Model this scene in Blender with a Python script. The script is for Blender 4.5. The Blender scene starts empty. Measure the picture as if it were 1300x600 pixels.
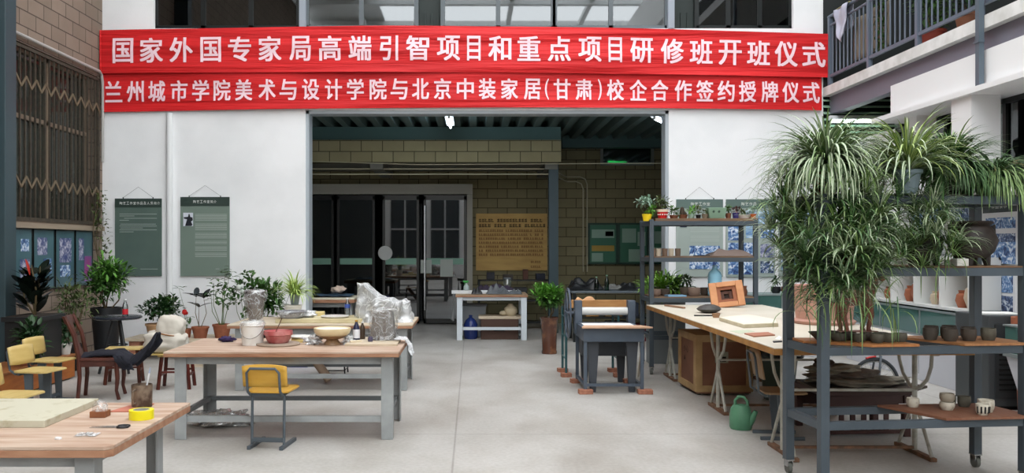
import bpy, bmesh, math, random
from mathutils import Vector, Matrix, noise
SC = bpy.context.scene
COL = SC.collection
F = 1100.0; H = 1.65; PI = math.pi
R = math.radians
rnd = random.Random(7)

def at(px, py, Y): return ((px-600)*Y/F, Y, H-(py-312)*Y/F)
def fl(px, py):
    Y = F*H/(py-312.0)
    return ((px-600)*Y/F, Y, 0.0)
def yz(py, z): return F*(H-z)/(py-312.0)      # distance of a point of known height
def xa(px, Y): return (px-600)*Y/F
def za(py, Y): return H-(py-312)*Y/F

# ------------------------------------------------------------ materials
def lin(c):
    out = []
    for v in c[:3]:
        v /= 255.0
        out.append(v/12.92 if v <= 0.04045 else ((v+0.055)/1.055)**2.4)
    return (*out, 1.0)
_mats = {}
def mat(name, c, rough=.6, metal=0.0, c2=None, scale=6.0, bump=0.0, bscale=40.0, spec=.4, stretch=None,
        alpha=1.0, trans=0.0, emit=None, estr=0.0, detail=5.0, lo=.35, hi=.65, coat=0.0, ior=None, sss=0.0):
    if name in _mats: return _mats[name]
    m = bpy.data.materials.new(name); m.use_nodes = True
    nt = m.node_tree; b = nt.nodes['Principled BSDF']; L = nt.links
    b.inputs['Base Color'].default_value = lin(c)
    b.inputs['Roughness'].default_value = rough
    b.inputs['Metallic'].default_value = metal
    b.inputs['Specular IOR Level'].default_value = spec
    if alpha < 1: b.inputs['Alpha'].default_value = alpha
    if trans: b.inputs['Transmission Weight'].default_value = trans
    if ior: b.inputs['IOR'].default_value = ior
    if coat: b.inputs['Coat Weight'].default_value = coat
    if emit: b.inputs['Emission Color'].default_value = lin(emit); b.inputs['Emission Strength'].default_value = estr
    if c2 or bump:
        tc = nt.nodes.new('ShaderNodeTexCoord'); mp = nt.nodes.new('ShaderNodeMapping')
        L.new(tc.outputs['Object'], mp.inputs['Vector'])
        if stretch: mp.inputs['Scale'].default_value = stretch
    if c2:
        n = nt.nodes.new('ShaderNodeTexNoise'); n.inputs['Scale'].default_value = scale; n.inputs['Detail'].default_value = detail
        L.new(mp.outputs[0], n.inputs['Vector'])
        r = nt.nodes.new('ShaderNodeValToRGB')
        r.color_ramp.elements[0].position = lo; r.color_ramp.elements[1].position = hi
        r.color_ramp.elements[0].color = lin(c); r.color_ramp.elements[1].color = lin(c2)
        L.new(n.outputs['Fac'], r.inputs['Fac']); L.new(r.outputs['Color'], b.inputs['Base Color'])
    if bump:
        n2 = nt.nodes.new('ShaderNodeTexNoise'); n2.inputs['Scale'].default_value = bscale; n2.inputs['Detail'].default_value = 4
        L.new(mp.outputs[0], n2.inputs['Vector'])
        bp = nt.nodes.new('ShaderNodeBump'); bp.inputs['Strength'].default_value = bump; bp.inputs['Distance'].default_value = .01
        L.new(n2.outputs['Fac'], bp.inputs['Height']); L.new(bp.outputs[0], b.inputs['Normal'])
    _mats[name] = m
    return m

def brick_mat(name, c, c2, mortar, axis='XZ', w=.42, h=.205, off=(0, 0), msize=.008, rough=.85):
    m = bpy.data.materials.new(name); m.use_nodes = True
    nt = m.node_tree; b = nt.nodes['Principled BSDF']; L = nt.links
    b.inputs['Roughness'].default_value = rough; b.inputs['Specular IOR Level'].default_value = .2
    tc = nt.nodes.new('ShaderNodeTexCoord'); sp = nt.nodes.new('ShaderNodeSeparateXYZ'); cb = nt.nodes.new('ShaderNodeCombineXYZ')
    L.new(tc.outputs['Object'], sp.inputs[0])
    L.new(sp.outputs[axis[0]], cb.inputs['X']); L.new(sp.outputs[axis[1]], cb.inputs['Y'])
    mp = nt.nodes.new('ShaderNodeMapping'); mp.inputs['Location'].default_value = (off[0], off[1], 0)
    L.new(cb.outputs[0], mp.inputs['Vector'])
    br = nt.nodes.new('ShaderNodeTexBrick')
    br.inputs['Scale'].default_value = 1.0; br.inputs['Brick Width'].default_value = w; br.inputs['Row Height'].default_value = h
    br.inputs['Mortar Size'].default_value = msize; br.inputs['Mortar Smooth'].default_value = .2
    br.inputs['Color1'].default_value = lin(c); br.inputs['Color2'].default_value = lin(c2); br.inputs['Mortar'].default_value = lin(mortar)
    L.new(mp.outputs[0], br.inputs['Vector'])
    n = nt.nodes.new('ShaderNodeTexNoise'); n.inputs['Scale'].default_value = 3.0; n.inputs['Detail'].default_value = 6
    L.new(tc.outputs['Object'], n.inputs['Vector'])
    rp = nt.nodes.new('ShaderNodeValToRGB'); rp.color_ramp.elements[0].color = (.78, .78, .78, 1); rp.color_ramp.elements[1].color = (1.08, 1.08, 1.08, 1)
    L.new(n.outputs['Fac'], rp.inputs['Fac'])
    mx = nt.nodes.new('ShaderNodeMix'); mx.data_type = 'RGBA'; mx.blend_type = 'MULTIPLY'; mx.inputs[0].default_value = 1.0
    L.new(br.outputs['Color'], mx.inputs[6]); L.new(rp.outputs['Color'], mx.inputs[7])
    L.new(mx.outputs[2], b.inputs['Base Color'])
    bp = nt.nodes.new('ShaderNodeBump'); bp.inputs['Strength'].default_value = .5; bp.inputs['Distance'].default_value = .006; bp.invert = True
    L.new(br.outputs['Fac'], bp.inputs['Height']); L.new(bp.outputs[0], b.inputs['Normal'])
    return m

def glass_mat(name, tint=(200, 220, 215), refl=.12, rough=.02, opac=0.0):
    """thin pane: transparent tinted + sharp reflection by fresnel"""
    if name in _mats: return _mats[name]
    m = bpy.data.materials.new(name); m.use_nodes = True
    nt = m.node_tree; nt.nodes.clear(); L = nt.links
    o = nt.nodes.new('ShaderNodeOutputMaterial'); t = nt.nodes.new('ShaderNodeBsdfTransparent'); g = nt.nodes.new('ShaderNodeBsdfGlossy')
    t.inputs['Color'].default_value = lin(tint); g.inputs['Roughness'].default_value = rough
    g.inputs['Color'].default_value = (.95, .98, 1, 1)
    lw = nt.nodes.new('ShaderNodeFresnel'); lw.inputs['IOR'].default_value = 1.5
    ad = nt.nodes.new('ShaderNodeMath'); ad.operation = 'ADD'; ad.inputs[1].default_value = refl; ad.use_clamp = True
    L.new(lw.outputs[0], ad.inputs[0])
    mx = nt.nodes.new('ShaderNodeMixShader'); L.new(ad.outputs[0], mx.inputs[0]); L.new(t.outputs[0], mx.inputs[1]); L.new(g.outputs[0], mx.inputs[2])
    last = mx
    if opac:
        d = nt.nodes.new('ShaderNodeBsdfDiffuse'); d.inputs['Color'].default_value = lin(tint)
        m2 = nt.nodes.new('ShaderNodeMixShader'); m2.inputs[0].default_value = opac
        L.new(mx.outputs[0], m2.inputs[1]); L.new(d.outputs[0], m2.inputs[2]); last = m2
    L.new(last.outputs[0], o.inputs['Surface'])
    _mats[name] = m
    return m

def film_mat(name, c=(225, 228, 228), opac=.45, gloss=.25, rough=.18, nscale=9.0, var=.1):
    """crinkled clear plastic film: partly see-through, with glossy folds"""
    if name in _mats: return _mats[name]
    m = bpy.data.materials.new(name); m.use_nodes = True
    nt = m.node_tree; nt.nodes.clear(); L = nt.links
    o = nt.nodes.new('ShaderNodeOutputMaterial'); t = nt.nodes.new('ShaderNodeBsdfTransparent')
    g = nt.nodes.new('ShaderNodeBsdfGlossy'); g.inputs['Roughness'].default_value = rough
    d = nt.nodes.new('ShaderNodeBsdfDiffuse'); d.inputs['Color'].default_value = lin(c)
    tc = nt.nodes.new('ShaderNodeTexCoord'); n = nt.nodes.new('ShaderNodeTexNoise'); n.inputs['Scale'].default_value = nscale
    n.inputs['Detail'].default_value = 1.5; n.inputs['Distortion'].default_value = 1.0
    L.new(tc.outputs['Object'], n.inputs['Vector'])
    bp = nt.nodes.new('ShaderNodeBump'); bp.inputs['Strength'].default_value = .8; bp.inputs['Distance'].default_value = .02
    L.new(n.outputs['Fac'], bp.inputs['Height'])
    L.new(bp.outputs[0], g.inputs['Normal']); L.new(bp.outputs[0], d.inputs['Normal'])
    # crease lines: where the noise crosses its middle the film is folded and whiter
    n3 = nt.nodes.new('ShaderNodeTexNoise'); n3.inputs['Scale'].default_value = nscale*.8; n3.inputs['Detail'].default_value = 2.5; n3.inputs['Distortion'].default_value = 1.6
    L.new(tc.outputs['Object'], n3.inputs['Vector'])
    sb = nt.nodes.new('ShaderNodeMath'); sb.operation = 'SUBTRACT'; sb.inputs[1].default_value = .5; L.new(n3.outputs['Fac'], sb.inputs[0])
    ab = nt.nodes.new('ShaderNodeMath'); ab.operation = 'ABSOLUTE'; L.new(sb.outputs[0], ab.inputs[0])
    mr = nt.nodes.new('ShaderNodeMapRange'); mr.inputs[1].default_value = 0; mr.inputs[2].default_value = .05
    mr.inputs[3].default_value = min(1, opac+var*3.5); mr.inputs[4].default_value = max(0, opac-var*.5)
    L.new(ab.outputs[0], mr.inputs[0])
    m1 = nt.nodes.new('ShaderNodeMixShader'); L.new(mr.outputs[0], m1.inputs[0]); L.new(t.outputs[0], m1.inputs[1]); L.new(d.outputs[0], m1.inputs[2])
    m2 = nt.nodes.new('ShaderNodeMixShader'); m2.inputs[0].default_value = gloss; L.new(m1.outputs[0], m2.inputs[1]); L.new(g.outputs[0], m2.inputs[2])
    L.new(m2.outputs[0], o.inputs['Surface'])
    _mats[name] = m
    return m

def stripe_leaf(name, edge, mid):
    m = bpy.data.materials.new(name); m.use_nodes = True
    nt = m.node_tree; b = nt.nodes['Principled BSDF']; L = nt.links
    b.inputs['Roughness'].default_value = .45
    uv = nt.nodes.new('ShaderNodeUVMap'); sp = nt.nodes.new('ShaderNodeSeparateXYZ'); L.new(uv.outputs[0], sp.inputs[0])
    r = nt.nodes.new('ShaderNodeValToRGB'); r.color_ramp.interpolation = 'CONSTANT'
    e = r.color_ramp.elements; e[0].position = 0; e[0].color = lin(edge); e[1].position = .3; e[1].color = lin(mid)
    e2 = r.color_ramp.elements.new(.7); e2.color = lin(edge)
    L.new(sp.outputs['X'], r.inputs['Fac']); L.new(r.outputs[0], b.inputs['Base Color'])
    _mats[name] = m
    return m

# ------------------------------------------------------------ mesh builder
class MB:
    def __init__(s, M=None):
        s.bm = bmesh.new(); s.M = M or Matrix(); s.uv = s.bm.loops.layers.uv.new('UVMap')
    def _v(s, p): return s.bm.verts.new(s.M @ Vector(p))
    def face(s, vs, uvs=None, mi=0):
        try: f = s.bm.faces.new(vs)
        except ValueError: return None
        f.material_index = mi
        if uvs:
            for l, u in zip(f.loops, uvs): l[s.uv].uv = u
        return f
    def box(s, x0, y0, z0, x1, y1, z1, mi=0):
        x0, x1 = sorted((x0, x1)); y0, y1 = sorted((y0, y1)); z0, z1 = sorted((z0, z1))
        v = [s._v(p) for p in ((x0,y0,z0),(x1,y0,z0),(x1,y1,z0),(x0,y1,z0),(x0,y0,z1),(x1,y0,z1),(x1,y1,z1),(x0,y1,z1))]
        for q in ((0,3,2,1),(4,5,6,7),(0,1,5,4),(1,2,6,5),(2,3,7,6),(3,0,4,7)): s.face([v[i] for i in q], mi=mi)
        return s
    def cbox(s, c, size, rot=(0, 0, 0), mi=0, top=1.0):
        """centre box, optional taper of its bottom by top factor"""
        from mathutils import Euler
        E = Matrix.Translation(c) @ Euler(rot).to_matrix().to_4x4()
        old = s.M; s.M = old @ E
        a, b, d = size[0]/2, size[1]/2, size[2]/2
        v = [s._v(p) for p in ((-a*top,-b*top,-d),(a*top,-b*top,-d),(a*top,b*top,-d),(-a*top,b*top,-d),(-a,-b,d),(a,-b,d),(a,b,d),(-a,b,d))]
        for q in ((0,3,2,1),(4,5,6,7),(0,1,5,4),(1,2,6,5),(2,3,7,6),(3,0,4,7)): s.face([v[i] for i in q], mi=mi)
        s.M = old
        return s
    def hexa(s, b, t, mi=0):
        """eight-corner solid: bottom four points b, top four points t"""
        v = [s._v(p) for p in list(b)+list(t)]
        for q in ((0,3,2,1),(4,5,6,7),(0,1,5,4),(1,2,6,5),(2,3,7,6),(3,0,4,7)): s.face([v[i] for i in q], mi=mi)
        return s
    def prism(s, pts, h, axis='Z', base=0.0, mi=0):
        """polygon pts (2-D) extruded by h along axis from base"""
        def P(a, b, c):
            return {'Z': (a, b, c), 'Y': (a, c, b), 'X': (c, a, b)}[axis]
        lo = [s._v(P(a, b, base)) for a, b in pts]; hi = [s._v(P(a, b, base+h)) for a, b in pts]
        n = len(pts)
        s.face(lo[::-1], mi=mi); s.face(hi, mi=mi)
        for i in range(n): s.face([lo[i], lo[(i+1) % n], hi[(i+1) % n], hi[i]], mi=mi)
        return s
    def tube(s, pts, r, seg=8, closed=False, caps=True, mi=0, radii=None, flat=1.0):
        pts = [Vector(p) for p in pts]; n = len(pts); rings = []
        prev = None
        for i, p in enumerate(pts):
            a = pts[(i-1) % n] if (closed or i > 0) else p
            b = pts[(i+1) % n] if (closed or i < n-1) else p
            d = (b-a)
            d = d.normalized() if d.length > 1e-9 else Vector((0, 0, 1))
            if prev is None:
                u = d.orthogonal().normalized()
                if abs(d.z) < .95: u = d.cross(Vector((0, 0, 1))).normalized()
            else:
                u = (prev - d*prev.dot(d))
                u = u.normalized() if u.length > 1e-6 else d.orthogonal().normalized()
            prev = u; w = d.cross(u)
            rr = radii[i] if radii else r
            rings.append([s._v(p + (u*math.cos(2*PI*k/seg) + w*math.sin(2*PI*k/seg)*flat)*rr) for k in range(seg)])
        m = n if closed else n-1
        for i in range(m):
            A = rings[i]; B = rings[(i+1) % n]
            for k in range(seg): s.face([A[k], A[(k+1) % seg], B[(k+1) % seg], B[k]], mi=mi)
        if caps and not closed:
            s.face(rings[0][::-1], mi=mi); s.face(rings[-1], mi=mi)
        return s
    def bar(s, a, b, w, h=None, mi=0):
        """square bar between two points; w horizontal, h the other way"""
        a = Vector(a); b = Vector(b); d = (b-a).normalized(); h = h or w
        u = d.cross(Vector((0, 0, 1)))
        u = u.normalized() if u.length > 1e-4 else Vector((1, 0, 0))
        v = u.cross(d).normalized()
        q = [(-1,-1),(1,-1),(1,1),(-1,1)]
        A = [s._v(a+u*x*w/2+v*y*h/2) for x, y in q]; B = [s._v(b+u*x*w/2+v*y*h/2) for x, y in q]
        s.face(A[::-1], mi=mi); s.face(B, mi=mi)
        for k in range(4): s.face([A[k], A[(k+1) % 4], B[(k+1) % 4], B[k]], mi=mi)
        return s
    def lathe(s, prof, c=(0, 0, 0), seg=24, mi=0, sx=1.0, sy=1.0, wob=0.0, seed=0):
        rings = []
        for j, (r, z) in enumerate(prof):
            if r < 1e-6: rings.append([s._v((c[0], c[1], c[2]+z))])
            else:
                ring = []
                for k in range(seg):
                    a = 2*PI*k/seg
                    q = 1+wob*noise.noise(Vector((math.cos(a)*1.5+seed, math.sin(a)*1.5, z*8)))
                    ring.append(s._v((c[0]+r*q*math.cos(a)*sx, c[1]+r*q*math.sin(a)*sy, c[2]+z)))
                rings.append(ring)
        for A, B in zip(rings, rings[1:]):
            if len(A) == 1 and len(B) == 1: continue
            for k in range(seg):
                k2 = (k+1) % seg
                if len(A) == 1: s.face([A[0], B[k2], B[k]][::-1], mi=mi)
                elif len(B) == 1: s.face([A[k], A[k2], B[0]], mi=mi)
                else: s.face([A[k], A[k2], B[k2], B[k]], mi=mi)
        return s
    def sphere(s, c, r, sub=2, mi=0, scale=(1, 1, 1), amp=0, freq=4, seed=0, flatz=None):
        t = bmesh.ops.create_icosphere(s.bm, subdivisions=sub, radius=1.0)
        for v in t['verts']:
            p = v.co.copy(); q = 1
            if amp: q += amp*noise.noise(p*freq+Vector((seed, seed*2, 0)))*1.6
            p = Vector((p.x*r*scale[0]*q, p.y*r*scale[1]*q, p.z*r*scale[2]*q))
            if flatz is not None and p.z < flatz: p.z = flatz
            v.co = s.M @ (Vector(c)+p)
        for v in t['verts']:
            for f in v.link_faces: f.material_index = mi
        return s
    def grid(s, fn, nu, nv, mi=0, uv=True):
        V = [[s._v(fn(i/nu, j/nv)) for i in range(nu+1)] for j in range(nv+1)]
        for j in range(nv):
            for i in range(nu):
                s.face([V[j][i], V[j][i+1], V[j+1][i+1], V[j+1][i]], [(i/nu, j/nv), ((i+1)/nu, j/nv), ((i+1)/nu, (j+1)/nv), (i/nu, (j+1)/nv)], mi)
        return s
    def blade(s, p, az, el, L, w, droop, seg=6, mi=0, twist=0.0, pw=1.0):
        p = Vector(p); st = L/seg; e = el
        side = Vector((-math.sin(az+twist), math.cos(az+twist), 0))
        prev = None
        for i in range(seg+1):
            t = i/seg
            ww = w*(.55+.45*min(1, t*4))*(1-t**3)**.8 if i < seg else w*.03
            d = Vector((math.cos(az)*math.cos(e), math.sin(az)*math.cos(e), math.sin(e)))
            nrm = side.cross(d)
            row = [s._v(p-side*ww/2), s._v(p-nrm*ww*.16), s._v(p+side*ww/2)]
            if prev:
                s.face([prev[0], prev[1], row[1], row[0]], [(0, 0), (.5, 0), (.5, 1), (0, 1)], mi)
                s.face([prev[1], prev[2], row[2], row[1]], [(.5, 0), (1, 0), (1, 1), (.5, 1)], mi)
            prev = row
            p = p + d*st
            e = max(-PI*.49, e - droop*(.35+1.3*t)/seg)
        return s
    def leaf(s, p, d, up, L, w, mi=0, fold=.15, seg=3, curl=.25):
        """one leaf: a folded oval blade from p along d"""
        p = Vector(p); d = Vector(d).normalized(); up = Vector(up)
        side = d.cross(up)
        side = side.normalized() if side.length > 1e-4 else d.orthogonal().normalized()
        n = side.cross(d)
        prev = None
        for i in range(seg+1):
            t = i/seg; ww = w*math.sin(PI*(t*.92+.04))**.7
            c = p+d*L*t-n*curl*L*t*t
            row = [s._v(c-side*ww/2+n*fold*ww), s._v(c), s._v(c+side*ww/2+n*fold*ww)]
            if prev:
                s.face([prev[0], prev[1], row[1], row[0]], mi=mi); s.face([prev[1], prev[2], row[2], row[1]], mi=mi)
            prev = row
        return s
    def build(s, name, m, parent=None, smooth=False, bevel=0.0, bseg=2, loc=None, solid=0.0, sub=0):
        bmesh.ops.recalc_face_normals(s.bm, faces=s.bm.faces[:]) if not getattr(s, 'open', False) else None
        me = bpy.data.meshes.new(name); s.bm.to_mesh(me); s.bm.free()
        for x in (m if isinstance(m, (list, tuple)) else [m]): me.materials.append(x)
        if smooth:
            for p in me.polygons: p.use_smooth = True
            if smooth != 'all':
                me.set_sharp_from_angle(angle=R(40)) if hasattr(me, 'set_sharp_from_angle') else None
        o = bpy.data.objects.new(name, me); COL.objects.link(o)
        if parent is not None: o.parent = parent
        if loc: o.location = loc
        if solid:
            q = o.modifiers.new('Solidify', 'SOLIDIFY'); q.thickness = solid; q.offset = 0
        if bevel:
            q = o.modifiers.new('Bevel', 'BEVEL'); q.width = bevel; q.segments = bseg; q.limit_method = 'ANGLE'; q.angle_limit = R(40)
        if sub:
            q = o.modifiers.new('Subsurf', 'SUBSURF'); q.levels = sub; q.render_levels = sub
        return o

def thing(name, label, cat, loc=(0, 0, 0), rz=0.0, group=None):
    o = bpy.data.objects.new(name, None); COL.objects.link(o); o.empty_display_size = .1
    o.location = loc; o.rotation_euler = (0, 0, rz)
    o['label'] = label; o['category'] = cat
    if group: o['group'] = group
    return o
def tag(o, label, cat, group=None, kind=None):
    o['label'] = label; o['category'] = cat
    if group: o['group'] = group
    if kind: o['kind'] = kind
    return o
def struct(o):
    o['kind'] = 'structure'; return o
def copy_tree(o, parent=None):
    c = o.copy(); COL.objects.link(c); c.parent = parent
    for ch in list(KIDS(o)): copy_tree(ch, c)
    return c
def KIDS(o): return [x for x in bpy.data.objects if x.parent == o]
def dup(root, loc, rz=0.0, label=None, group=None, scale=None):
    kids = list(KIDS(root)); c = root.copy(); COL.objects.link(c)
    for k in kids: copy_tree(k, c)
    c.location = loc; c.rotation_euler = (0, 0, rz)
    if scale: c.scale = (scale,)*3 if not isinstance(scale, tuple) else scale
    if label: c['label'] = label
    if group: c['group'] = group
    return c

def glyphs(chars, places, bold=0):
    """mesh of characters; places = [(cx, cy, w, h)] in a flat plane; returns vertices and faces"""
    V, Fc = [], []
    for ch, (cx, cy, w, h) in zip(chars, places):
        cu = bpy.data.curves.new('t', 'FONT'); cu.body = ch; cu.size = 1.0; cu.resolution_u = 3
        ob = bpy.data.objects.new('t', cu); COL.objects.link(ob)
        dg = bpy.context.evaluated_depsgraph_get()
        me = bpy.data.meshes.new_from_object(ob.evaluated_get(dg))
        xs = [v.co.x for v in me.vertices]; ys = [v.co.y for v in me.vertices]
        if xs:
            x0, x1, y0, y1 = min(xs), max(xs), min(ys), max(ys)
            bmx = bmesh.new(); bmx.from_mesh(me); bmesh.ops.triangulate(bmx, faces=bmx.faces[:])
            bmesh.ops.subdivide_edges(bmx, edges=[e for e in bmx.edges if e.calc_length() > .25], cuts=3); bmesh.ops.triangulate(bmx, faces=bmx.faces[:])
            bmx.to_mesh(me); bmx.free()
            # heavier strokes: the thin letterform laid down four times, slightly shifted
            for dx, dy in (((-bold, -bold*.6), (bold, -bold*.6), (-bold, bold*.6), (bold, bold*.6)) if bold else ((0, 0),)):
                b = len(V)
                for v in me.vertices:
                    V.append((cx+((v.co.x-x0)/max(1e-6, x1-x0)-.5)*w*(1-2*bold)+dx*w, cy+((v.co.y-y0)/max(1e-6, y1-y0)-.5)*h*(1-2*bold)+dy*h))
                for p in me.polygons: Fc.append([b+i for i in p.vertices])
        bpy.data.objects.remove(ob); bpy.data.meshes.remove(me); bpy.data.curves.remove(cu)
    return V, Fc
def glyph_obj(name, V, Fc, fn, m, parent):
    me = bpy.data.meshes.new(name); me.from_pydata([fn(x, y) for x, y in V], [], Fc); me.materials.append(m)
    o = bpy.data.objects.new(name, me); COL.objects.link(o)
    if parent is not None: o.parent = parent
    return o
# ============================================================ camera, light
cam = bpy.data.cameras.new('camera'); camo = bpy.data.objects.new('camera', cam); COL.objects.link(camo)
camo.location = (0, 0, H); camo.rotation_euler = (PI/2, 0, 0)
cam.sensor_width = 36; cam.lens = 36*F/1300; cam.shift_x = 50/1300; cam.shift_y = 12/1300
cam.clip_start = .05; cam.clip_end = 200
SC.camera = camo
SC.view_settings.view_transform = 'Standard'; SC.view_settings.look = 'None'
SC.view_settings.exposure = 1.7; SC.view_settings.gamma = 1.0; SC.view_settings.use_curve_mapping = False
w = bpy.data.worlds.new('sky'); SC.world = w; w.use_nodes = True
bg = w.node_tree.nodes['Background']; bg.inputs[0].default_value = (.95, .975, 1.0, 1); bg.inputs[1].default_value = 1.5
SC.cycles.max_bounces = 8; SC.cycles.diffuse_bounces = 4; SC.cycles.transparent_max_bounces = 16
SC.cycles.caustics_reflective = False; SC.cycles.caustics_refractive = False

YW = 13.5; SW = YW/F
def wx(px): return (px-600)*SW
def wz(py): return H-(py-312)*SW

# ------------------------------------------------------------ materials of the shell
M_white = mat('white_wall_paint', (240, 241, 242), .8, c2=(224, 226, 227), scale=.9, lo=.42, hi=.75, bump=.15, bscale=60)
M_whiter = mat('white_plaster', (226, 226, 226), .75)
M_block_l = brick_mat('tan_block_wall', (146, 130, 116), (134, 119, 106), (84, 74, 66), 'YZ', w=.42, h=.206, off=(.1, .06))
M_block_b = brick_mat('cream_block_wall', (136, 128, 98), (124, 116, 88), (72, 66, 50), 'XZ', w=.42, h=.205, off=(.1, .0))
M_block_i = brick_mat('cream_block_beam', (162, 154, 120), (150, 142, 110), (84, 80, 60), 'XZ', w=.4, h=.205, off=(.1, .055))
M_frame = mat('dark_bronze_frame', (26, 30, 30), .4, .3)
M_steel = mat('blue_grey_steel_paint', (66, 76, 84), .45, c2=(56, 66, 74), scale=3, spec=.5)
M_dsteel = mat('dark_teal_steel_paint', (52, 70, 76), .5)
M_glass = glass_mat('window_glass', (120, 135, 132), .10)
M_glass_d = glass_mat('dark_door_glass', (60, 66, 64), .10)
M_black = mat('black_interior', (16, 17, 17), .9)
M_chrome = mat('stainless_steel', (170, 172, 172), .22, 1.0)
M_dchrome = mat('dim_stainless_steel', (50, 50, 48), .35, .4)
M_alu = mat('aluminium_profile', (150, 160, 160), .4, .6)

# floor ---------------------------------------------------------
fm = bpy.data.materials.new('polished_concrete'); fm.use_nodes = True
nt = fm.node_tree; b = nt.nodes['Principled BSDF']; L = nt.links
b.inputs['Specular IOR Level'].default_value = .35
tc = nt.nodes.new('ShaderNodeTexCoord')
def nz(scale, detail, dist=0, st=None):
    n = nt.nodes.new('ShaderNodeTexNoise'); n.inputs['Scale'].default_value = scale; n.inputs['Detail'].default_value = detail; n.inputs['Distortion'].default_value = dist
    mp = nt.nodes.new('ShaderNodeMapping'); L.new(tc.outputs['Object'], mp.inputs[0])
    if st: mp.inputs['Scale'].default_value = st
    L.new(mp.outputs[0], n.inputs['Vector']); return n
def ramp(n, a, c1, bb, c2):
    r = nt.nodes.new('ShaderNodeValToRGB'); r.color_ramp.elements[0].position = a; r.color_ramp.elements[1].position = bb
    r.color_ramp.elements[0].color = lin(c1); r.color_ramp.elements[1].color = lin(c2); L.new(n.outputs['Fac'], r.inputs['Fac']); return r
def mul(a, bb, f=1.0, mode='MULTIPLY'):
    m = nt.nodes.new('ShaderNodeMix'); m.data_type = 'RGBA'; m.blend_type = mode; m.inputs[0].default_value = f
    L.new(a, m.inputs[6]); L.new(bb, m.inputs[7]); return m.outputs[2]
r1 = ramp(nz(.7, 6, .6), .3, (170, 167, 162), .7, (190, 188, 184))
r2 = ramp(nz(1.6, 9, .3, (1, .6, 1)), .34, (232, 229, 225), .6, (255, 255, 255))
r3 = ramp(nz(30, 4), .3, (238, 237, 235), .7, (255, 255, 255))
col = mul(mul(r1.outputs[0], r2.outputs[0]), r3.outputs[0])
# casting joints every few metres, thin and faint
br = nt.nodes.new('ShaderNodeTexBrick'); br.offset = 0
br.inputs['Scale'].default_value = 1; br.inputs['Brick Width'].default_value = 5.2; br.inputs['Row Height'].default_value = 4.6
br.inputs['Mortar Size'].default_value = .008; br.inputs['Color1'].default_value = (1, 1, 1, 1); br.inputs['Color2'].default_value = (1, 1, 1, 1); br.inputs['Mortar'].default_value = (.72, .71, .7, 1)
mpb = nt.nodes.new('ShaderNodeMapping'); mpb.inputs['Location'].default_value = (.15, 1.6, 0); L.new(tc.outputs['Object'], mpb.inputs[0]); L.new(mpb.outputs[0], br.inputs['Vector'])
col = mul(col, br.outputs['Color'])
L.new(col, b.inputs['Base Color'])
rr = nt.nodes.new('ShaderNodeMapRange'); rr.inputs[3].default_value = .38; rr.inputs[4].default_value = .62
L.new(nz(1.2, 5).outputs['Fac'], rr.inputs[0]); L.new(rr.outputs[0], b.inputs['Roughness'])
m = MB(); m.box(-8, -10, -.2, 9, 22, 0)
struct(m.build('floor', fm))

# left wall ------------------------------------------------------
XL = -5.77
m = MB()
m.box(XL-.3, -9, 0, XL, YW, 1.94).box(XL-.3, -9, 4.25, XL, YW, 9.5)
m.box(XL-.3, -9, 1.94, XL, 9.9, 4.25).box(XL-.3, 13.33, 1.94, XL, YW, 4.25)
struct(m.build('wall_left', M_block_l))
# window behind the grille
wn = bpy.data.objects.new('window_1', None); COL.objects.link(wn); struct(wn); wn.location = (XL-.18, 0, 0)
M_tan = mat('tan_window_frame', (128, 112, 96), .6)
m = MB()
for yy in (9.92, 10.98, 12.05, 13.3): m.box(-.04, yy-.03, 1.94, .04, yy+.03, 4.25)
for zz in (1.97, 3.35, 4.22): m.box(-.04, 9.9, zz-.03, .04, 13.33, zz+.03)
m.build('window_frame', M_tan, wn)
MB().box(-.01, 9.9, 1.94, .0, 13.33, 4.25).build('window_pane', glass_mat('greenish_glass', (120, 126, 116), -.03, opac=.2), wn)
m = MB(); m.open = True
m.grid(lambda u, v: (-.22+.035*math.sin(u*120), 9.9+u*3.43, 1.9+v*2.4), 300, 1)
m.build('curtain', mat('grey_green_curtain', (104, 104, 94), .9), wn, smooth='all')
MB().box(-.5, 9.7, 1.7, -.45, 13.5, 4.4).build('backing', M_black, wn)
MB().box(.1, 9.75, 1.88, .26, 13.4, 1.95).build('window_sill', mat('sill_tan', (150, 136, 118), .8), wn)
# security grille
gr = thing('window_grille', 'rusty brown barred security grille with zigzag bands over the left wall window', 'grille', (XL+.03, 0, 1.97))
M_rust = mat('rusty_brown_bar', (76, 68, 56), .8, .1, c2=(58, 52, 44), scale=20)
y0, y1, gz = 9.95, 13.3, 2.24
MB().box(-.02, y0, 0, .02, y1, .05).box(-.02, y0, gz-.04, .02, y1, gz).box(-.02, y0, 0, .02, y0+.04, gz).box(-.02, y1-.04, 0, .02, y1, gz).build('frame', M_rust, gr)
nb = 26
for k in range(1, nb):
    y = y0+(y1-y0)*k/nb
    MB().box(-.01, y-.011, .05, .01, y+.011, gz-.04).build('bar', M_rust, gr)
for zc in (1.78, .5):
    m = MB()
    for k in range(nb//2):
        ya = y0+(y1-y0)*2*k/nb; yb = y0+(y1-y0)*(2*k+1)/nb; yc = y0+(y1-y0)*(2*k+2)/nb
        m.bar((.02, ya, zc-.07), (.02, yb, zc+.07), .012, .03).bar((.02, yb, zc+.07), (.02, yc, zc-.07), .012, .03)
    m.build('zigzag_band', mat('grille_band', (112, 98, 78), .7), gr)
# conduit along the left wall, down the corner
m = MB(); zc = 4.33
m.tube([(XL+.04, 6, zc), (XL+.04, 13.3, zc), (XL+.04, 13.38, zc-.04), (XL+.04, 13.42, zc-.15), (XL+.04, 13.42, 2.95)], .022, 8)
tag(m.build('conduit_pipe', mat('grey_plastic_pipe', (176, 174, 170), .5), smooth=True), 'thin grey conduit along the tan block wall above the barred window', 'pipe')
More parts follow.
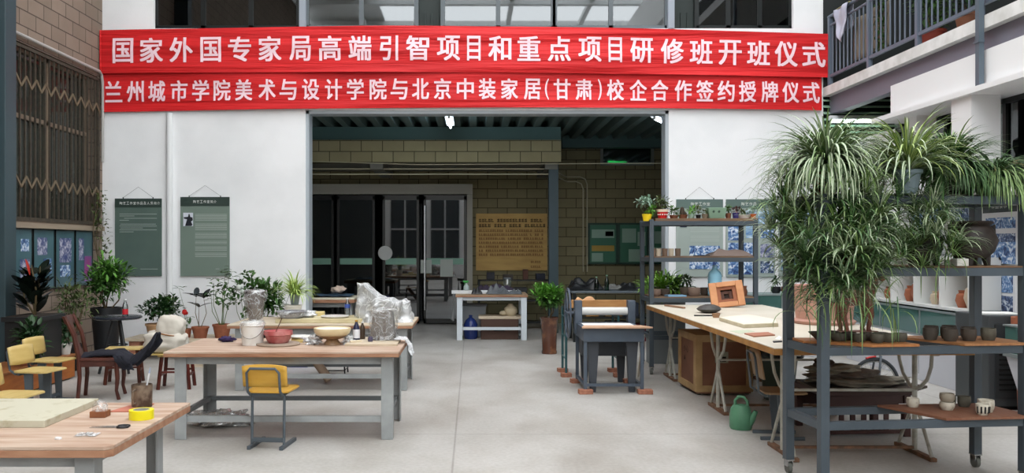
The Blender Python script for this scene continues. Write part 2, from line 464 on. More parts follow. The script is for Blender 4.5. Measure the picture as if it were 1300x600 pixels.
# poster strip under the window
M_pteal = mat('poster_teal_left', (70, 104, 112), .35, c2=(62, 92, 104), scale=3)
def patch_mat(name, c1, c2, c3, scale=6):
    m = bpy.data.materials.new(name); m.use_nodes = True; nt = m.node_tree; b = nt.nodes['Principled BSDF']; L = nt.links
    b.inputs['Roughness'].default_value = .35
    tc = nt.nodes.new('ShaderNodeTexCoord'); n = nt.nodes.new('ShaderNodeTexNoise'); n.inputs['Scale'].default_value = scale; n.inputs['Detail'].default_value = 6; n.inputs['Distortion'].default_value = 1
    L.new(tc.outputs['Object'], n.inputs['Vector'])
    r = nt.nodes.new('ShaderNodeValToRGB'); e = r.color_ramp.elements; e[0].position = .36; e[0].color = lin(c1); e[1].position = .62; e[1].color = lin(c3)
    k = e.new(.5); k.color = lin(c2)
    L.new(n.outputs['Fac'], r.inputs['Fac']); L.new(r.outputs[0], b.inputs['Base Color'])
    return m
M_photo = patch_mat('blue_photo_print', (28, 52, 104), (96, 138, 190), (226, 234, 240), 17)
M_photo2 = patch_mat('violet_photo_print', (54, 66, 120), (110, 116, 150), (190, 190, 205), 16)
M_photo3 = patch_mat('dark_blue_photo_print', (16, 30, 62), (56, 84, 132), (214, 222, 230), 20)
pt = ['a violet strip and blue block', 'pale text over a violet picture', 'a bright white picture', 'a magenta lower corner']
for i in range(4):
    ya, yb = 10.72+i*.6, 10.72+i*.6+.57
    t = thing('display_board', 'teal wall board under the barred window showing ' + pt[i], 'display board', (XL+.001, (ya+yb)/2, 1.08), 0, 'teal boards under the barred window')
    MB().box(.01, -.27, 0, .03, .27, .78).build('board', M_pteal, t)
    MB().box(0, -.285, -.015, .035, -.27, .795).box(0, .27, -.015, .035, .285, .795).box(0, -.285, .78, .035, .285, .795).box(0, -.285, -.015, .035, .285, 0).build('frame', M_frame, t)
    rects = [[(-.24, -.16, .3, .7), (.0, .2, .5, .66), (-.02, .22, .12, .4)], [(-.18, .08, .45, .68), (-.02, .2, .2, .4)], [(-.17, .18, .34, .68), (-.15, .15, .14, .3)], [(-.18, -.02, .36, .68), (.0, .24, .05, .42)]][i]
    for j, (a, bq, c, d) in enumerate(rects):
        MB().box(.03, a, c, .033, bq, d).build('picture', [M_photo2, M_photo, M_photo2][j] if i != 3 or j == 0 else mat('magenta_print', (150, 60, 120), .4, c2=(110, 90, 150), scale=8), t)
# stucco column
MB_ = MB().box(XL, 10.2, 0, XL+.27, 10.45, 9.5)
struct(MB_.build('trim_1', M_dsteel, bevel=.01))

# back wall (white) ----------------------------------------------
OX0, OX1, OZ = wx(388), wx(849), wz(140)
BX = wx(1045); WZ0 = wz(36); WX0, WX1 = wx(195), wx(1007); WZ1 = 7.1
m = MB(); T = .28
m.box(XL-.3, YW, 0, OX0, YW+T, OZ).box(OX1, YW, 0, BX, YW+T, OZ).box(XL-.3, YW, OZ, BX, YW+T, WZ0)
m.box(XL-.3, YW, WZ0, WX0, YW+T, WZ1).box(WX1, YW, WZ0, BX, YW+T, WZ1).box(XL-.3, YW, WZ1, BX, YW+T, 9.5)
struct(m.build('wall_back', M_white))
# teal steel edges round the opening
MB_ = MB().box(OX0-.001, YW+.02, 0, OX0+.05, YW+T+.02, OZ).box(OX1-.05, YW+.02, 0, OX1+.001, YW+T+.02, OZ).box(OX0, YW+.02, OZ-.05, OX1, YW+T+.02, OZ+.001)
struct(MB_.build('trim_2', mat('jamb_grey', (170, 178, 184), .5)))
# pipe down the wall
m = MB(); m.tube([(wx(216), YW-.03, 0), (wx(216), YW-.03, wz(144))], .05, 12)
o = m.build('drain_pipe', mat('white_pipe', (222, 224, 224), .5), smooth=True)
tag(o, 'white vertical drain pipe between the two left green text boards', 'pipe')
# upper window band ----------------------------------------------
segs = [(195, 378, 'd'), (388, 528, 'l'), (562, 703, 'l'), (705, 848, 'l'), (886, 1007, 'd')]
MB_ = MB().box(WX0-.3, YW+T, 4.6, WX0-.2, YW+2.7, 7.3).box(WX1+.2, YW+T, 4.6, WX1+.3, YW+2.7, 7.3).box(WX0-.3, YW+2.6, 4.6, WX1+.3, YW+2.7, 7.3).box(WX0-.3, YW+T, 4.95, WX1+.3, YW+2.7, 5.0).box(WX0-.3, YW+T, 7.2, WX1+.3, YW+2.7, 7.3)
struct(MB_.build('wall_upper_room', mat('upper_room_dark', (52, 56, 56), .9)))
wi = 2
for a, bb, kd in segs:
    wn = bpy.data.objects.new('window_%d' % wi, None); COL.objects.link(wn); struct(wn); wi += 1
    xa0, xa1 = wx(a), wx(bb); wn.location = (xa0, YW+.1, WZ0)
    W = xa1-xa0; HH = WZ1-WZ0
    n = 3 if kd == 'd' else 2
    m = MB()
    for k in range(n+1):
        x = W*k/n; m.box(x-.035, -.03, 0, x+.035, .04, HH)
    for z in (.03, HH-.04): m.box(0, -.03, z-.035, W, .04, z+.035)
    m.build('window_frame', M_frame if kd == 'd' else mat('grey_window_frame', (92, 100, 104), .5), wn)
    for k in range(n):
        MB().box(W*k/n+.035, -.004, .06, W*(k+1)/n-.035, .004, HH-.07).build('window_pane', M_glass if kd == 'l' else glass_mat('window_glass_dim', (110, 122, 118), .03), wn)
MB_ = MB().box(wx(380), YW-.02, WZ0, wx(388), YW+.2, WZ1).box(wx(848), YW-.02, WZ0, wx(856), YW+.2, WZ1)
struct(MB_.build('trim_3', mat('grey_mullion', (150, 158, 168), .5)))
# dark slatted panels between windows
m = MB()
for (a, bb) in ((376, 380), (528, 562), (703, 705), (856, 886)):
    x0, x1 = wx(a), wx(bb); m.box(x0, YW+.16, WZ0, x1, YW+.2, WZ1)
    k = x0+.03
    while k < x1-.02: m.box(k, YW+.12, WZ0, k+.02, YW+.16, WZ0+.28); k += .1
struct(m.build('trim_4', mat('dark_slat_panel', (44, 52, 50), .7)))
# corrugated blind inside the upper windows
m = MB(); k = wx(390)
while k < wx(520): m.box(k, YW+.9, WZ0, k+.06, YW+.93, WZ0+.75); k += .12
tag(m.build('slatted_screen', mat('grey_green_slats', (92, 108, 104), .8)), 'grey green slatted screen standing inside the upper window', 'screen')
# white crockery on the upper sill
for k, px in enumerate((748, 759, 766, 773, 785, 795, 808, 816)):
    m = MB(); h = .1 if k != 5 else .26
    m.lathe([(0, 0), (.03, 0), (.042, h*.5), (.035, h*.9), (.028, h), (0, h)], seg=14)
    o = m.build('white_jar', mat('pale_plaster', (205, 196, 182), .7), smooth=True, loc=(wx(px)*1.02, YW+.42, WZ0+.02))
    tag(o, 'small pale plaster pot standing inside the upper window' if k != 5 else 'taller pale pot among the small ones inside the upper window', 'pot', 'pale pots on the upper window sill')
MB_ = MB().box(wx(705), YW+.3, WZ0-.1, wx(848), YW+.6, WZ0+.02)
struct(MB_.build('trim_5', M_whiter))
# green lamp shade seen in the right upper window
t = thing('pendant_lamp', 'small green oval lamp hanging inside the right upper window', 'lamp', (wx(997)*1.03, YW+.5, wz(14)))
MB().lathe([(0, .06), (.08, .05), (.1, .0), (.08, -.03), (0, -.035)], seg=18, sx=1, sy=.7).build('lamp_shade', mat('green_lamp', (60, 170, 130), .4), t, smooth=True)
MB().tube([(0, 0, .05), (0, 0, 1.6)], .006, 5).build('cord', M_black, t)

# ------------------------------------------------------------ inner hall behind the opening
YI = 18.5
MB_ = MB().box(-7, YI, 0, xa(390, YI)-.3, YI+.3, 4.3).box(xa(390, YI)-.5, YI, 2.95, 0, YI+.3, 4.3).box(0, YI, 0, xa(762, YI), YI+.3, 4.3)
MB_.box(xa(762, YI), YI, 0, xa(830, YI), YI+.3, za(210, YI)).box(xa(762, YI), YI, za(182, YI), xa(830, YI), YI+.3, 4.3).box(xa(830, YI), YI, 0, 7, YI+.3, 4.3)
struct(MB_.build('wall_inner_back', M_block_b))
MB_ = MB().box(-7, YW+T, 0, -6.7, YI, 4.3); struct(MB_.build('wall_inner_left', M_block_l))
MB_ = MB().box(6.7, YW+T, 0, 7, YI, 4.3); struct(MB_.build('wall_inner_right', M_block_l))
# corrugated deck ceiling
m = MB(); k = -7.0
while k < 7.0:
    m.prism([(k, 4.02), (k+.05, 3.9), (k+.17, 3.9), (k+.22, 4.02)], YI-YW-T, 'Y', YW+T); k += .3
m.box(-7, YW+T, 4.02, 7, YI, 4.2)
struct(m.build('ceiling', mat('teal_grey_deck', (84, 102, 100), .6)))
# steel beam and block-clad beam over the hall
YB = 16.4
MB_ = MB().box(-6.7, YB, 3.65, xa(712, YB), YB+.3, 3.9); struct(MB_.build('trim_6', mat('teal_beam', (70, 98, 96), .6)))
MB_ = MB().box(-6.7, YB-.06, 3.22, xa(712, YB), YB+.14, 3.65); struct(MB_.build('trim_7', M_block_i))
MB_ = MB().box(-6.7, YB+.14, 3.24, xa(708, YB), YI, 3.30)
for px in (478, 700): MB_.box(xa(px-8, YB), YB-.02, 3.1, xa(px+8, YB), YI, 3.24)
struct(MB_.build('trim_8', mat('soffit_grey', (112, 112, 104), .8)))
MB_ = MB().box(xa(712, YI), YI-.3, 3.72, 6.7, YI-.02, 3.98); struct(MB_.build('trim_9', _mats['teal_beam']))
MB_ = MB().box(xa(697, YB), YB+.02, 0, xa(709, YB), YB+.2, 3.24); struct(MB_.build('trim_10', M_dsteel))
# entrance doors
YD = 18.3
MB_ = MB().box(-6, YD-.1, 2.74, 0, YI, 2.95).box(-.12, YD-.02, 0, 0, YI, 2.74); struct(MB_.build('trim_11', mat('grey_lintel', (160, 158, 148), .8)))
door_n = 1
def door(pxa, pxb, stripe=True, fr=None):
    global door_n
    x0, x1 = xa(pxa, YD), xa(pxb, YD)
    d = bpy.data.objects.new('door_%d' % door_n, None); COL.objects.link(d); struct(d); d.location = (x0, YD, 0); door_n += 1
    W = x1-x0; fr = fr or M_dchrome
    MB().box(0, -.03, .02, .05, .03, 2.7).box(W-.05, -.03, .02, W, .03, 2.7).box(0, -.03, 2.62, W, .03, 2.72).box(0, -.03, .02, W, .03, .12).build('door_frame', fr, d)
    MB().box(.05, -.006, .12, W-.05, .006, 2.62).build('door_pane', M_glass_d, d)
    if stripe: MB().box(.06, -.012, 1.26, W-.06, -.007, 1.39).build('safety_stripe', mat('mint_film', (120, 160, 142), .5), d)
    return d
M_dkframe = mat('dark_door_frame', (34, 34, 34), .4, .3)
door(386, 424, fr=M_dkframe); door(428, 476, fr=M_dkframe); dr3 = door(486, 532); dr4 = door(538, 592)
MB().tube([(.03, -.06, .3), (.03, -.06, 2.5)], .022, 8).build('door_handle', M_chrome, dr4, smooth=True)
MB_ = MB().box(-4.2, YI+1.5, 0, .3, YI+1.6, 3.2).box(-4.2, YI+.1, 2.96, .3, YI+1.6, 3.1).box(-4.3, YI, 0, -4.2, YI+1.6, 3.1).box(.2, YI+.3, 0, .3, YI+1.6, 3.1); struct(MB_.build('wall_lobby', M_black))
t = thing('round_sign', 'round pale disc sign hanging on the glass door', 'sign', at(489, 321, YD-.08))
MB().lathe([(0, -.01), (.15, -.01), (.15, .01), (0, .01)], seg=28).build('disc', mat('pale_disc', (188, 190, 186), .6), t).rotation_euler = (PI/2, 0, 0)
for i, (px, py, pw, ph) in enumerate(((541, 338, 14, 17), (567, 340, 16, 22))):
    p = at(px, py, YD-.03)
    m = MB(); m.box(-pw*YD/F/2, 0, -ph*YD/F/2, pw*YD/F/2, .006, ph*YD/F/2)
    o = m.build('paper_notice', mat('notice_paper', (170, 176, 170), .8), loc=p)
    tag(o, 'blank-looking pale paper notice taped on the glass door, ' + ('the smaller one on the left' if i == 0 else 'the larger one on the right'), 'notice')
# cabinet seen through the door glass
t = thing('control_cabinet', 'grey metal cabinet behind the glass door panel', 'cabinet', (xa(512, 19.2), 19.25, 0))
MB().box(-.42, 0, 0, .42, .4, 2.6).build('body', mat('grey_cabinet', (70, 72, 74), .5), t)
for k in range(9): MB().box(-.36+k*.08, -.012, 2.35, -.31+k*.08, 0, 2.5).build('vent_slot', M_black, t)
MB().box(-.12, -.015, 1.65, .2, 0, 1.95).build('panel', M_black, t)
MB().box(-.12, -.015, 1.2, .2, 0, 1.5).build('panel', mat('dim_panel', (54, 56, 58), .5), t)
# small window high on the inner wall
wn = bpy.data.objects.new('window_%d' % wi, None); COL.objects.link(wn); struct(wn); wn.location = (xa(762, YI), YI, za(210, YI)); wi += 1
W = xa(830, YI)-xa(762, YI); HH = za(182, YI)-za(210, YI)
MB().box(0, -.03, 0, .06, .1, HH).box(W-.06, -.03, 0, W, .1, HH).box(0, -.03, 0, W, .1, .06).box(0, -.03, HH-.06, W, .1, HH).build('window_frame', mat('sill_grey', (120, 124, 118), .7), wn)
MB().box(.06, .03, .06, W-.06, .04, HH-.06).build('window_pane', glass_mat('green_glass', (90, 150, 120), .03), wn)
MB_ = MB().box(2.2, YI+1.6, 3.0, 4.6, YI+1.7, 4.4).box(2.2, YI+.3, 3.0, 2.3, YI+1.6, 4.4).box(4.5, YI+.3, 3.0, 4.6, YI+1.6, 4.4).box(2.2, YI+.3, 4.35, 4.6, YI+1.6, 4.4).box(2.2, YI+.3, 3.0, 4.6, YI+1.6, 3.05)
struct(MB_.build('wall_side_room', mat('side_room_dark', (30, 40, 36), .9)))
# fluorescent lamps, plus a tube imitating a reflection
M_tubeL = mat('lit_tube', (235, 245, 255), .4, emit=(225, 240, 255), estr=14)
M_housing = mat('lamp_housing', (210, 214, 214), .5)
def strip(p, L_, az, name, label, tint=None):
    t = thing(name, label, 'lamp', p, az, 'fluorescent ceiling lamps')
    MB().prism([(-.07, .0), (.07, .0), (.03, .06), (-.03, .06)], L_, 'Y', -L_/2).build('housing', M_housing, t)
    MB().tube([(0, -L_/2+.03, -.03), (0, L_/2-.03, -.03)], .019, 10).build('light_tube', tint or M_tubeL, t, smooth=True)
    MB().box(-.02, -L_/2+.01, -.05, .02, -L_/2+.03, 0).box(-.02, L_/2-.03, -.05, .02, L_/2-.01, 0).build('lamp_holder', M_housing, t)
    return t
strip((xa(571, 14.9), 14.9, 3.80), 1.2, 0, 'lit_strip', 'lit fluorescent lamp seen end-on under the ceiling, middle of the opening')
strip((xa(845, 14.5), 14.6, 3.75), 1.2, R(-28), 'lit_strip', 'lit fluorescent lamp under the ceiling at the right edge of the opening')
strip((xa(783, YI+.9), YI+.9, 3.55), .6, R(-60), 'lit_strip', 'greenish glowing tube imitating a lamp reflection in the small high inner window', mat('green_reflection_glow', (150, 255, 190), .4, emit=(140, 255, 180), estr=1.6))  # glowing tube behind the pane stands in for a lamp reflection in the glass
# wiring across the hall
M_wire = mat('cream_conduit', (178, 172, 146), .5)
def cond(z, xr, zdown, lab):
    m = MB(); y = YI-.05
    m.tube([(-4.5, y-1.9, z), (1.5, y-1.9, z), (2.0, y, z), (xr-.15, y, z), (xr-.04, y, z-.05), (xr, y, z-.16), (xr, y, zdown)], .013, 6)
    tag(m.build('conduit_pipe', M_wire, smooth=True), lab, 'pipe', 'thin cream conduits across the inner hall')
cond(3.12, xa(745, YI), 1.1, 'upper thin cream conduit running across the hall and bending down the inner wall')
cond(3.02, xa(740, YI), 1.1, 'lower thin cream conduit running across the hall and bending down the inner wall')
m = MB(); m.tube([(-4.4, 16.3, 3.28), (-1, 16.2, 3.17), (2.5, 16.3, 3.2), (6.5, 16.4, 3.22)], .008, 5)
tag(m.build('sagging_wire', M_wire, smooth=True), 'thin wire sagging across the inner hall under the block beam', 'wire')
# yellow notice board
t = thing('notice_board', 'wide yellow wooden notice board covered with rows of lettering on the inner wall', 'notice board', at(649.5, 307, YI-.06))
hw, hh = 45*YI/F, 36*YI/F
MB().box(-hw, 0, -hh, hw, .05, hh).build('board', mat('yellow_board', (196, 160, 92), .6, c2=(180, 144, 80), scale=2, stretch=(1, 1, 6)), t)
def text_rows(parent, x0, x1, zs, h, y, mt, r, gap=.3, name='lettering', density=.9):
    """blocks of writing too small to read: one mesh of short strokes per line"""
    for z in zs:
        m = MB(); x = x0
        xe = x1 if not isinstance(x1, list) else r.choice(x1)
        while x < xe:
            wv = h*.75
            if r.random() < density:
                k = r.random()
                m.box(x, y-.002, z, x+wv, y, z+h*.22)
                m.box(x+wv*.35*k, y-.002, z+h*.2, x+wv*.35*k+h*.18, y, z+h*.95)
                m.box(x, y-.002, z+h*.55, x+wv*(.6+.4*k), y, z+h*.72)
                if k > .5: m.box(x+wv*.75, y-.002, z+h*.1, x+wv*.9, y, z+h)
            x += wv*1.15
        m.build(name, mt, parent)
rt = random.Random(3)
M_ink = mat('dark_brown_ink', (52, 38, 20), .8); M_ink2 = mat('faded_brown_ink', (116, 74, 40), .8)
text_rows(t, -hw+.06, hw-.06, [hh-.18, hh-.29], .075, 0, M_ink, rt)
text_rows(t, -hw+.06, hw-.08, [hh-.39-.085*k for k in range(7)], .055, 0, M_ink2, rt)
text_rows(t, hw-.35, hw-.15, [-hh+.16, -hh+.06], .05, 0, M_ink2, rt)
# green poster boards
for i, (pa, pb) in enumerate(((748, 783), (786, 822), (824, 862))):
    p = at((pa+pb)/2, 309, YI-.06); hw = (pb-pa)/2*YI/F; hh = 25*YI/F
    t = thing('poster_board', ['green framed poster board with yellow band on the inner wall, left of three', 'green framed poster board with small paper sheets, middle of three', 'green framed poster board partly hidden by the wall edge, right of three'][i], 'poster board', p, 0, 'green poster boards on the inner wall')
    MB().box(-hw, 0, -hh, hw, .03, hh).build('board', mat('green_board', (48, 104, 78), .5), t)
    MB().box(-hw-.02, -.015, -hh-.02, -hw+.02, .03, hh+.02).box(hw-.02, -.015, -hh-.02, hw+.02, .03, hh+.02).box(-hw, -.015, hh-.02, hw, .03, hh+.02).box(-hw, -.015, -hh-.02, hw, .03, -hh+.02).build('frame', mat('dark_green_frame', (26, 60, 44), .5), t)
    rc = [[(-.24, .24, .12, .3, 'p'), (.05, .22, .16, .26, 'k'), (-.24, .24, -.16, -.04, 'y'), (-.24, .0, -.38, -.2, 'p')], [(-.24, .06, .02, .32, 'p'), (.09, .26, -.05, .25, 'p'), (-.1, .24, -.38, -.12, 'p')], [(-.2, .2, .0, .26, 'p'), (-.24, .2, -.36, -.08, 'p')]][i]
    for a, bb, c, d, k in rc:
        MB().box(a, -.006, c, bb, 0, d).build('sheet', {'p': mat('pale_green_sheet', (140, 168, 150), .7), 'k': M_black, 'y': mat('ochre_sheet', (170, 140, 60), .6)}[k], t)

# ------------------------------------------------------------ right side building
XB = 5.46
MB_ = MB().box(XB, -9, 3.97, 7.6, YW, 4.11); struct(MB_.build('trim_12', mat('balcony_slab_white', (222, 222, 220), .7, c2=(200, 200, 196), scale=5)))
MB_ = MB().box(XB+.1, -9, 3.70, XB+.25, YW, 3.97); struct(MB_.build('trim_13', mat('grey_violet_beam', (116, 116, 128), .5)))
MB_ = MB().box(XB+.02, -9, 3.36, XB+.1, 11.36, 3.745); struct(MB_.build('wall_right_fascia', M_whiter))
MB_ = MB().box(XB-.08, -9, 3.30, 6.1, 11.7, 3.36); struct(MB_.build('trim_14', M_whiter))
# lower right wall with window openings between piers
XR = 5.95
m = MB(); m.box(XR, -9, 0, XR+.25, 13.6, 2.35)
for ya, yb in ((-9, -6.5), (-3, -2), (1, 2), (5, 5.8)): m.box(XR, ya, 2.35, XR+.25, yb, 3.3)
m.box(XR, 12.2, 2.35, XR+.25, 13.6, 3.3)
struct(m.build('wall_right', M_white))
MB_ = MB().box(XB-.02, 9.45, 2.3, XB+.3, 9.85, 3.3).box(XB-.02, 5, 2.2, XR+.1, 12, 2.3); struct(MB_.build('trim_15', M_whiter))
MB_ = MB().box(XB+.15, 10.95, 2.3, XB+.4, 11.2, 3.3); struct(MB_.build('trim_16', M_whiter))
wn = bpy.data.objects.new('window_%d' % wi, None); COL.objects.link(wn); struct(wn); wn.location = (XR, 0, 2.35); wi += 1
m = MB()
for yy in (5.83, 7.1, 8.4, 9.7, 10.9, 12.17): m.box(0, yy-.03, 0, .08, yy+.03, .95)
for zz in (.03, .92): m.box(0, 5.8, zz-.03, .08, 12.2, zz+.03)
m.build('window_frame', M_frame, wn)
MB().box(.03, 5.8, 0, .04, 12.2, .95).build('window_pane', glass_mat('window_glass_green', (90, 120, 112), .03), wn)
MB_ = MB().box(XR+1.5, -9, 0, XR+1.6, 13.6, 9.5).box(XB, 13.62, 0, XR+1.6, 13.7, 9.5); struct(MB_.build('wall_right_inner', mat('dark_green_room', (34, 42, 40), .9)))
# corner opening with louvres
MB_ = MB().box(XB, 13.5, 0, XR+.3, 13.6, 2.85); struct(MB_.build('wall_corner', M_white))
t = thing('louvre_window', 'dark louvred window with pale green slats in the corner under the balcony', 'window', (0, 0, 0))
t.location = (XB, 13.5, 2.85); 
bpy.data.objects.remove(t)
wn = bpy.data.objects.new('window_%d' % wi, None); COL.objects.link(wn); struct(wn); wi += 1
for k in range(9): MB().cbox((XB+.6, 13.5, 3.12+k*.1), (1.2, .09, .012), (R(25), 0, 0)).build('slat', mat('green_white_slat', (170, 205, 180), .35), wn)
MB().box(XB, 13.45, 2.85, XB+1.2, 13.55, 3.0).box(XB+1.14, 13.45, 2.85, XB+1.2, 13.55, 4.0).build('window_frame', M_whiter, wn)
strip((XB+.5, 13.38, 3.60), .9, PI/2, 'lit_strip', 'added glowing white tube making the bright bar at the corner slats beneath the balcony', mat('added_soft_glow', (235, 245, 240), .4, emit=(225, 240, 235), estr=2.5))  # tube added to glow as the bright bar at the slats
# upper storey behind the railing
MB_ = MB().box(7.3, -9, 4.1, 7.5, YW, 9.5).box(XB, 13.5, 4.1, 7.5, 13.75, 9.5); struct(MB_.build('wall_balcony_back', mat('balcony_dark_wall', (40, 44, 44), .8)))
MB_ = MB().box(XB-.02, -9, 6.95, 7.5, YW, 7.15); struct(MB_.build('trim_17', M_whiter))
MB_ = MB().box(XB, -9, 8.2, XB+.25, YW, 9.5); struct(MB_.build('trim_18', M_whiter))
# steel post standing on the cornice
MB_ = MB().box(5.40, 9.24, 3.36, 5.455, 9.31, 7.1); MB_.box(5.39, 9.23, 3.82, 5.455, 9.32, 3.85)
struct(MB_.build('trim_19', mat('light_steel_blue', (86, 98, 108), .45)))
# railing
t = thing('balcony_railing', 'blue-grey steel railing with thin vertical bars along the right balcony', 'railing', (XB+.05, 0, 4.11))
M_rail = mat('railing_paint', (96, 106, 120), .4)
MB().tube([(0, 4, 1.07), (0, 13.4, 1.07)], .028, 8).build('top_rail', M_rail, t, smooth=True)
MB().tube([(0, 4, .93), (0, 13.4, .93)], .02, 8).build('rail', M_rail, t, smooth=True)
MB().box(-.02, 4, .13, .02, 13.4, .17).build('rail', M_rail, t)
for k in range(4, 14):
    y = 13.35-(13-k)*1.32
    if y > 4: MB().box(-.03, y-.03, 0, .03, y+.03, 1.05).build('post', M_rail, t)
y = 13.25
while y > 7.6:
    MB().tube([(0, y, .17), (0, y, .93)], .012, 6).build('baluster', M_rail, t, smooth=True); y -= .13
# opposite end of the courtyard and roof trusses (seen in reflections, light shapers)
MB_ = MB().box(-8, -9.3, 0, 9, -9, 5.0); struct(MB_.build('wall_front', M_whiter))
m = MB()
for k in range(7): m.box(-6.4+k*2.1, -8.99, 1.0, -4.9+k*2.1, -8.95, 4.2)
struct(m.build('trim_21', mat('far_dark_windows', (60, 66, 68), .3)))
m = MB()
for k in range(7):
    x = -6.4+k*2.1; m.box(x+.72, -8.96, 1.0, x+.78, -8.9, 4.2).box(x, -8.96, 2.5, x+1.5, -8.9, 2.56)
struct(m.build('trim_22', M_whiter))
m = MB()
for k in range(7):
    y = -8+k*3.4; m.box(-6.2, y, 9.5, 7.6, y+.22, 9.85)
for x in (-4, -1.4, 1.2, 3.8): m.box(x, -9, 9.6, x+.16, 13.8, 9.75)
m.box(-6.1, -9, 9.86, -3.2, 13.8, 9.95)  # solid strip added overhead, out of view, to darken the left side
struct(m.build('trim_20', mat('white_roof_steel', (225, 228, 228), .5)))

# ------------------------------------------------------------ red banners
M_red = mat('red_banner_cloth', (216, 24, 28), .62, c2=(196, 16, 22), scale=1.5, stretch=(.3, 1, 6), bump=.9, bscale=.9)
_bp = [n for n in M_red.node_tree.nodes if n.type == 'BUMP'][0]; _bp.inputs['Distance'].default_value = .12
M_char = mat('banner_lettering', (248, 214, 222), .6)
def edge_t(px): u = (px-133)/912; return 41-8.0*math.sin(PI*u)*1.0+4.5*u          # top edge of the upper banner
def mid(px): u = (px-133)/912; return 92-4*math.sin(PI*u)+5*u
def edge_b(px): u = (px-133)/912; return 143-5.5*math.sin(PI*u*.9)-.5*u
def wave(x, z, s): return .008*math.sin(z*16+math.sin(x*.9+s)*2+x*.35)+.02*noise.noise(Vector((x*.5, z*2.5, s)))+.010*math.sin(x*1.7+s)
def make_banner(name, label, top, bot, p0, p1, chars, pxs, wch, hch, depth, seed, cyoff=0):
    t = thing(name, label, 'banner', (0, YW-depth, 0))
    def fn(px, v, lift=0):
        py = top(px)*(1-v)+bot(px)*v; x, z = wx(px), wz(py)
        return (x, wave(x, z, seed)-lift, z)
    m = MB(); m.open = True
    m.grid(lambda u, v: fn(p0+(p1-p0)*u, v), 220, 24); m.build('cloth', M_red, t, smooth='all')
    pl = [(px, 0, (w_ or wch), hch) for px, w_ in pxs]
    V, Fc = glyphs(chars, pl, .024)
    def g(x, y):
        h_ = bot(x)-top(x); v = .5+cyoff/h_ - y/h_
        return fn(x, v, .010)
    glyph_obj('lettering', V, Fc, g, M_char, t)
    m = MB()
    for px in (p0, p1):
        a = fn(px, 0); bq = fn(px, 1); m.tube([a, bq], .012, 6)
    m.build('hem_cord', M_red, t)
    return t
c6 = lambda c: 130+c/3.023
c7 = lambda c: 560+c/2.6
l1 = '国家外国专家局高端引智项目和重点项目研修班开班仪式'
p1 = [c6(c) for c in (92, 200, 313, 425, 535, 650, 765, 878, 993, 1103, 1212)]+[c7(c) for c in (25, 108, 193, 288, 387, 487, 570, 657, 757, 852, 947, 1040, 1130, 1220)]
l2 = '兰州城市学院美术与设计学院与北京中装家居(甘肃)校企合作签约授牌仪式'
p2 = [c6(c) for c in (50, 133, 215, 300, 383, 465, 548, 637, 717, 803, 890, 973, 1060, 1140, 1222)]+[c7(c) for c in (5, 80, 152, 225, 300, 348, 398, 470, 522, 573, 648, 718, 795, 866, 935, 1005, 1078, 1147, 1215)]
q1 = [(p, {'国': 26, '局': 27, '目': 17, '引': 23}.get(ch, 29)) for p, ch in zip(p1, l1)]
q2 = [(p, {'(': 5, ')': 5}.get(ch, 21.5)) for p, ch in zip(p2, l2)]
make_banner('banner', 'upper red cloth banner with pale large Chinese lettering across the white wall', edge_t, lambda px: mid(px)+3, 132, 1047, l1, q1, 29, 32, .12, 1.0, -1)
make_banner('banner', 'lower red cloth banner with smaller Chinese lettering hung just above the opening', mid, edge_b, 132, 1040, l2, q2, 21.5, 27, .07, 4.0, 0)
# ============================================================ furniture makers
M_woodtop = mat('worn_red_wood', (160, 128, 106), .55, c2=(194, 174, 156), scale=2.4, stretch=(1, 7, 7), lo=.3, hi=.7)
M_edge = mat('reddish_wood_edge', (142, 98, 72), .6, c2=(166, 124, 96), scale=4, stretch=(1, 5, 5))
M_leg = mat('pale_grey_leg_paint', (158, 162, 162), .5, c2=(142, 146, 146), scale=6)
M_legd = mat('mid_grey_rail_paint', (112, 118, 120), .5)
M_ply = mat('pale_plywood', (204, 190, 168), .55, c2=(186, 170, 146), scale=3, stretch=(1, 6, 6))
M_plyedge = mat('ochre_ply_edge', (176, 128, 68), .6, c2=(150, 104, 54), scale=9)
M_yply = mat('yellow_varnished_plywood', (212, 166, 70), .35, c2=(196, 148, 56), scale=3, stretch=(5, 1, 5))
M_pply = mat('pale_yellow_plywood', (206, 182, 120), .4, c2=(192, 166, 100), scale=3, stretch=(5, 1, 5))
M_tubeg = mat('dark_grey_tube', (78, 86, 92), .4)
M_board = mat('osb_board', (186, 182, 162), .7, c2=(158, 150, 122), scale=14, lo=.55, hi=.75)
M_brownb = mat('brown_board', (140, 88, 54), .6, c2=(120, 72, 44), scale=5, stretch=(1, 5, 1))
M_terra = mat('terracotta', (162, 98, 70), .75, c2=(140, 82, 58), scale=8)
M_terra2 = mat('pale_terracotta', (192, 146, 130), .75, c2=(202, 160, 146), scale=4)
M_clay = mat('grey_green_clay', (92, 88, 76), .75, c2=(74, 70, 60), scale=12)
M_dclay = mat('dark_brown_clay', (48, 38, 32), .55, c2=(34, 28, 24), scale=10)
M_wbucket = mat('white_bucket_plastic', (222, 220, 214), .45, c2=(196, 186, 176), scale=9, lo=.5, hi=.8)
M_soil = mat('dark_soil', (44, 34, 26), .95)
M_brick = mat('red_brick_block', (172, 118, 94), .85, c2=(146, 96, 76), scale=18)
M_film = film_mat('clear_plastic_film')
M_film2 = film_mat('thin_plastic_film', opac=.14, gloss=.12, rough=.2, nscale=9, var=.1)
M_filmw = film_mat('milky_plastic_film', opac=.7, gloss=.18, c=(226, 228, 230), var=.15)
M_cloth = mat('dark_navy_cloth', (26, 28, 38), .85)
M_wcloth = mat('off_white_cloth', (214, 208, 196), .85, c2=(196, 190, 178), scale=5)
M_blackp = mat('black_planter', (30, 31, 33), .4)
M_rwood = mat('dark_red_wood', (92, 38, 28), .4, c2=(70, 28, 22), scale=5)
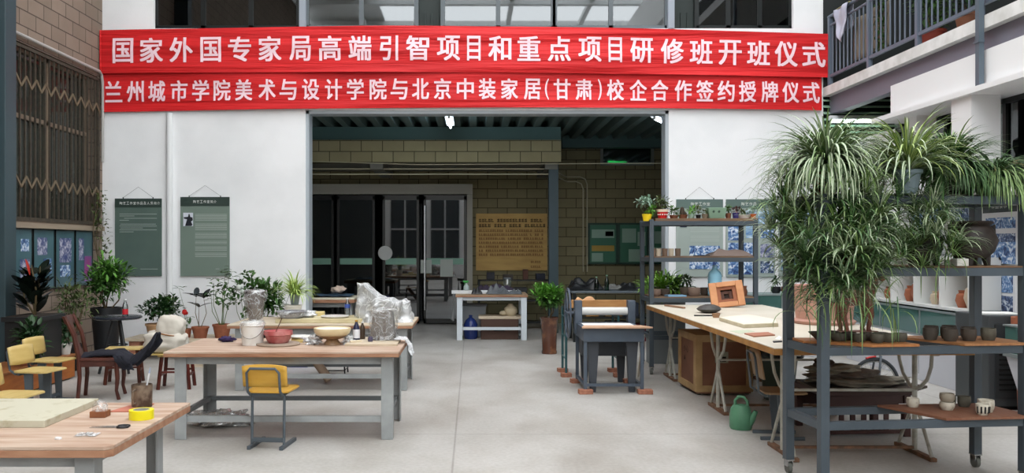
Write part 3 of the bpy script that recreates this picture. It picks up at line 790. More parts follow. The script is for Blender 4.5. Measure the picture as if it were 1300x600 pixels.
M_casw = mat('caster_wheel_grey', (96, 98, 92), .6)
M_concrete_blk = M_brick

def work_table(name, label, X0, X1, Y0, Y1, zt, th=.045, leg=.1, inx=.1, iny=.12, front_rail=.17, back_rail=.21, side_rail=.4, topm=None, edgem=None, group=None, chamfer=0, angle=True, apron=.08, legm=None):
    cx, cy = (X0+X1)/2, (Y0+Y1)/2; hx, hy = (X1-X0)/2, (Y1-Y0)/2
    t = thing(name, label, 'table', (cx, cy, 0), 0, group)
    c = chamfer
    if c: pts = [(-hx, -hy), (hx-c, -hy), (hx, -hy+c), (hx, hy), (-hx, hy)]
    else: pts = [(-hx, -hy), (hx, -hy), (hx, hy), (-hx, hy)]
    MB().prism(pts, th*.35, 'Z', zt-th*.35).build('tabletop', topm or M_woodtop, t, bevel=.003)
    MB().prism(pts, th*.65, 'Z', zt-th).build('tabletop_edge', edgem or M_edge, t, bevel=.003)
    z1 = zt-th
    lm = legm or M_leg
    lx, ly = hx-inx-leg/2, hy-iny-leg/2
    for sx in (-1, 1):
        for sy in (-1, 1):
            m = MB(); x, y = sx*lx, sy*ly
            if angle:      # angle-steel leg: two plates meeting at the outer corner
                a, th_ = leg/2, .012
                P_ = [(sx*a, sy*a), (-sx*a, sy*a), (-sx*a, sy*(a-th_)), (sx*(a-th_), sy*(a-th_)), (sx*(a-th_), -sy*a), (sx*a, -sy*a)]
                m.prism([(x+p_, y+q_) for p_, q_ in P_], z1, 'Z')
            else: m.box(x-leg/2, y-leg/2, 0, x+leg/2, y+leg/2, z1)
            m.build('leg', lm, t, bevel=.004)
    for sy in (-1, 1):
        MB().box(-lx, sy*ly-.02, z1-apron, lx, sy*ly+.02, z1).build('apron', lm, t)
    for sx in (-1, 1):
        MB().box(sx*lx-.02, -ly, z1-apron, sx*lx+.02, ly, z1).build('apron', lm, t)
    if front_rail: MB().box(-lx, -ly-.02, front_rail-.025, lx, -ly+.02, front_rail+.025).build('stretcher', lm, t)
    if back_rail: MB().box(-lx, ly-.02, back_rail-.02, lx, ly+.02, back_rail+.02).build('stretcher', M_legd, t)
    if side_rail:
        for sx in (-1, 1): MB().box(sx*lx-.02, -ly, back_rail-.02, sx*lx+.02, ly, back_rail+.02).build('stretcher', M_legd, t)
    return t

def school_chair(label, loc, rz, ply=None, zb=(.5, .69), zs=.44, group='school chairs with plywood seats', pedestal=False, bw=.35):
    """faces +X; origin under the seat centre"""
    t = thing('school_chair', label, 'chair', loc, rz, group); ply = ply or M_pply
    m = MB()
    m.prism([(-.17, -.14), (-.13, -.18), (.15, -.18), (.19, -.15), (.19, .15), (.15, .18), (-.13, .18), (-.17, .14)], .018, 'Z', zs)
    m.build('seat', ply, t, bevel=.004)
    b = MB(Matrix.Translation((-.2, 0, (zb[0]+zb[1])/2)) @ Matrix.Rotation(R(-10), 4, 'Y'))
    hh = (zb[1]-zb[0])/2
    def cr(u, v):
        y = (u-.5)*bw; return (.02-.25*y*y*2, y, (v-.5)*2*hh*(1-.12*abs(u-.5)**3*8))
    b.grid(cr, 12, 4); b.build('backrest', ply, t, smooth='all', solid=.014)
    w = .135
    pts = [(-.15, -w, zs-.02), (-.215, -w, zs+.02), (-.222, -w, zb[0]), (-.245, -w, zb[1]-.06), (-.25, -w+.03, zb[1]-.025), (-.25, w-.03, zb[1]-.025), (-.245, w, zb[1]-.06), (-.222, w, zb[0]), (-.215, w, zs+.02), (-.15, w, zs-.02)]
    MB().tube(pts, .011, 8).build('back_frame', M_tubeg, t, smooth=True)
    for s in (-1, 1):
        m = MB()
        if pedestal: m.hexa([(-.03, s*w-.01, .03), (.03, s*w-.01, .03), (.03, s*w+.01, .03), (-.03, s*w+.01, .03)], [(-.06, s*w-.01, zs-.01), (.03, s*w-.01, zs-.01), (.03, s*w+.01, zs-.01), (-.06, s*w+.01, zs-.01)])
        else: m.tube([(-.12, s*w, .03), (-.11, s*w, zs-.02), (.12, s*w, zs-.01)], .012, 8)
        m.build('leg', M_tubeg, t, smooth=not pedestal)
        MB().box(-.2, s*w-.015, 0, .17, s*w+.015, .03).build('runner', M_tubeg, t, bevel=.004)
    x = 0 if pedestal else -.12
    MB().box(x-.015, -w, .05, x+.015, w, .085).build('crossbar', M_tubeg, t, bevel=.003)
    MB().box(-.14, -w, zs-.03, -.11, w, zs-.005).build('seat_bracket', M_tubeg, t)
    return t

def shelf_unit(name, label, loc, rz, W, D, Hh, levels, post=.055, rail=.05, boards=None, casters=True, m=None, rails_only=()):
    """x to the right, y to the back; levels = z of the upper side of each rail frame"""
    t = thing(name, label, 'shelf', loc, rz); m = m or M_steel
    zb = .1 if casters else 0
    for x in (0, W):
        for y in (0, D):
            MB().box(x-post/2, y-post/2, zb, x+post/2, y+post/2, Hh).build('post', m, t, bevel=.003)
            if casters:
                c = MB(); c.tube([(x-.014, y, .04), (x+.014, y, .04)], .04, 16)
                o = c.build('caster', M_casw, t, smooth=True)
                MB().box(x-.022, y-.03, .05, x-.017, y+.03, .1).box(x+.017, y-.03, .05, x+.022, y+.03, .1).box(x-.03, y-.035, .094, x+.03, y+.035, .102).build('bracket', M_chrome, o)
    p = post/2
    for z in levels:
        MB().box(p, -p*.8, z-rail, W-p, p*.8, z).build('rail', m, t, bevel=.002)
        MB().box(p, D-p*.8, z-rail, W-p, D+p*.8, z).build('rail', m, t, bevel=.002)
        MB().box(-p*.8, p, z-rail, p*.8, D-p, z).build('rail', m, t, bevel=.002)
        MB().box(W-p*.8, p, z-rail, W+p*.8, D-p, z).build('rail', m, t, bevel=.002)
    return t

def pot(name, label, cat, loc, r, h, m, group=None, prof=None, rim=True, soil=True, scale=None, rz=0):
    t = thing(name, label, cat, loc, rz, group)
    if prof is None:
        prof = [(0, 0), (r*.72, 0), (r*.98, h*.86), (r*1.06, h*.86), (r*1.06, h), (r*.93, h), (r*.88, h*.8), (0, h*.8)] if rim else [(0, 0), (r*.72, 0), (r, h), (r*.92, h), (r*.86, h*.82), (0, h*.82)]
    pp = MB().lathe(prof, seg=24).build('pot', m, t, smooth=True)
    if soil: MB().lathe([(0, h*.86), (r*.87, h*.84)], seg=20).build('soil', M_soil, pp)
    return t

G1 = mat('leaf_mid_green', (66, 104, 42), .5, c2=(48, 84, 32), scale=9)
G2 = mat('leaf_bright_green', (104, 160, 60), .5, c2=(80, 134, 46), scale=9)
G3 = mat('leaf_dark_green', (30, 48, 30), .32, c2=(22, 36, 26), scale=7)
G4 = mat('leaf_olive_green', (84, 96, 52), .6, c2=(66, 84, 40), scale=9)
G5 = mat('leaf_silver_green', (150, 176, 158), .5, c2=(112, 142, 118), scale=11)
G6 = mat('leaf_deep_green', (40, 74, 36), .5, c2=(30, 58, 30), scale=8)
M_stem = mat('brown_stem', (92, 78, 52), .8); M_gstem = mat('green_stem', (88, 108, 58), .7)
SP1 = stripe_leaf('spider_leaf_pale', (104, 130, 90), (196, 204, 176))
SP2 = stripe_leaf('spider_leaf_green', (72, 102, 52), (140, 162, 100))
SP3 = stripe_leaf('spider_leaf_yellow', (100, 128, 58), (178, 190, 116))
SP4 = stripe_leaf('spider_leaf_dark', (50, 82, 44), (84, 118, 66))

def rdir(r):
    while True:
        v = Vector((r.uniform(-1, 1), r.uniform(-1, 1), r.uniform(-1, 1)))
        if .05 < v.length < 1: return v.normalized()
def bush(t, c, rad, n, L_, W_, m, r, name='foliage', fill=.55, updir=.4, droop=0.0):
    """crown of single leaves round centre c inside an uneven ellipsoid"""
    mb = MB(); mb.open = True
    lumps = [(rdir(r)*r.uniform(.2, .75), r.uniform(.35, .6)) for _ in range(9)]
    for i in range(n):
        lc, lr = lumps[i % len(lumps)] if i % 4 else (Vector(), .75)
        d = rdir(r); p = lc+d*lr*(r.random()**fill)
        if p.length > 1.05: p = p.normalized()*1.0
        q = Vector((c[0]+p.x*rad[0], c[1]+p.y*rad[1], c[2]+p.z*rad[2]))
        dd = (d+Vector((0, 0, updir-droop))+rdir(r)*.5).normalized()
        mb.leaf(q, dd, Vector((0, 0, 1))+rdir(r)*.3, L_*r.uniform(.6, 1.2), W_*r.uniform(.7, 1.15), curl=.3)
    return mb.build(name, m, t, smooth='all')
def stems(t, base, tips, rr, m, name='stem', bend=.06, r=rnd):
    for tp in tips:
        a = Vector(base)+Vector((r.uniform(-.02, .02), r.uniform(-.02, .02), 0)); b = Vector(tp)
        mid_ = (a+b)/2+Vector((r.uniform(-bend, bend), r.uniform(-bend, bend), 0))
        MB().tube([a, (a+mid_)/2, mid_, (mid_+b)/2, b], rr, 5, radii=[rr, rr*.9, rr*.8, rr*.65, rr*.4]).build(name, m, t, smooth=True)
def spider(t, c, n, L_, W_, m, r, el=(10, 80), droop=(1.2, 2.6), seg=8, name='leaves', az=None, squash=1.0):
    mb = MB(); mb.open = True
    for i in range(n):
        a = r.uniform(0, 2*PI) if az is None else r.uniform(*az)
        e = R(r.uniform(*el)); l = L_*r.uniform(.55, 1.1)
        p = (c[0]+math.cos(a)*.03*r.random(), c[1]+math.sin(a)*.03*r.random(), c[2])
        mb.blade(p, a, e, l, W_*r.uniform(.7, 1.2), r.uniform(*droop), seg)
    return mb.build(name, m, t, smooth='all')

def crumple(m, c, rad, amp=.35, freq=2.2, seed=0, sub=4, flat=0.0, boxy=0.0):
    """a crumpled soft lump resting at z = c[2]"""
    t = bmesh.ops.create_icosphere(m.bm, subdivisions=sub, radius=1.0)
    for v in t['verts']:
        p = v.co.copy()
        if boxy:
            k_ = 2+boxy*4; s_ = (abs(p.x)**k_+abs(p.y)**k_+abs(p.z)**k_)**(-1/k_); p = p*s_
        n1 = noise.noise(p*freq+Vector((seed, 0, seed))); n2 = abs(noise.noise(p*freq*2.7+Vector((0, seed, 3))))
        q = 1+amp*n1*1.8-amp*n2
        x, y, z = p.x*rad[0]*q, p.y*rad[1]*q, (p.z)*rad[2]*q
        v.co = m.M @ Vector((c[0]+x, c[1]+y, c[2]+max(z+rad[2]*flat, .002)))
    return m
def sheet(t, name, fn, m, nu=30, nv=20, solid=0.0):
    mb = MB(); mb.open = True; mb.grid(fn, nu, nv); return mb.build(name, m, t, smooth='all', solid=solid)
# ============================================================ left foreground table and what lies on it
r = random.Random(11)
work_table('work_table', 'worn wooden worktable on grey legs at the lower left corner, nearest of all tables', -3.6, -1.57, 3.76, 4.82, .78, th=.05, leg=.09, inx=.115, iny=.1, chamfer=.03, apron=.07)
ZT = .78
o = MB().box(-.6, -.3, 0, .58, .3, .035).build('wooden_board', [M_board], bevel=.003, loc=(-2.63, 4.45, ZT))
tag(o, 'large pale speckled chipboard lying on the left front worktable', 'board')
t = thing('lidded_block', 'small brown block under a clear plastic dome beside the pale chipboard', 'block', (-1.9, 4.42, ZT))
MB().box(-.04, -.035, 0, .04, .035, .032).build('base', M_brownb, t, bevel=.003)
MB().lathe([(.038, 0), (.036, .03), (.022, .048), (0, .052)], c=(0, 0, .032), seg=20).build('dome', M_film2, t, smooth=True)
o = MB().prism([(-.07, -.12), (.03, -.12), (.08, .1), (-.02, .1)], .006, 'Z').build('clay_tile', mat('pink_clay_tile', (186, 116, 96), .7), loc=(-1.83, 4.66, ZT))
tag(o, 'thin reddish clay tile lying between the domed block and the rusty mug', 'tile')
t = thing('rusty_mug', 'stained rusty metal mug standing on the left front worktable', 'mug', (-1.79, 4.69, ZT))
M_rmug = mat('rusty_enamel', (128, 112, 96), .6, .3, c2=(72, 54, 42), scale=16, lo=.4, hi=.6)
MB().lathe([(0, 0), (.053, 0), (.055, .122), (.051, .122), (.05, .01), (0, .01)], seg=28).build('body', M_rmug, t, smooth=True)
MB().tube([(-.015, -.053, .1), (-.017, -.085, .095), (-.017, -.09, .06), (-.016, -.08, .03), (-.015, -.053, .028)], .006, 8).build('handle', M_rmug, t, smooth=True)
t = thing('brush', 'pale handled brush leaning upright in the rusty mug', 'brush', (-1.785, 4.69, ZT+.012))
MB().tube([(0, 0, 0), (.035, 0, .17)], .005, 8).build('handle', mat('pale_handle', (206, 208, 210), .4), t, smooth=True)
MB().tube([(.035, 0, .17), (.04, 0, .2)], .006, 8, radii=[.006, .003]).build('bristles', mat('brush_bristle', (150, 160, 180), .8), t, smooth=True)
t = thing('tape_roll', 'roll of bright yellow tape lying flat in front of the rusty mug', 'tape', (-1.67, 4.37, ZT))
MB().lathe([(.04, 0), (.06, 0), (.06, .046), (.04, .046), (.04, 0)], seg=32).build('tape', mat('yellow_tape', (226, 214, 20), .35), t, smooth=True)
MB().lathe([(.035, 0), (.04, 0), (.04, .047), (.035, .047), (.035, 0)], seg=32).build('core', mat('tape_core', (150, 150, 144), .7), t, smooth=True)
t = thing('scissors', 'small black handled scissors lying near the corner of the left front worktable', 'scissors', (-1.72, 4.15, ZT), R(8))
MB().prism([(-.11, 0), (0, -.006), (.02, 0), (0, .006)], .003, 'Z', .002).prism([(-.105, .012), (0, .0), (.02, .004), (0, .01)], .003, 'Z', .005).build('blades', M_chrome, t)
for s in (-1, 1):
    MB().tube([(.045+.026*math.cos(a), s*.014+.014*math.sin(a), .006) for a in [2*PI*k/14 for k in range(14)]], .005, 6, closed=True).build('finger_ring', mat('black_plastic', (24, 24, 28), .4), t, smooth=True)
o = MB().box(-.014, -.008, 0, .014, .008, .01).build('eraser', mat('white_rubber', (232, 232, 232), .6), bevel=.002, loc=(-1.865, 3.9, ZT)); o.rotation_euler.z = -.3
tag(o, 'tiny white eraser near the front edge of the left worktable', 'eraser')
mb = MB(); mb.open = True
mb.grid(lambda u, v: ((u-.5)*.1, (v-.5)*.07, .004+.012*abs(noise.noise(Vector((u*4, v*4, 1))))), 12, 10)
tag(mb.build('plastic_scrap', film_mat('scrap_film', opac=.35, gloss=.35), loc=(-1.77, 3.98, ZT), smooth='all'), 'crumpled clear plastic scrap on the left front worktable', 'scrap')

# school chairs at far left
school_chair('pale plywood school chair behind the left table, middle of the three at the left edge', (-4.2, 8.4, 0), R(-10), pedestal=True)
school_chair('pale plywood school chair at the left edge, farthest of the three beside the orange box', (-4.45, 9.15, 0), R(-8), pedestal=True)
school_chair('pale plywood school chair cut by the left frame edge, nearest of the three', (-3.72, 7.0, 0), R(-4), pedestal=True)
# orange low box
t = thing('low_bench', 'long low orange-brown wooden box bench along the left wall', 'bench', (-5.2, 9.85, 0))
MB().box(-.25, -.95, .02, .22, 1.0, .28).build('body', mat('orange_wood', (176, 104, 44), .5, c2=(150, 84, 36), scale=3, stretch=(1, 1, 6)), t, bevel=.004)
MB().box(-.26, -.97, .28, .235, 1.02, .305).build('top', mat('orange_wood_top', (146, 92, 50), .5), t, bevel=.004)
MB().box(-.22, -.9, 0, .18, .95, .02).build('plinth', M_frame, t)
# planter and rubber plant
t = thing('planter_box', 'black rectangular planter box holding big dark rubber plant leaves at left wall', 'planter', (-5.24, 10.35, .305))
MB().box(-.2, -.28, 0, .2, .28, .5).box(-.23, -.31, .46, .23, .31, .52).build('box', M_blackp, t, bevel=.006)
MB().box(-.19, -.27, .5, .19, .27, .525).build('soil', M_soil, t)
r = random.Random(21)
mb = MB(); mb.open = True
for i in range(64):
    a = r.uniform(0, 2*PI); h = r.uniform(.0, .62)
    p = (math.cos(a)*.1*r.random(), math.sin(a)*.14*r.random(), .55+h*.75)
    mb.leaf(p, (math.cos(a), math.sin(a), r.uniform(.3, 1.6)), (0, 0, 1), r.uniform(.17, .23), r.uniform(.12, .15), fold=.05, curl=.04, seg=6)
mb.build('leaves', mat('rubber_leaf', (26, 38, 28), .22, c2=(18, 26, 24), scale=4), t, smooth='all')
mb = MB(); mb.open = True; mb.leaf((.0, -.1, 1.0), (-.1, -.3, 1), (1, 0, 0), .2, .06, seg=6, curl=.02); mb.build('red_leaf', mat('red_leaf', (188, 54, 40), .4), t, smooth='all')
stems(t, (0, 0, .5), [(.05, .05, 1.1), (-.06, .1, 1.05), (.02, -.1, 1.12), (-.05, -.15, .95)], .014, M_stem, r=r)
# low leafy plants beside it
t = pot('potted_plant', 'low leafy green plant in a terracotta pot on the orange bench', 'plant', (-5.04, 9.8, .305), .09, .15, M_terra)
bush(t, (.03, 0, .32), (.22, .24, .2), 280, .11, .05, G6, r)
t = pot('potted_plant', 'leafy green plant in a small white pot at the far end of the orange bench', 'plant', (-5.06, 10.77, .305), .075, .14, M_wbucket, rim=True)
bush(t, (0, 0, .3), (.14, .1, .2), 130, .1, .045, G6, r)
# big pot with bush
t = pot('potted_bush', 'big bushy green plant in a tall black tub in the left rear corner', 'plant', (-5.2, 12.3, 0), .2, .78, M_blackp)
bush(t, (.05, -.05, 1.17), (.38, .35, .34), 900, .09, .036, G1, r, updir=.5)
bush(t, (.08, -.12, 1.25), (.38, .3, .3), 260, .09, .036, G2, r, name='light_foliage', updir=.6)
stems(t, (0, 0, .7), [(.1, 0, 1.1), (-.1, .1, 1.15), (.0, -.1, 1.2), (.2, .05, 1.05), (-.2, 0, 1.0)], .012, M_stem, r=r)
# tall thin shrub near the corner and creeping vine on wall
t = pot('potted_shrub', 'thin olive twigged shrub growing between the black planter and the black tub', 'plant', (-5.33, 11.5, 0), .14, .35, M_blackp)
bush(t, (.03, 0, .85), (.3, .3, .4), 360, .07, .03, G4, r, fill=.7)
stems(t, (0, 0, .3), [(.15, .1, 1.0), (-.12, .1, 1.1), (0, -.1, 1.1), (.2, -.1, .8), (-.1, -.15, .8)], .008, M_stem, r=r)
t = thing('wall_vine', 'sparse climbing vine hanging beside the barred window near the corner', 'vine', (XL+.08, 13.1, 1.2))
mb = MB(); mb.open = True
for i in range(170):
    z = r.uniform(0, 1.3)**1.0; mb.leaf((.03+r.uniform(0, .1), r.uniform(-.22, .2)+.1*math.sin(z*4), z), rdir(r), (0, 0, 1), .06, .03)
mb.build('leaves', G4, t, smooth='all')
for k in range(3): MB().tube([(0.03, -.1+k*.1+.08*math.sin(j*.9+k), j*.13) for j in range(11)], .005, 5).build('stem', M_stem, t, smooth=True)

# round dark side table with bottle
t = thing('side_table', 'small round black side table in front of the black plant tub', 'table', (-4.57, 11.15, 0))
MB().lathe([(0, .71), (.27, .71), (.3, .725), (.3, .74), (.285, .75), (0, .75)], seg=36).build('tabletop', mat('black_glossy_top', (40, 44, 52), .25), t, smooth=True)
for k in range(3):
    a = R(90+120*k); MB().tube([(math.cos(a)*.05, math.sin(a)*.05, .71), (math.cos(a)*.22, math.sin(a)*.22, .02)], .018, 8).build('leg', M_blackp, t, smooth=True)
MB().tube([(.12*math.cos(2*PI*k/24), .12*math.sin(2*PI*k/24), .38) for k in range(24)], .008, 6, closed=True).build('ring', M_blackp, t, smooth=True)
def bottle(name, label, loc, h, r_, body, lab=None, cap=None, group=None, seg=20, labz=(.25, .5)):
    t = thing(name, label, 'bottle', loc, 0, group)
    bd = MB().lathe([(0, 0), (r_*.9, 0), (r_, h*.04), (r_*.97, h*.3), (r_, h*.55), (r_*.85, h*.68), (r_*.4, h*.86), (r_*.36, h*.95), (0, h*.95)], seg=seg).build('body', body, t, smooth=True)
    if lab: MB().lathe([(r_*1.02, h*labz[0]), (r_*1.02, h*labz[1])], seg=seg).build('paper_label', lab, bd, smooth=True)
    if cap: MB().lathe([(0, h*.93), (r_*.45, h*.93), (r_*.45, h), (0, h)], seg=14).build('cap', cap, t, smooth=True)
    return t
M_clearb = glass_mat('clear_bottle', (226, 232, 232), .12)
bottle('drink_bottle', 'small clear bottle with a red label standing on the round black side table', (-4.45, 11.1, .75), .22, .035, M_clearb, mat('red_label', (200, 40, 50), .5), mat('white_cap', (228, 228, 228), .5), labz=(.12, .42))

# brown wooden chair
t = thing('wooden_chair', 'old dark red-brown wooden chair with high curved back carrying a navy jacket', 'chair', (-4.05, 9.45, 0), R(12))
M_bw = mat('red_brown_wood', (86, 44, 32), .35, c2=(66, 32, 24), scale=6)
MB().prism([(-.2, -.2), (.22, -.22), (.22, .22), (-.2, .2)], .03, 'Z', .42).build('seat', M_bw, t, bevel=.006)
MB().box(-.18, -.19, .36, .2, .19, .42).build('seat_frame', M_bw, t)
for s in (-1, 1):
    MB().tube([(.19, s*.19, .4), (.2, s*.19, .22), (.19, s*.19, .1), (.215, s*.19, 0)], .02, 8, radii=[.025, .024, .018, .02]).build('leg', M_bw, t, smooth=True)
    MB().tube([(-.2, s*.18, 0), (-.18, s*.18, .25), (-.19, s*.18, .45), (-.24, s*.18, .7), (-.33, s*.18, .9)], .02, 8, radii=[.02, .022, .024, .022, .02]).build('back_post', M_bw, t, smooth=True)
MB().hexa([(-.33, -.18, .82), (-.3, -.18, .82), (-.3, .18, .82), (-.33, .18, .82)], [(-.36, -.18, .9), (-.33, -.18, .9), (-.33, .18, .9), (-.36, .18, .9)]).build('crest_rail', M_bw, t, bevel=.005)
MB().hexa([(-.21, -.07, .46), (-.195, -.07, .46), (-.195, .07, .46), (-.21, .07, .46)], [(-.33, -.08, .83), (-.31, -.08, .83), (-.31, .08, .83), (-.33, .08, .83)]).build('back_splat', M_bw, t)
# navy jacket draped from the chair seat up to the sack
def jk(u, v):
    pts = [(-.18, .475), (.0, .5), (.2, .50), (.32, .43), (.43, .50), (.54, .62), (.60, .70)]
    k = u*(len(pts)-1); i = min(int(k), len(pts)-2); f = k-i; f = f*f*(3-2*f)
    x = pts[i][0]+(pts[i+1][0]-pts[i][0])*f; z = pts[i][1]+(pts[i+1][1]-pts[i][1])*f
    w_ = .36-.1*u; y = (v-.5)*w_
    n = noise.noise(Vector((u*7, v*5, 2)))
    return (x, y+.03*n, z-(.10*(abs(v-.5)*2)**2 if .45 < u else .03*(abs(v-.5)*2)**2)*1+.035*n)
t2 = thing('jacket', 'crumpled dark navy jacket draped from the brown chair across to the white sack', 'jacket', (-4.05, 9.5, 0))
sheet(t2, 'body', jk, M_cloth, 40, 20, solid=.02)
sheet(t2, 'sleeve', lambda u, v: (.25+.12*(v-.5)+.1*u, -.2-.02*math.sin(u*5), .47-.15*u+.02*noise.noise(Vector((u*5, v*5, 7)))), M_cloth, 14, 10, solid=.03)
# small stool behind with pale seat
def stool(name, label, loc, rz, top, leg, h=.42, w=.3, d=.26, group=None):
    t = thing(name, label, 'stool', loc, rz, group)
    MB().box(-w/2, -d/2, h-.025, w/2, d/2, h).build('seat', top, t, bevel=.005)
    for sx in (-1, 1):
        for sy in (-1, 1):
            MB().bar((sx*(w/2-.04), sy*(d/2-.04), h-.02), (sx*(w/2-.005), sy*(d/2-.005), 0), .03).build('leg', leg, t)
        MB().bar((sx*(w/2-.02), -(d/2-.02), .16), (sx*(w/2-.02), (d/2-.02), .16), .022).build('stretcher', leg, t)
    for sy in (-1, 1): MB().bar((-(w/2-.02), sy*(d/2-.02), .2), ((w/2-.02), sy*(d/2-.02), .2), .022).build('stretcher', leg, t)
    return t
stool('wooden_stool', 'small stool with pale seat and brown legs behind the dark wooden chair', (-4.2, 10.45, 0), .2, M_pply, M_bw, h=.43, w=.4)
stool('wooden_stool', 'small red-legged stool under the white tied sack', (-3.45, 10.1, 0), .1, M_pply, M_rwood, h=.40, w=.36, d=.3)
o = MB().box(-.24, -.12, 0, .2, .12, .016).build('seat_board', M_pply, bevel=.003, loc=(-3.62, 10.0, .402))
tag(o, 'pale plywood board laid on the red-legged stool under the white sack', 'board')
t = thing('cloth_sack', 'off-white cloth sack tied round the middle with string beside the navy jacket', 'sack', (-3.53, 10.03, .42))
m = MB(); crumple(m, (-.02, 0, 0), (.24, .14, .13), .09, 2.0, 4, flat=.95, boxy=.35); m.build('lower_bundle', M_wcloth, t, smooth='all')
m = MB(Matrix.Rotation(R(12), 4, 'Y')); crumple(m, (-.02, 0, .19), (.15, .12, .125), .06, 1.8, 8, flat=.9, boxy=.4); m.build('upper_bundle', M_wcloth, t, smooth='all')
MB().tube([(.03+.165*math.cos(2*PI*k/24), .14*math.sin(2*PI*k/24), .215-.03*math.cos(2*PI*k/24)) for k in range(24)], .008, 6, closed=True).build('string', mat('brown_string', (140, 96, 56), .8), t, smooth=True)

# bench along the back wall with the plants
t = thing('plank_bench', 'low plank bench holding the row of potted plants along the left white wall', 'bench', (-3.8, 12.85, 0))
MB().box(-1.25, -.33, .27, 1.1, -.02, .31).build('plank', M_ply, t, bevel=.004)
MB().box(-1.25, .0, .27, 1.1, .33, .31).build('plank', M_ply, t, bevel=.004)
for x in (-1.1, 0, .95): MB().box(x-.08, -.3, 0, x+.08, .3, .27).build('support', M_concrete_blk, t, bevel=.004)
PB = .31; s13 = 12.7/F
def px2(px): return (px-600)*s13
r = random.Random(5)
t = pot('jade_plant', 'round bushy jade plant in a tan pot against the left white wall', 'plant', (px2(197), 12.75, PB), .15, .2, mat('tan_pot', (188, 148, 108), .7))
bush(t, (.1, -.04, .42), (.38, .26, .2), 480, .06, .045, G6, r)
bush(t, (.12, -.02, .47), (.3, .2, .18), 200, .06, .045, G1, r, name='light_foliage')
t = pot('flowering_plant', 'thin plant with one red flower in a narrow pot beside the jade plant', 'plant', (px2(237), 12.7, PB), .07, .13, M_terra)
stems(t, (0, 0, .1), [(-.02, 0, .36), (.03, .02, .3), (-.25, 0, .62), (-.12, .02, .72)], .004, M_gstem, r=r)
mb = MB(); mb.open = True
for p in ((-.25, 0, .62), (-.12, 0, .72), (0, 0, .25), (.05, 0, .3), (-.03, 0, .2), (-.2, 0, .6), (-.3, 0, .6), (-.06, 0, .73)):
    for k in range(3): mb.leaf(p, rdir(r), (0, 0, 1), .09, .035)
mb.build('leaves', G1, t, smooth='all')
MB().sphere((-.02, -.02, .37), .04, 2, amp=.4, freq=3).build('flower', mat('red_flower', (214, 44, 40), .5), t, smooth='all')
t = pot('rubber_plant', 'small dark-leaved rubber plant in a terracotta pot by the left white wall', 'plant', (px2(257), 12.6, PB), .12, .17, M_terra)
stems(t, (0, 0, .14), [(-.06, 0, .6), (.05, 0, .58), (-.02, 0, .45)], .006, M_stem, r=r)
mb = MB(); mb.open = True
for p, n in (((-.06, 0, .6), 5), ((.05, 0, .58), 6), ((-.02, 0, .45), 3)):
    for k in range(n):
        a = 2*PI*k/n+.4; mb.leaf(p, (math.cos(a), math.sin(a)*.6-.2, .5), (0, 0, 1), .2, .085, seg=6, curl=.2)
mb.build('leaves', mat('rubber_leaf2', (30, 40, 44), .25), t, smooth='all')
t = pot('umbrella_plant', 'tall thin-stemmed green plant in a wide terracotta pot under the right text board', 'plant', (px2(283), 12.65, PB), .13, .2, M_terra)
tips = [(-.12, 0, .8), (.1, .05, .9), (.02, -.05, .75), (.15, 0, .6), (-.16, 0, .62), (.05, 0, .98)]
stems(t, (0, 0, .15), tips, .006, M_gstem, r=r)
mb = MB(); mb.open = True
for tp in tips:
    for k in range(16):
        a = r.uniform(0, 2*PI); p = Vector(tp)+rdir(r)*.07; mb.leaf(p, (math.cos(a), math.sin(a), r.uniform(-.2, .4)), (0, 0, 1), .085, .045)
for k in range(60): mb.leaf(Vector((.05, -.02, .6))+rdir(r)*.14, rdir(r), (0, 0, 1), .08, .045)
mb.build('leaves', G1, t, smooth='all')
t = pot('climbing_plant', 'sparse climbing plant with pale blooms behind the film-wrapped vase', 'plant', (px2(312), 12.65, PB), .1, .16, M_blackp)
stems(t, (0, 0, .14), [(-.08, 0, .9), (.1, .05, 1.0), (.02, -.05, .7), (-.14, 0, .6)], .005, M_gstem, r=r)
bush(t, (0, 0, .62), (.2, .15, .42), 190, .08, .045, G1, r, fill=.8)
MB().sphere((-.05, -.12, .74), .045, 2, amp=.5).sphere((-.0, -.12, .68), .035, 2, amp=.5).build('bloom', mat('pale_bloom', (206, 214, 206), .7), t, smooth='all')
t = pot('leafy_plant', 'broad leafed green plant standing behind the white bucket and wrapped vase', 'plant', (px2(338), 12.7, PB), .12, .3, M_blackp)
bush(t, (0, 0, .6), (.3, .22, .24), 300, .13, .055, G1, r)
stems(t, (0, 0, .25), [(.1, 0, .6), (-.1, 0, .6), (0, 0, .7)], .006, M_gstem, r=r)
t = thing('wooden_crate', 'small pale open wooden crate on the floor in front of the plant bench', 'crate', (-3.78, 11.95, 0))
for z in (0, .13, .26): MB().box(-.22, -.14, z, .22, -.125, z+.1).box(-.22, .125, z, .22, .14, z+.1).build('slat', M_ply, t)
for z in (0, .13, .26): MB().box(-.22, -.125, z, -.205, .125, z+.1).box(.205, -.125, z, .22, .125, z+.1).build('slat', M_ply, t)
MB().box(-.205, -.125, .27, .205, .125, .33).build('contents', mat('grey_box', (150, 150, 144), .8), t)

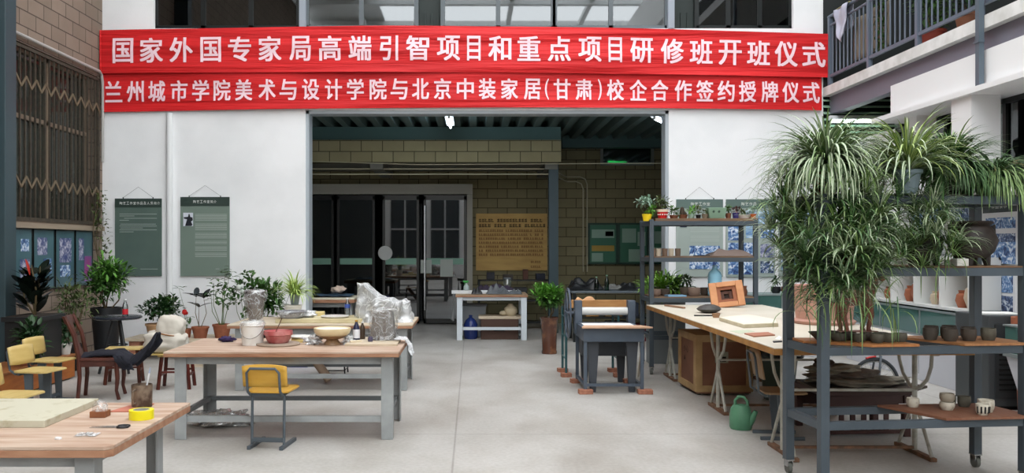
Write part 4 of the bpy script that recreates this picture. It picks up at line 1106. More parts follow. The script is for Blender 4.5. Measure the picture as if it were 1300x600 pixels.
# hanging text boards on the left wall
M_tb = mat('grey_green_board', (86, 104, 96), .45, c2=(78, 96, 90), scale=1.5); M_tbh = mat('dark_green_header', (44, 60, 54), .45)
M_tb2 = mat('pale_grey_green_board', (150, 164, 156), .45); M_tbh2 = mat('mid_green_header', (92, 112, 106), .45)
M_txt = mat('pale_lettering', (176, 186, 178), .7); M_txt2 = mat('bright_lettering', (226, 230, 224), .7)
def text_board(label, pa, pb, pya, pyb, bm, hm, n_title, rows, seed, group=None, tilt=0.0, title_chars=None, thm=.045, tr=None):
    x0, x1 = wx(pa), wx(pb); z1, z0 = wz(pya), wz(pyb); W = x1-x0; HH = z1-z0
    t = thing('text_board', label, 'board', (x0, YW-.035, z0), 0, group); t.rotation_euler = (0, R(tilt), 0)
    MB().box(0, 0, 0, W, .02, HH).build('board', bm, t)
    MB().box(0, -.003, HH*.885, W, 0, HH).build('header', hm, t)
    q = random.Random(seed)
    tw = n_title*thm*1.18; x = (W-tw)/2 if tr is None else tr
    V, Fc = glyphs(title_chars, [(x+(k+.5)*thm*1.18, HH*.94, thm*.92, thm) for k in range(len(title_chars))])
    glyph_obj('title', V, Fc, lambda a, b: (a, -.005, b), M_txt2, t)
    for (a, b_, f) in rows:
        z = HH*f; 
        m = MB(); m.box(W*a, -.003, z-.003, W*(b_), 0, z+.003)
        m.build('text_line', M_txt if 'pale' not in bm.name else mat('soft_lettering', (176, 186, 180), .7), t)
    for fx in (.18, .82): MB().tube([(W*fx, -.004, HH), (W*fx, -.004, HH+.02)], .008, 6).build('hook', M_black, t)
    MB().tube([(W*.18, 0, HH+.015), (W*.5, .01, HH+.18), (W*.82, 0, HH+.015)], .0025, 5).build('hanging_string', mat('grey_string', (120, 120, 118), .8), t)
    return t, W, HH
t, W, HH = text_board('dark grey-green hanging text board, left of the drain pipe', 147, 206, 252, 350, M_tb, M_tbh, 11, [(.1, .9, .8), (.1, .42, .775), (.2, .9, .745), (.1, .3, .72), (.12, .88, .67), (.1, .9, .645), (.12, .6, .62), (.1, .9, .595), (.1, .4, .57), (.55, .92, .09)], 1, title_chars='陶艺工作室作品及人员简介')
t, W, HH = text_board('lighter grey-green hanging text board with small portrait photo, right of the drain pipe', 230, 292, 250, 350, M_tb if False else mat('mid_grey_green_board', (112, 128, 118), .45), M_tbh, 7, [(.3, .95, f) for f in (.78, .765, .75, .735, .72, .705, .66, .645, .63, .615, .6, .585, .54, .525, .51, .495, .48, .44, .425, .41, .37, .355, .34, .325, .29, .275, .26, .245)]+[(.72, .8, .09)], 2, title_chars='陶艺工作室简介')
MB().box(W*.06, -.006, HH*.63, W*.26, -.003, HH*.8).build('photo', mat('photo_white', (206, 210, 220), .4), t)
# small standing portrait silhouette in the photo
m = MB(); m.prism([(.2, .02), (.85, .02), (.95, .1), (.8, .3), (.98, .4), (.95, .58), (.72, .62), (.66, .78), (.6, .84), (.54, .78), (.5, .62), (.05, .6), (.08, .5), (.4, .46), (.3, .25)], .002, 'Y')
o = m.build('portrait', mat('dark_figure_print', (18, 22, 34), .5), t, loc=(W*.06, -.009, HH*.63)); o.scale = (W*.2, 1, HH*.19)
# ============================================================ centre tables
r = random.Random(31)
work_table('work_table', 'long wooden worktable with pale grey legs, in front of the yellow chair', -2.6, -.62, 7.28, 8.36, .76, inx=.06, iny=.1, leg=.1, apron=.075)
work_table('work_table', 'second long wooden worktable behind, carrying the plastic-wrapped heap', -2.78, -.68, 9.8, 10.9, .76, inx=.07, iny=.08, leg=.1, apron=.075, front_rail=.16, back_rail=.17, topm=M_ply)
ZT = .76
school_chair('yellow school chair seen from behind at the front centre worktable', (-1.66, 7.2, 0), R(84), ply=M_yply, zb=(.5, .69), zs=.455, group=None, bw=.37)
# front table things
def bucket(name, label, loc, rt, rb, h, m, handle=True, cat='bucket', group=None):
    t = thing(name, label, cat, loc, 0, group)
    bd = MB().lathe([(0, 0), (rb, 0), (rt*.97, h*.82), (rt*1.03, h*.84), (rt*1.03, h*.88), (rt*.99, h*.9), (rt*1.04, h*.97), (rt*1.04, h), (rt*.93, h), (rb*.92, .01), (0, .01)], seg=32).build('body', m, t, smooth=True)
    if handle: MB().tube([(rt*1.03*math.cos(a), -rt*1.06*abs(math.sin(a))*1.0-.005, h*.86-.55*h*math.sin(a)) for a in [PI*k/14 for k in range(15)]], .003, 6).build('handle', M_chrome, bd, smooth=True)
    return t
bucket('bucket', 'white plaster-smeared bucket standing left on the front centre worktable', (-1.985, 7.82, ZT), .104, .095, .205, M_wbucket)
m = MB(); m.open = True
m.lathe([(.0, .002), (.07, .012), (.112, .004), (.122, -.012), (.13, -.03)], seg=36, wob=.35, seed=3); 
tag(m.build('plastic_sheet', M_film2, loc=(-1.985, 7.82, ZT+.212), smooth='all'), 'crumpled plastic sheet lying over the white bucket rim', 'plastic sheet')
m = MB(); crumple(m, (0, 0, 0), (.075, .05, .03), .3, 2.5, 2, 3, .8)
tag(m.build('cloth_rag', mat('dark_purple_cloth', (48, 36, 74), .9), loc=(-2.28, 8.05, ZT), smooth='all'), 'small dark purple rag on the left of the front centre worktable', 'rag')
o = MB().lathe([(0, 0), (.19, 0), (.195, .01), (.19, .02), (0, .02)], seg=40).build('turntable_disc', mat('grey_brown_disc', (150, 134, 118), .7), smooth=True, loc=(-1.75, 7.8, ZT))
tag(o, 'flat round grey-brown disc under the dusty red bowl', 'disc')
t = thing('bowl', 'dusty red plastic bowl on the round disc of the front centre worktable', 'bowl', (-1.75, 7.8, ZT+.02))
MB().lathe([(0, 0), (.085, 0), (.105, .03), (.118, .07), (.13, .075), (.128, .11), (.122, .11), (.1, .04), (.08, .012), (0, .012)], seg=32).build('body', mat('dusty_red_plastic', (170, 84, 84), .5, c2=(196, 140, 134), scale=9, lo=.45, hi=.75), t, smooth=True)
MB().lathe([(0, .06), (.1, .06)], seg=24).build('slurry', mat('pink_slurry', (196, 150, 142), .4), t)
o = MB().tube([(-.02, 0, .015), (.05, 0, .17)], .004, 6).build('stirring_stick', M_bw, loc=(-1.75, 7.8, ZT+.085)); o.location = (-1.76, 7.78, ZT+.075)
tag(o, 'thin dark stick leaning in the dusty red bowl', 'stick')
o = MB().lathe([(0, 0), (.12, 0), (.125, .012), (.12, .028), (0, .028)], seg=32).build('foam_disc', mat('yellow_disc', (206, 186, 120), .7), smooth=True, loc=(-1.57, 8.1, ZT))
tag(o, 'round yellowish plaster disc, lowest of the pair behind the red bowl', 'disc')
o = MB().lathe([(0, 0), (.09, 0), (.115, .014), (.117, .02), (.11, .02), (.085, .008), (0, .008)], c=(0, 0, 0), seg=32).build('plate', mat('white_glaze_plate', (214, 214, 208), .3), smooth=True, loc=(-1.59, 8.1, ZT+.03))
tag(o, 'white plate resting on the yellowish disc behind the red bowl', 'plate')
t = thing('footed_bowl', 'large cream bowl on a brown foot at the middle of the front worktable', 'bowl', (-1.27, 7.84, ZT))
MB().lathe([(0, 0), (.075, 0), (.07, .02), (.05, .045), (.1, .06), (.14, .085), (.0, .085)], seg=36).build('foot', mat('brown_glaze', (146, 116, 84), .4), t, smooth=True)
MB().lathe([(.12, .075), (.155, .1), (.168, .135), (.165, .15), (.158, .15), (.13, .105), (0, .09)], seg=36).build('bowl', mat('cream_glaze', (222, 208, 172), .35, c2=(206, 188, 148), scale=7), t, smooth=True)
MB().lathe([(0, .135), (.155, .14)], seg=32).build('filling', mat('plaster_white', (228, 226, 216), .6), t)
for i, (x, y, a, b_) in enumerate(((-1.45, 7.85, .075, .05), (-1.13, 7.86, .055, .04))):
    m = MB(); crumple(m, (0, 0, 0), (a, a*.8, b_), .55, 2.6, 5+i, 4, .7)
    tag(m.build('plastic_wrap', M_filmw, loc=(x, y, ZT), smooth='all'), 'crumpled white plastic wrap ' + ('left' if i == 0 else 'right')+' of the cream footed bowl', 'plastic wrap')
o = MB().box(-.235, -.33, 0, .23, .25, .022).build('cutting_board', M_ply, bevel=.003, loc=(-.9, 8.03, ZT))
tag(o, 'thin pale plywood board at the right end of the front centre worktable', 'board')
ZB = ZT+.022
bottle('dark_bottle', 'dark glue bottle with gold cap and white label on the plywood board', (-1.07, 7.98, ZB), .185, .032, mat('dark_blue_bottle', (34, 38, 66), .3), mat('white_label', (222, 222, 226), .5), mat('gold_cap', (190, 150, 60), .35, .6), labz=(.12, .55))
bottle('dark_bottle', 'short dark bottle behind the gold capped glue bottle', (-1.03, 8.1, ZB), .16, .026, mat('brown_bottle', (70, 56, 44), .3), None, mat('white_cap', (228, 228, 228), .5))
o = MB().box(-.06, -.015, 0, .05, .015, .018).build('wooden_scraper', mat('pale_wood_tool', (206, 192, 166), .6), bevel=.003, loc=(-1.05, 7.82, ZB)); o.rotation_euler.z = .5
tag(o, 'small pale wooden scraper in front of the dark glue bottle', 'scraper')
o = MB().lathe([(0, 0), (.022, 0), (.024, .03), (.015, .045), (0, .047)], seg=16).build('ink_pad', mat('violet_grey_stone', (72, 66, 88), .6), smooth=True, loc=(-.93, 7.88, ZB))
tag(o, 'tiny dark violet-grey jar before the film-wrapped pedestal', 'jar')
# film-wrapped pedestal
t = thing('wrapped_sculpture', 'tapered grey sculpture under clear plastic film on the front worktable', 'sculpture', (-.83, 8.05, ZB))
MB().hexa([(-.12, -.1, 0), (.12, -.1, 0), (.12, .1, 0), (-.12, .1, 0)], [(-.088, -.075, .27), (.088, -.075, .27), (.088, .075, .27), (-.088, .075, .27)]).build('clay_block', mat('dull_grey_clay', (96, 88, 82), .6, c2=(70, 64, 60), scale=5), t, bevel=.02)
def wrapmesh(m, hx, hy, hf, seed, nu=72, nv=26, cr=.05, flare=.25):
    m.open = True
    def fn(u, v):
        a = 2*PI*u; ca, sa = math.cos(a), math.sin(a)
        k = (abs(ca)**4+abs(sa)**4)**(-.25)
        if v < .75: s = 1+flare*(1-v/.75)**2*.3; zz = v/.75
        else: s = 1-((v-.75)/.25)**1.5*.999; zz = 1
        x, y = hx*k*ca*s, hy*k*sa*s
        z = hf(x/hx)*zz
        n = noise.noise(Vector((x*9+seed, y*9, z*9))); n2 = noise.noise(Vector((ca*4, sa*4+seed, z*3)))
        d = cr*(n+n2*(1-zz*.4))
        return (x*(1+d*2), y*(1+d*2), max(0.002, z*(1+d*.6)+ .25*cr*n*zz))
    m.grid(fn, nu, nv); return m
wrapmesh(MB(), .125, .105, lambda x: .285, 2, cr=.035, flare=.35).build('plastic_film', M_film2, t, smooth='all')
m = MB(); m.open = True
def drp(u, v):
    x = -.06+.13*u; z = 0.004 if u < .5 else .004-.14*((u-.5)*2)**1.5
    return (x+.03*noise.noise(Vector((v*6, u*5, 0)))+(.02 if u > .5 else 0), -.14+.3*v*(1-.4*u), z+.018*abs(noise.noise(Vector((u*8, v*8, 1))))+.004)
m.grid(drp, 24, 24)
tag(m.build('plastic_sheet', M_filmw, loc=(-.645, 8.0, ZB+.008), smooth='all'), 'milky plastic sheet slipping over the right edge of the front worktable', 'plastic sheet')
# second table things
t = thing('wrapped_vase', 'flared clay vase tightly wrapped in crinkled clear film on the second table', 'vase', (-2.56, 10.2, ZT))
MB().lathe([(0, 0), (.06, 0), (.085, .1), (.112, .3), (.118, .36), (0, .36)], seg=24).build('vase', mat('brown_grey_clay', (98, 84, 78), .6, c2=(70, 60, 56), scale=6), t, smooth=True)
m = MB(); m.open = True; m.lathe([(.08, 0), (.09, .05), (.1, .12), (.118, .2), (.128, .3), (.13, .37), (.09, .38), (0, .385)], seg=36, wob=.22, seed=1); m.build('plastic_film', film_mat('vase_film', opac=.16, gloss=.12, rough=.2, nscale=9, var=.12), t, smooth='all')
o = MB().box(-.5, -.3, 0, .5, .25, .05).build('plaster_slab', mat('cream_slab', (206, 196, 160), .7, c2=(190, 178, 140), scale=5), bevel=.006, loc=(-1.78, 10.3, ZT))
tag(o, 'long thick cream slab lying across the second centre table', 'slab')
t = thing('basin', 'shallow grey basin with pale rim on the second centre table', 'basin', (-2.12, 10.12, ZT+.05))
MB().lathe([(0, 0), (.12, 0), (.155, .06), (.175, .075), (.172, .085), (.15, .08), (.115, .012), (0, .012)], seg=32).build('body', mat('grey_plastic', (128, 128, 134), .4), t, smooth=True)
m = MB(); m.open = True; m.lathe([(0, .07), (.1, .085), (.165, .088), (.19, .06), (.185, .02)], seg=30, wob=.5, seed=9); m.build('plastic_film', M_film2, t, smooth='all')
bucket('bucket', 'small white bucket behind the grey basin under the spider plant', (-2.2, 10.62, ZT), .105, .09, .17, M_wbucket, handle=False)
t = thing('spider_plant', 'yellow-green spider plant in a small grey pot on the white bucket', 'plant', (-2.18, 10.62, ZT+.172))
MB().lathe([(0, 0), (.045, 0), (.064, .12), (.068, .12), (.068, .13), (.058, .13), (.05, .1), (0, .1)], seg=20).build('pot', mat('grey_green_pot', (128, 140, 140), .5), t, smooth=True)
spider(t, (0, 0, .11), 190, .36, .014, stripe_leaf('fresh_spider_leaf', (128, 164, 66), (206, 220, 136)), r, el=(15, 88), droop=(.9, 3.0))
MB().tube([(-.066, 0, .12), (-.1, -.02, .02), (-.11, -.03, -.06)], .003, 5).build('wire', M_chrome, t)
o = MB().box(-.07, -.05, 0, .07, .05, .05).build('foam_block', mat('yellow_foam', (214, 196, 140), .8), bevel=.008, loc=(-1.86, 10.46, ZT+.05))
tag(o, 'yellowish foam block on the cream slab of the second table', 'foam')
m = MB(); crumple(m, (0, 0, 0), (.09, .06, .05), .4, 2.4, 11, 3, .7)
tag(m.build('plastic_wrap', M_filmw, loc=(-1.93, 10.2, ZT+.05), smooth='all'), 'white plastic wrap beside the grey basin', 'plastic wrap')
o = MB().lathe([(0, 0), (.15, 0), (.17, .016), (.165, .022), (0, .012)], seg=36).build('plate', mat('pale_plate', (206, 202, 196), .4), smooth=True, loc=(-1.62, 10.2, ZT+.05))
tag(o, 'broad pale flat plate on the right end of the cream slab', 'plate')
bottle('water_bottle', 'clear water bottle with a blue label on the second centre table', (-1.5, 10.38, ZT+.05), .22, .033, M_clearb, mat('blue_label', (60, 84, 160), .5), mat('white_cap', (228, 228, 228), .5), labz=(.45, .65))
def hf(x):
    if x < -.75: return .44
    if x < .1: return .44-.2*((x+.75)/.85)**.7
    return .24+.02*math.sin(x*9) - (.0 if x < .8 else .03)
t = thing('wrapped_heap', 'large heap of clay figures under crumpled milky plastic on the second table', 'sculpture', (-1.04, 10.3, ZT))
wrapmesh(MB(), .29, .26, hf, 5, nu=120, nv=44, cr=.085, flare=.4).build('plastic_film', film_mat('heap_film', opac=.5, gloss=.16, rough=.25, nscale=7, var=.12), t, smooth='all')
m = MB(); crumple(m, (-.18, 0, 0), (.09, .16, .17), .25, 2, 3, 3, .8); m.build('clay_form', M_clay, t, smooth='all')
m = MB(); crumple(m, (.08, 0, 0), (.17, .18, .1), .2, 2, 6, 3, .8); m.build('clay_form', M_clay, t, smooth='all')
# behind / under
o = MB().box(-.15, -.12, 0, .15, .12, .22).build('storage_box', mat('blue_plastic_box', (44, 66, 176), .5), bevel=.01, loc=(-2.42, 12.0, 0))
o.location = (xa(379, 11.9), 11.9, 0)
tag(o, 'blue plastic box on the floor beyond the centre tables', 'box')
m = MB(); m.tube([(-1.98, 10.35, .42), (-1.7, 10.3, .055)], .052, 16)
tag(m.build('cardboard_tube', mat('cardboard_brown', (136, 116, 98), .85), smooth=True), 'brown rolled cardboard leaning under the second centre table', 'cardboard roll')
t = thing('metal_stool', 'thin black metal stool frame behind the second centre table', 'stool', (xa(424, 11.2), 11.2, 0))
MB().box(-.17, -.15, .42, .17, .15, .44).build('seat', M_ply, t, bevel=.004)
for sx in (-1, 1):
    for sy in (-1, 1): MB().tube([(sx*.14, sy*.12, .42), (sx*.16, sy*.14, 0)], .01, 6).build('leg', M_blackp, t, smooth=True)
    MB().tube([(sx*.155, -.14, .06), (sx*.155, .14, .06)], .008, 6).build('stretcher', M_blackp, t)
MB().tube([(-.155, -.14, .06), (.155, -.14, .06)], .008, 6).build('stretcher', M_blackp, t)
m = MB(); crumple(m, (0, 0, 0), (.3, .15, .08), .5, 2.6, 13, 4, .6)
o = m.build('plastic_bag', film_mat('floor_bag_film', opac=.3, gloss=.35, c=(200, 204, 204)), loc=(-2.33, 8.0, .004), smooth='all')
tag(o, 'crumpled clear plastic bag on the floor under the front worktable', 'plastic bag')
o = MB().box(-.03, -.02, 0, .03, .02, .004).build('paper_scrap', mat('notice_paper2', (220, 220, 216), .8), loc=(xa(392, 8.2), 8.2, 0))
tag(o, 'small white paper scrap on the floor under the front worktable', 'paper')
# table behind the jamb, blue cloth
work_table('work_table', 'wooden worktable inside the hall carrying blue cloth beside the dark doors', -3.2, -1.93, 14.15, 15.0, .8, inx=.06, topm=mat('cream_slab2', (200, 194, 172), .7), th=.08)
mb = MB(); mb.open = True
mb.grid(lambda u, v: ((u-.5)*.95, (v-.5)*.6, .006+.05*abs(noise.noise(Vector((u*4, v*3, 4))))+.012), 30, 20)
tag(mb.build('cloth_sheet', mat('blue_grey_cloth', (58, 82, 102), .85), loc=(-2.5, 14.6, .8), smooth='all'), 'rumpled blue-grey cloth spread on the table inside the hall', 'cloth')
m = MB(); m.sphere((0, 0, .06), .1, 3, scale=(1.2, .8, .6), amp=.3, freq=2, flatz=-.05)
tag(m.build('clay_lump', mat('pale_pink_clay', (196, 176, 160), .8), loc=(-2.25, 14.55, .86), smooth='all'), 'pale clay lump resting on the blue-grey cloth', 'clay')

# inner white-legged table ---------------------------------------
XI0, XI1 = xa(580, 15.25), xa(667, 15.25)
work_table('work_table', 'small white-legged worktable standing in the opening below the yellow notice board', XI0-.02, XI1+.04, 15.15, 16.0, .80, inx=.02, iny=.02, leg=.1, front_rail=.2, back_rail=.2, apron=.06, legm=mat('pale_blue_white_paint', (206, 214, 220), .5), topm=mat('brown_plank', (150, 122, 96), .6, c2=(176, 150, 120), scale=3))
CX = (XI0+XI1)/2; ZI = .80
t = thing('white_beam', 'long white profile bar lying along the back of the small white-legged table', 'bar', (CX-.08, 15.45, ZI))
MB().box(-.62, -.04, 0, .6, .04, .06).build('bar', mat('white_profile', (226, 230, 232), .5), t, bevel=.004)
def drape(name, label, cat, loc, sx, sy, hz, m_, seed, freq=3.5, nu=26):
    mb = MB(); mb.open = True
    def fn(u, v):
        e = min(u, 1-u, v, 1-v)*2
        return ((u-.5)*sx, (v-.5)*sy, .004+hz*(abs(noise.noise(Vector((u*freq+seed, v*freq, seed))))*1.6+.35)*min(1, e*2.5))
    mb.grid(fn, nu, nu); o = mb.build(name, m_, loc=loc, smooth='all'); tag(o, label, cat); return o
M_gcl = mat('grey_cloth', (112, 116, 120), .9, c2=(86, 90, 94), scale=5)
drape('rag', 'grey rag heaped on the small white-legged table in the opening', 'rag', (CX+.12, 15.3, ZI+.004), .42, .24, .15, M_gcl, 3)
drape('rag', 'black rag lying at the left of the small white-legged table', 'rag', (CX-.25, 15.26, ZI+.004), .2, .16, .12, M_blackp, 8)
drape('rag', 'flattened dark grey cloth at the right of the small white-legged table', 'rag', (CX+.42, 15.3, ZI+.004), .26, .24, .07, M_gcl, 12)
drape('rag', 'dark violet cloth behind the white bar on the small table', 'rag', (CX+.1, 15.68, ZI+.004), .8, .2, .14, mat('dark_violet_cloth', (60, 50, 66), .9), 15)
t = thing('spray_bottle', 'pale spray bottle with green trigger on the small white-legged table', 'bottle', (xa(592, 15.6), 15.65, ZI))
MB().lathe([(0, 0), (.055, 0), (.06, .06), (.05, .12), (.02, .16), (.02, .18), (0, .18)], seg=20).build('body', mat('milky_bottle', (176, 190, 186), .3), t, smooth=True)
MB().box(-.06, -.015, .19, .04, .015, .225).box(-.04, -.01, .14, -.03, .01, .19).box(-.015, -.015, .17, .015, .015, .2).build('trigger', mat('green_plastic', (60, 156, 70), .4), t, bevel=.004)
t = thing('glass_jar', 'dim glass jar with grey lid at the back of the small table', 'jar', (xa(644, 15.9), 15.9, ZI))
MB().lathe([(0, 0), (.07, 0), (.075, .02), (.075, .2), (.06, .24), (0, .24)], seg=20).build('body', glass_mat('jar_glass', (170, 176, 160), .1, opac=.3), t, smooth=True)
MB().lathe([(0, .24), (.07, .24), (.07, .27), (0, .27)], seg=20).build('lid', M_gcl, t, smooth=True)
o = drape('hanging_cloth', 'pale grey cloth hanging over the left end of the small white-legged table', 'cloth', (0, 0, 0), .1, .1, .01, M_gcl, 2)
bpy.data.objects.remove(o)
mb = MB(); mb.open = True
mb.grid(lambda u, v: (-.03+.03*math.sin(v*7)*u-.02*u, (v-.5)*.35, -.5*u+.02), 16, 16)
tag(mb.build('hanging_cloth', mat('pale_grey_cloth', (150, 152, 152), .9), loc=(XI0-.03, 15.5, ZI), smooth='all', solid=.004), 'pale grey cloth hanging over the left end of the small white-legged table', 'cloth')
# under it
o = MB().box(-.4, -.22, 0, .4, .22, .05).build('shelf_board', M_ply, bevel=.004, loc=(CX+.18, 15.52, .36))
t = thing('wooden_box', 'low brown wooden box under the small white-legged table', 'box', (CX+.15, 15.5, 0))
MB().box(-.33, -.2, 0, .33, .2, .355).build('body', mat('dark_brown_box', (76, 54, 44), .7), t, bevel=.006)
MB().box(-.1, -.21, .15, .1, -.2, .2).build('handle', M_black, t)
tag(o, 'pale board lying on the brown box under the small white-legged table', 'board')
t = thing('clay_jug', 'cream bulbous clay form on the board under the small table', 'clay form', (CX+.35, 15.45, .41))
MB().lathe([(0, 0), (.08, 0), (.12, .06), (.115, .13), (.05, .19), (.04, .21), (0, .21)], seg=24).build('body', mat('cream_clay', (188, 174, 146), .7), t, smooth=True)
MB().sphere((-.13, -.03, .045), .05, 2, scale=(1.5, 1, .9)).build('spout', _mats['cream_clay'], t, smooth='all')
t = thing('blue_jug', 'dark blue translucent bottle lying under the small white-legged table', 'bottle', (CX-.36, 15.45, 0))
MB().lathe([(0, 0), (.11, 0), (.125, .04), (.125, .25), (.09, .33), (.03, .38), (.03, .42), (0, .42)], seg=24).build('body', mat('navy_plastic', (34, 52, 110), .25), t, smooth=True)
t = thing('storage_bin', 'pale grey plastic bin behind the blue jug under the small table', 'bin', (CX-.3, 15.82, 0))
MB().hexa([(-.19, -.1, 0), (.19, -.1, 0), (.19, .1, 0), (-.19, .1, 0)], [(-.22, -.12, .58), (.22, -.12, .58), (.22, .12, .58), (-.22, .12, .58)]).build('body', mat('bin_grey', (146, 152, 156), .5), t, bevel=.01)
MB().box(-.24, -.14, .56, .24, .14, .6).build('lid', mat('bin_lid', (96, 98, 100), .5), t, bevel=.01)
t = thing('coiled_roll', 'small dark tape roll lying by the right leg under the small table', 'roll', (CX+.5, 15.42, 0))
m = MB(Matrix.Rotation(PI/2, 4, 'X')); m.lathe([(.03, -.03), (.075, -.03), (.075, .03), (.03, .03), (.03, -.03)], c=(0, .075, 0), seg=24); m.build('roll', M_gcl, t, smooth=True)
# dark clutter behind the table by the column
t = thing('metal_shelf', 'dark low clutter shelf behind the small white-legged table by the column', 'shelf', (xa(655, 17.2), 17.4, 0))
for z in (.12, .55, .95): MB().box(-.75, -.2, z, .75, .2, z+.03).build('shelf', M_frame, t)
for x in (-.73, .73):
    for y in (-.18, .18): MB().box(x-.02, y-.02, 0, x+.02, y+.02, .98).build('post', M_frame, t)
for i, (x, z, w_, h_, c) in enumerate(((-.5, .98, .16, .14, (50, 50, 56)), (-.15, .98, .2, .1, (66, 60, 54)), (.2, .98, .1, .2, (90, 60, 50)), (.5, .98, .18, .12, (44, 48, 60)), (-.4, .58, .2, .2, (90, 80, 60)), (.1, .58, .25, .24, (60, 60, 62)), (.5, .58, .12, .2, (100, 40, 36)))):
    o = MB().box(-w_/2, -.12, 0, w_/2, .12, h_).build('carton', mat('carton_%d' % i, c, .8), bevel=.008, loc=(xa(655, 17.2)+x, 17.4, z))
    tag(o, ['dark', 'low brown', 'tall reddish', 'navy', 'tan', 'large grey', 'dark red'][i]+' carton on the '+('top' if z > .9 else 'middle')+' of the clutter shelf by the column', 'carton')
# tall potted plant
t = thing('potted_tree', 'round-crowned green plant in a tall brown glazed pot at the opening', 'plant', (xa(697, 13.35), 13.3, 0))
M_gl = mat('brown_speckled_glaze', (84, 50, 36), .25, c2=(128, 84, 54), scale=7, lo=.5, hi=.7, coat=.5)
MB().lathe([(0, 0), (.115, 0), (.12, .03), (.11, .06), (.118, .3), (.135, .52), (.15, .54), (.15, .56), (.135, .56), (.12, .5), (0, .5)], seg=28).build('pot', M_gl, t, smooth=True)
MB().lathe([(0, .515), (.125, .51)], seg=20).build('soil', M_soil, t)
stems(t, (0, 0, .5), [(-.07, 0, .78), (.06, .02, .8), (0, -.04, .82), (.03, .06, .78)], .012, M_stem, r=r)
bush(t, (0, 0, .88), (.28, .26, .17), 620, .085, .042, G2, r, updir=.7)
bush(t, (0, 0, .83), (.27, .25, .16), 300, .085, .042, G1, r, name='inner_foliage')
# press table in front ------------------------------------------
def bricks(lst, rr_, group, where):
    for i, (x, y, rz, dx) in enumerate(lst):
        o = MB().box(-.085*dx, -.05, 0, .085*dx, .05, .05).build('brick', M_brick, bevel=.004, loc=(x, y, 0)); o.rotation_euler.z = rz
        tag(o, 'red brick block under ' + where[i], 'brick', group)
XP0, XP1, YP = xa(743, 9.7), xa(815, 9.7), 9.7
t = thing('press_table', 'blue-grey steel press stand with white paper and board on top', 'table', ((XP0+XP1)/2, YP, 0))
hw = (XP1-XP0)/2; bz = .05
M_pst = mat('press_blue_grey', (78, 88, 100), .45, c2=(66, 76, 88), scale=4)
for sx in (-1, 1):
    for y in (.0, .75): MB().box(sx*hw-.018, y-.018, bz, sx*hw+.018, y+.018, .64).build('leg', M_pst, t)
    MB().box(sx*hw-.015, 0, bz+.02, sx*hw+.015, .75, bz+.05).build('stretcher', M_pst, t)
MB().box(-hw, -.015, bz+.03, hw, .015, bz+.06).build('stretcher', M_pst, t)
MB().box(-hw-.02, -.03, .58, hw+.02, .0, .73).box(-hw-.02, 0, .58, -hw, .76, .73).box(hw, 0, .58, hw+.02, .76, .73).build('apron', M_pst, t, bevel=.003)
MB().box(-hw, 0, .70, hw, .76, .735).build('bed', M_pst, t)
for sx in (-1, 1):
    x = sx*.22
    for y in (.1, .82):
        MB().hexa([(x-.032, y-.03, 0), (x+.032, y-.03, 0), (x+.032, y+.03, 0), (x-.032, y+.03, 0)], [(x-.07, y-.04, .6), (x+.07, y-.04, .6), (x+.07, y+.04, .6), (x-.07, y+.04, .6)]).build('tapered_leg', mat('dark_press_leg', (62, 66, 72), .5), t, bevel=.005)
MB().box(-.3, .45, .36, .3, .78, .6).build('gear_box', mat('dark_press_leg', (62, 66, 72), .5), t, bevel=.02)
for sx in (-1, 1):
    MB().box(sx*(hw+.0)-.045, .62, .6, sx*(hw+.0)+.045, .74, 1.0).build('upright', M_pst, t, bevel=.008)
MB().tube([(-hw+.04, .68, .87), (hw-.04, .68, .87)], .048, 24).build('roller', mat('pale_roller', (196, 196, 192), .4), t, smooth=True)
MB().tube([(-hw-.05, .68, .87), (hw+.05, .68, .87)], .015, 10).build('axle', M_chrome, t, smooth=True)
cxw = -hw-.12
MB().tube([(cxw, .68+.29*math.cos(2*PI*k/40), .85+.29*math.sin(2*PI*k/40)) for k in range(40)], .013, 8, closed=True).build('hand_wheel', M_pst, t, smooth=True)
for k in range(3):
    a = PI*k/3; MB().tube([(cxw, .68+.29*math.cos(a), .85+.29*math.sin(a)), (cxw, .68-.29*math.cos(a), .85-.29*math.sin(a))], .008, 6).build('spoke', M_pst, t, smooth=True)
MB().tube([(-hw, .68, .85), (cxw-.02, .68, .85)], .02, 10).build('hub', M_pst, t, smooth=True)
o = MB().prism([(-.37, -.06), (.42, -.06), (.33, .16), (-.32, .16)], .018, 'Z').build('wooden_board', mat('pinkish_board', (196, 160, 132), .6, c2=(180, 144, 116), scale=4), bevel=.003, loc=((XP0+XP1)/2-.0, 9.66, .735))
tag(o, 'pinkish wooden board on the front of the steel press stand', 'board')
o = MB().box(-.3, -.16, 0, .27, .2, .006).build('paper_sheet', mat('white_paper', (236, 236, 232), .7), loc=((XP0+XP1)/2, 10.0, .737))
tag(o, 'white paper sheet on the steel press bed before the roller', 'paper')
bricks([(XP0, 9.68, .1, .9), (XP1+.03, 9.68, .0, .95), (XP0, 10.46, .2, .9), (XP1, 10.46, .1, .9)], r, 'bricks under the press stand', ['the front left foot of the press stand', 'the front right foot of the press stand', 'the rear left foot of the press stand', 'the rear right foot of the press stand'])
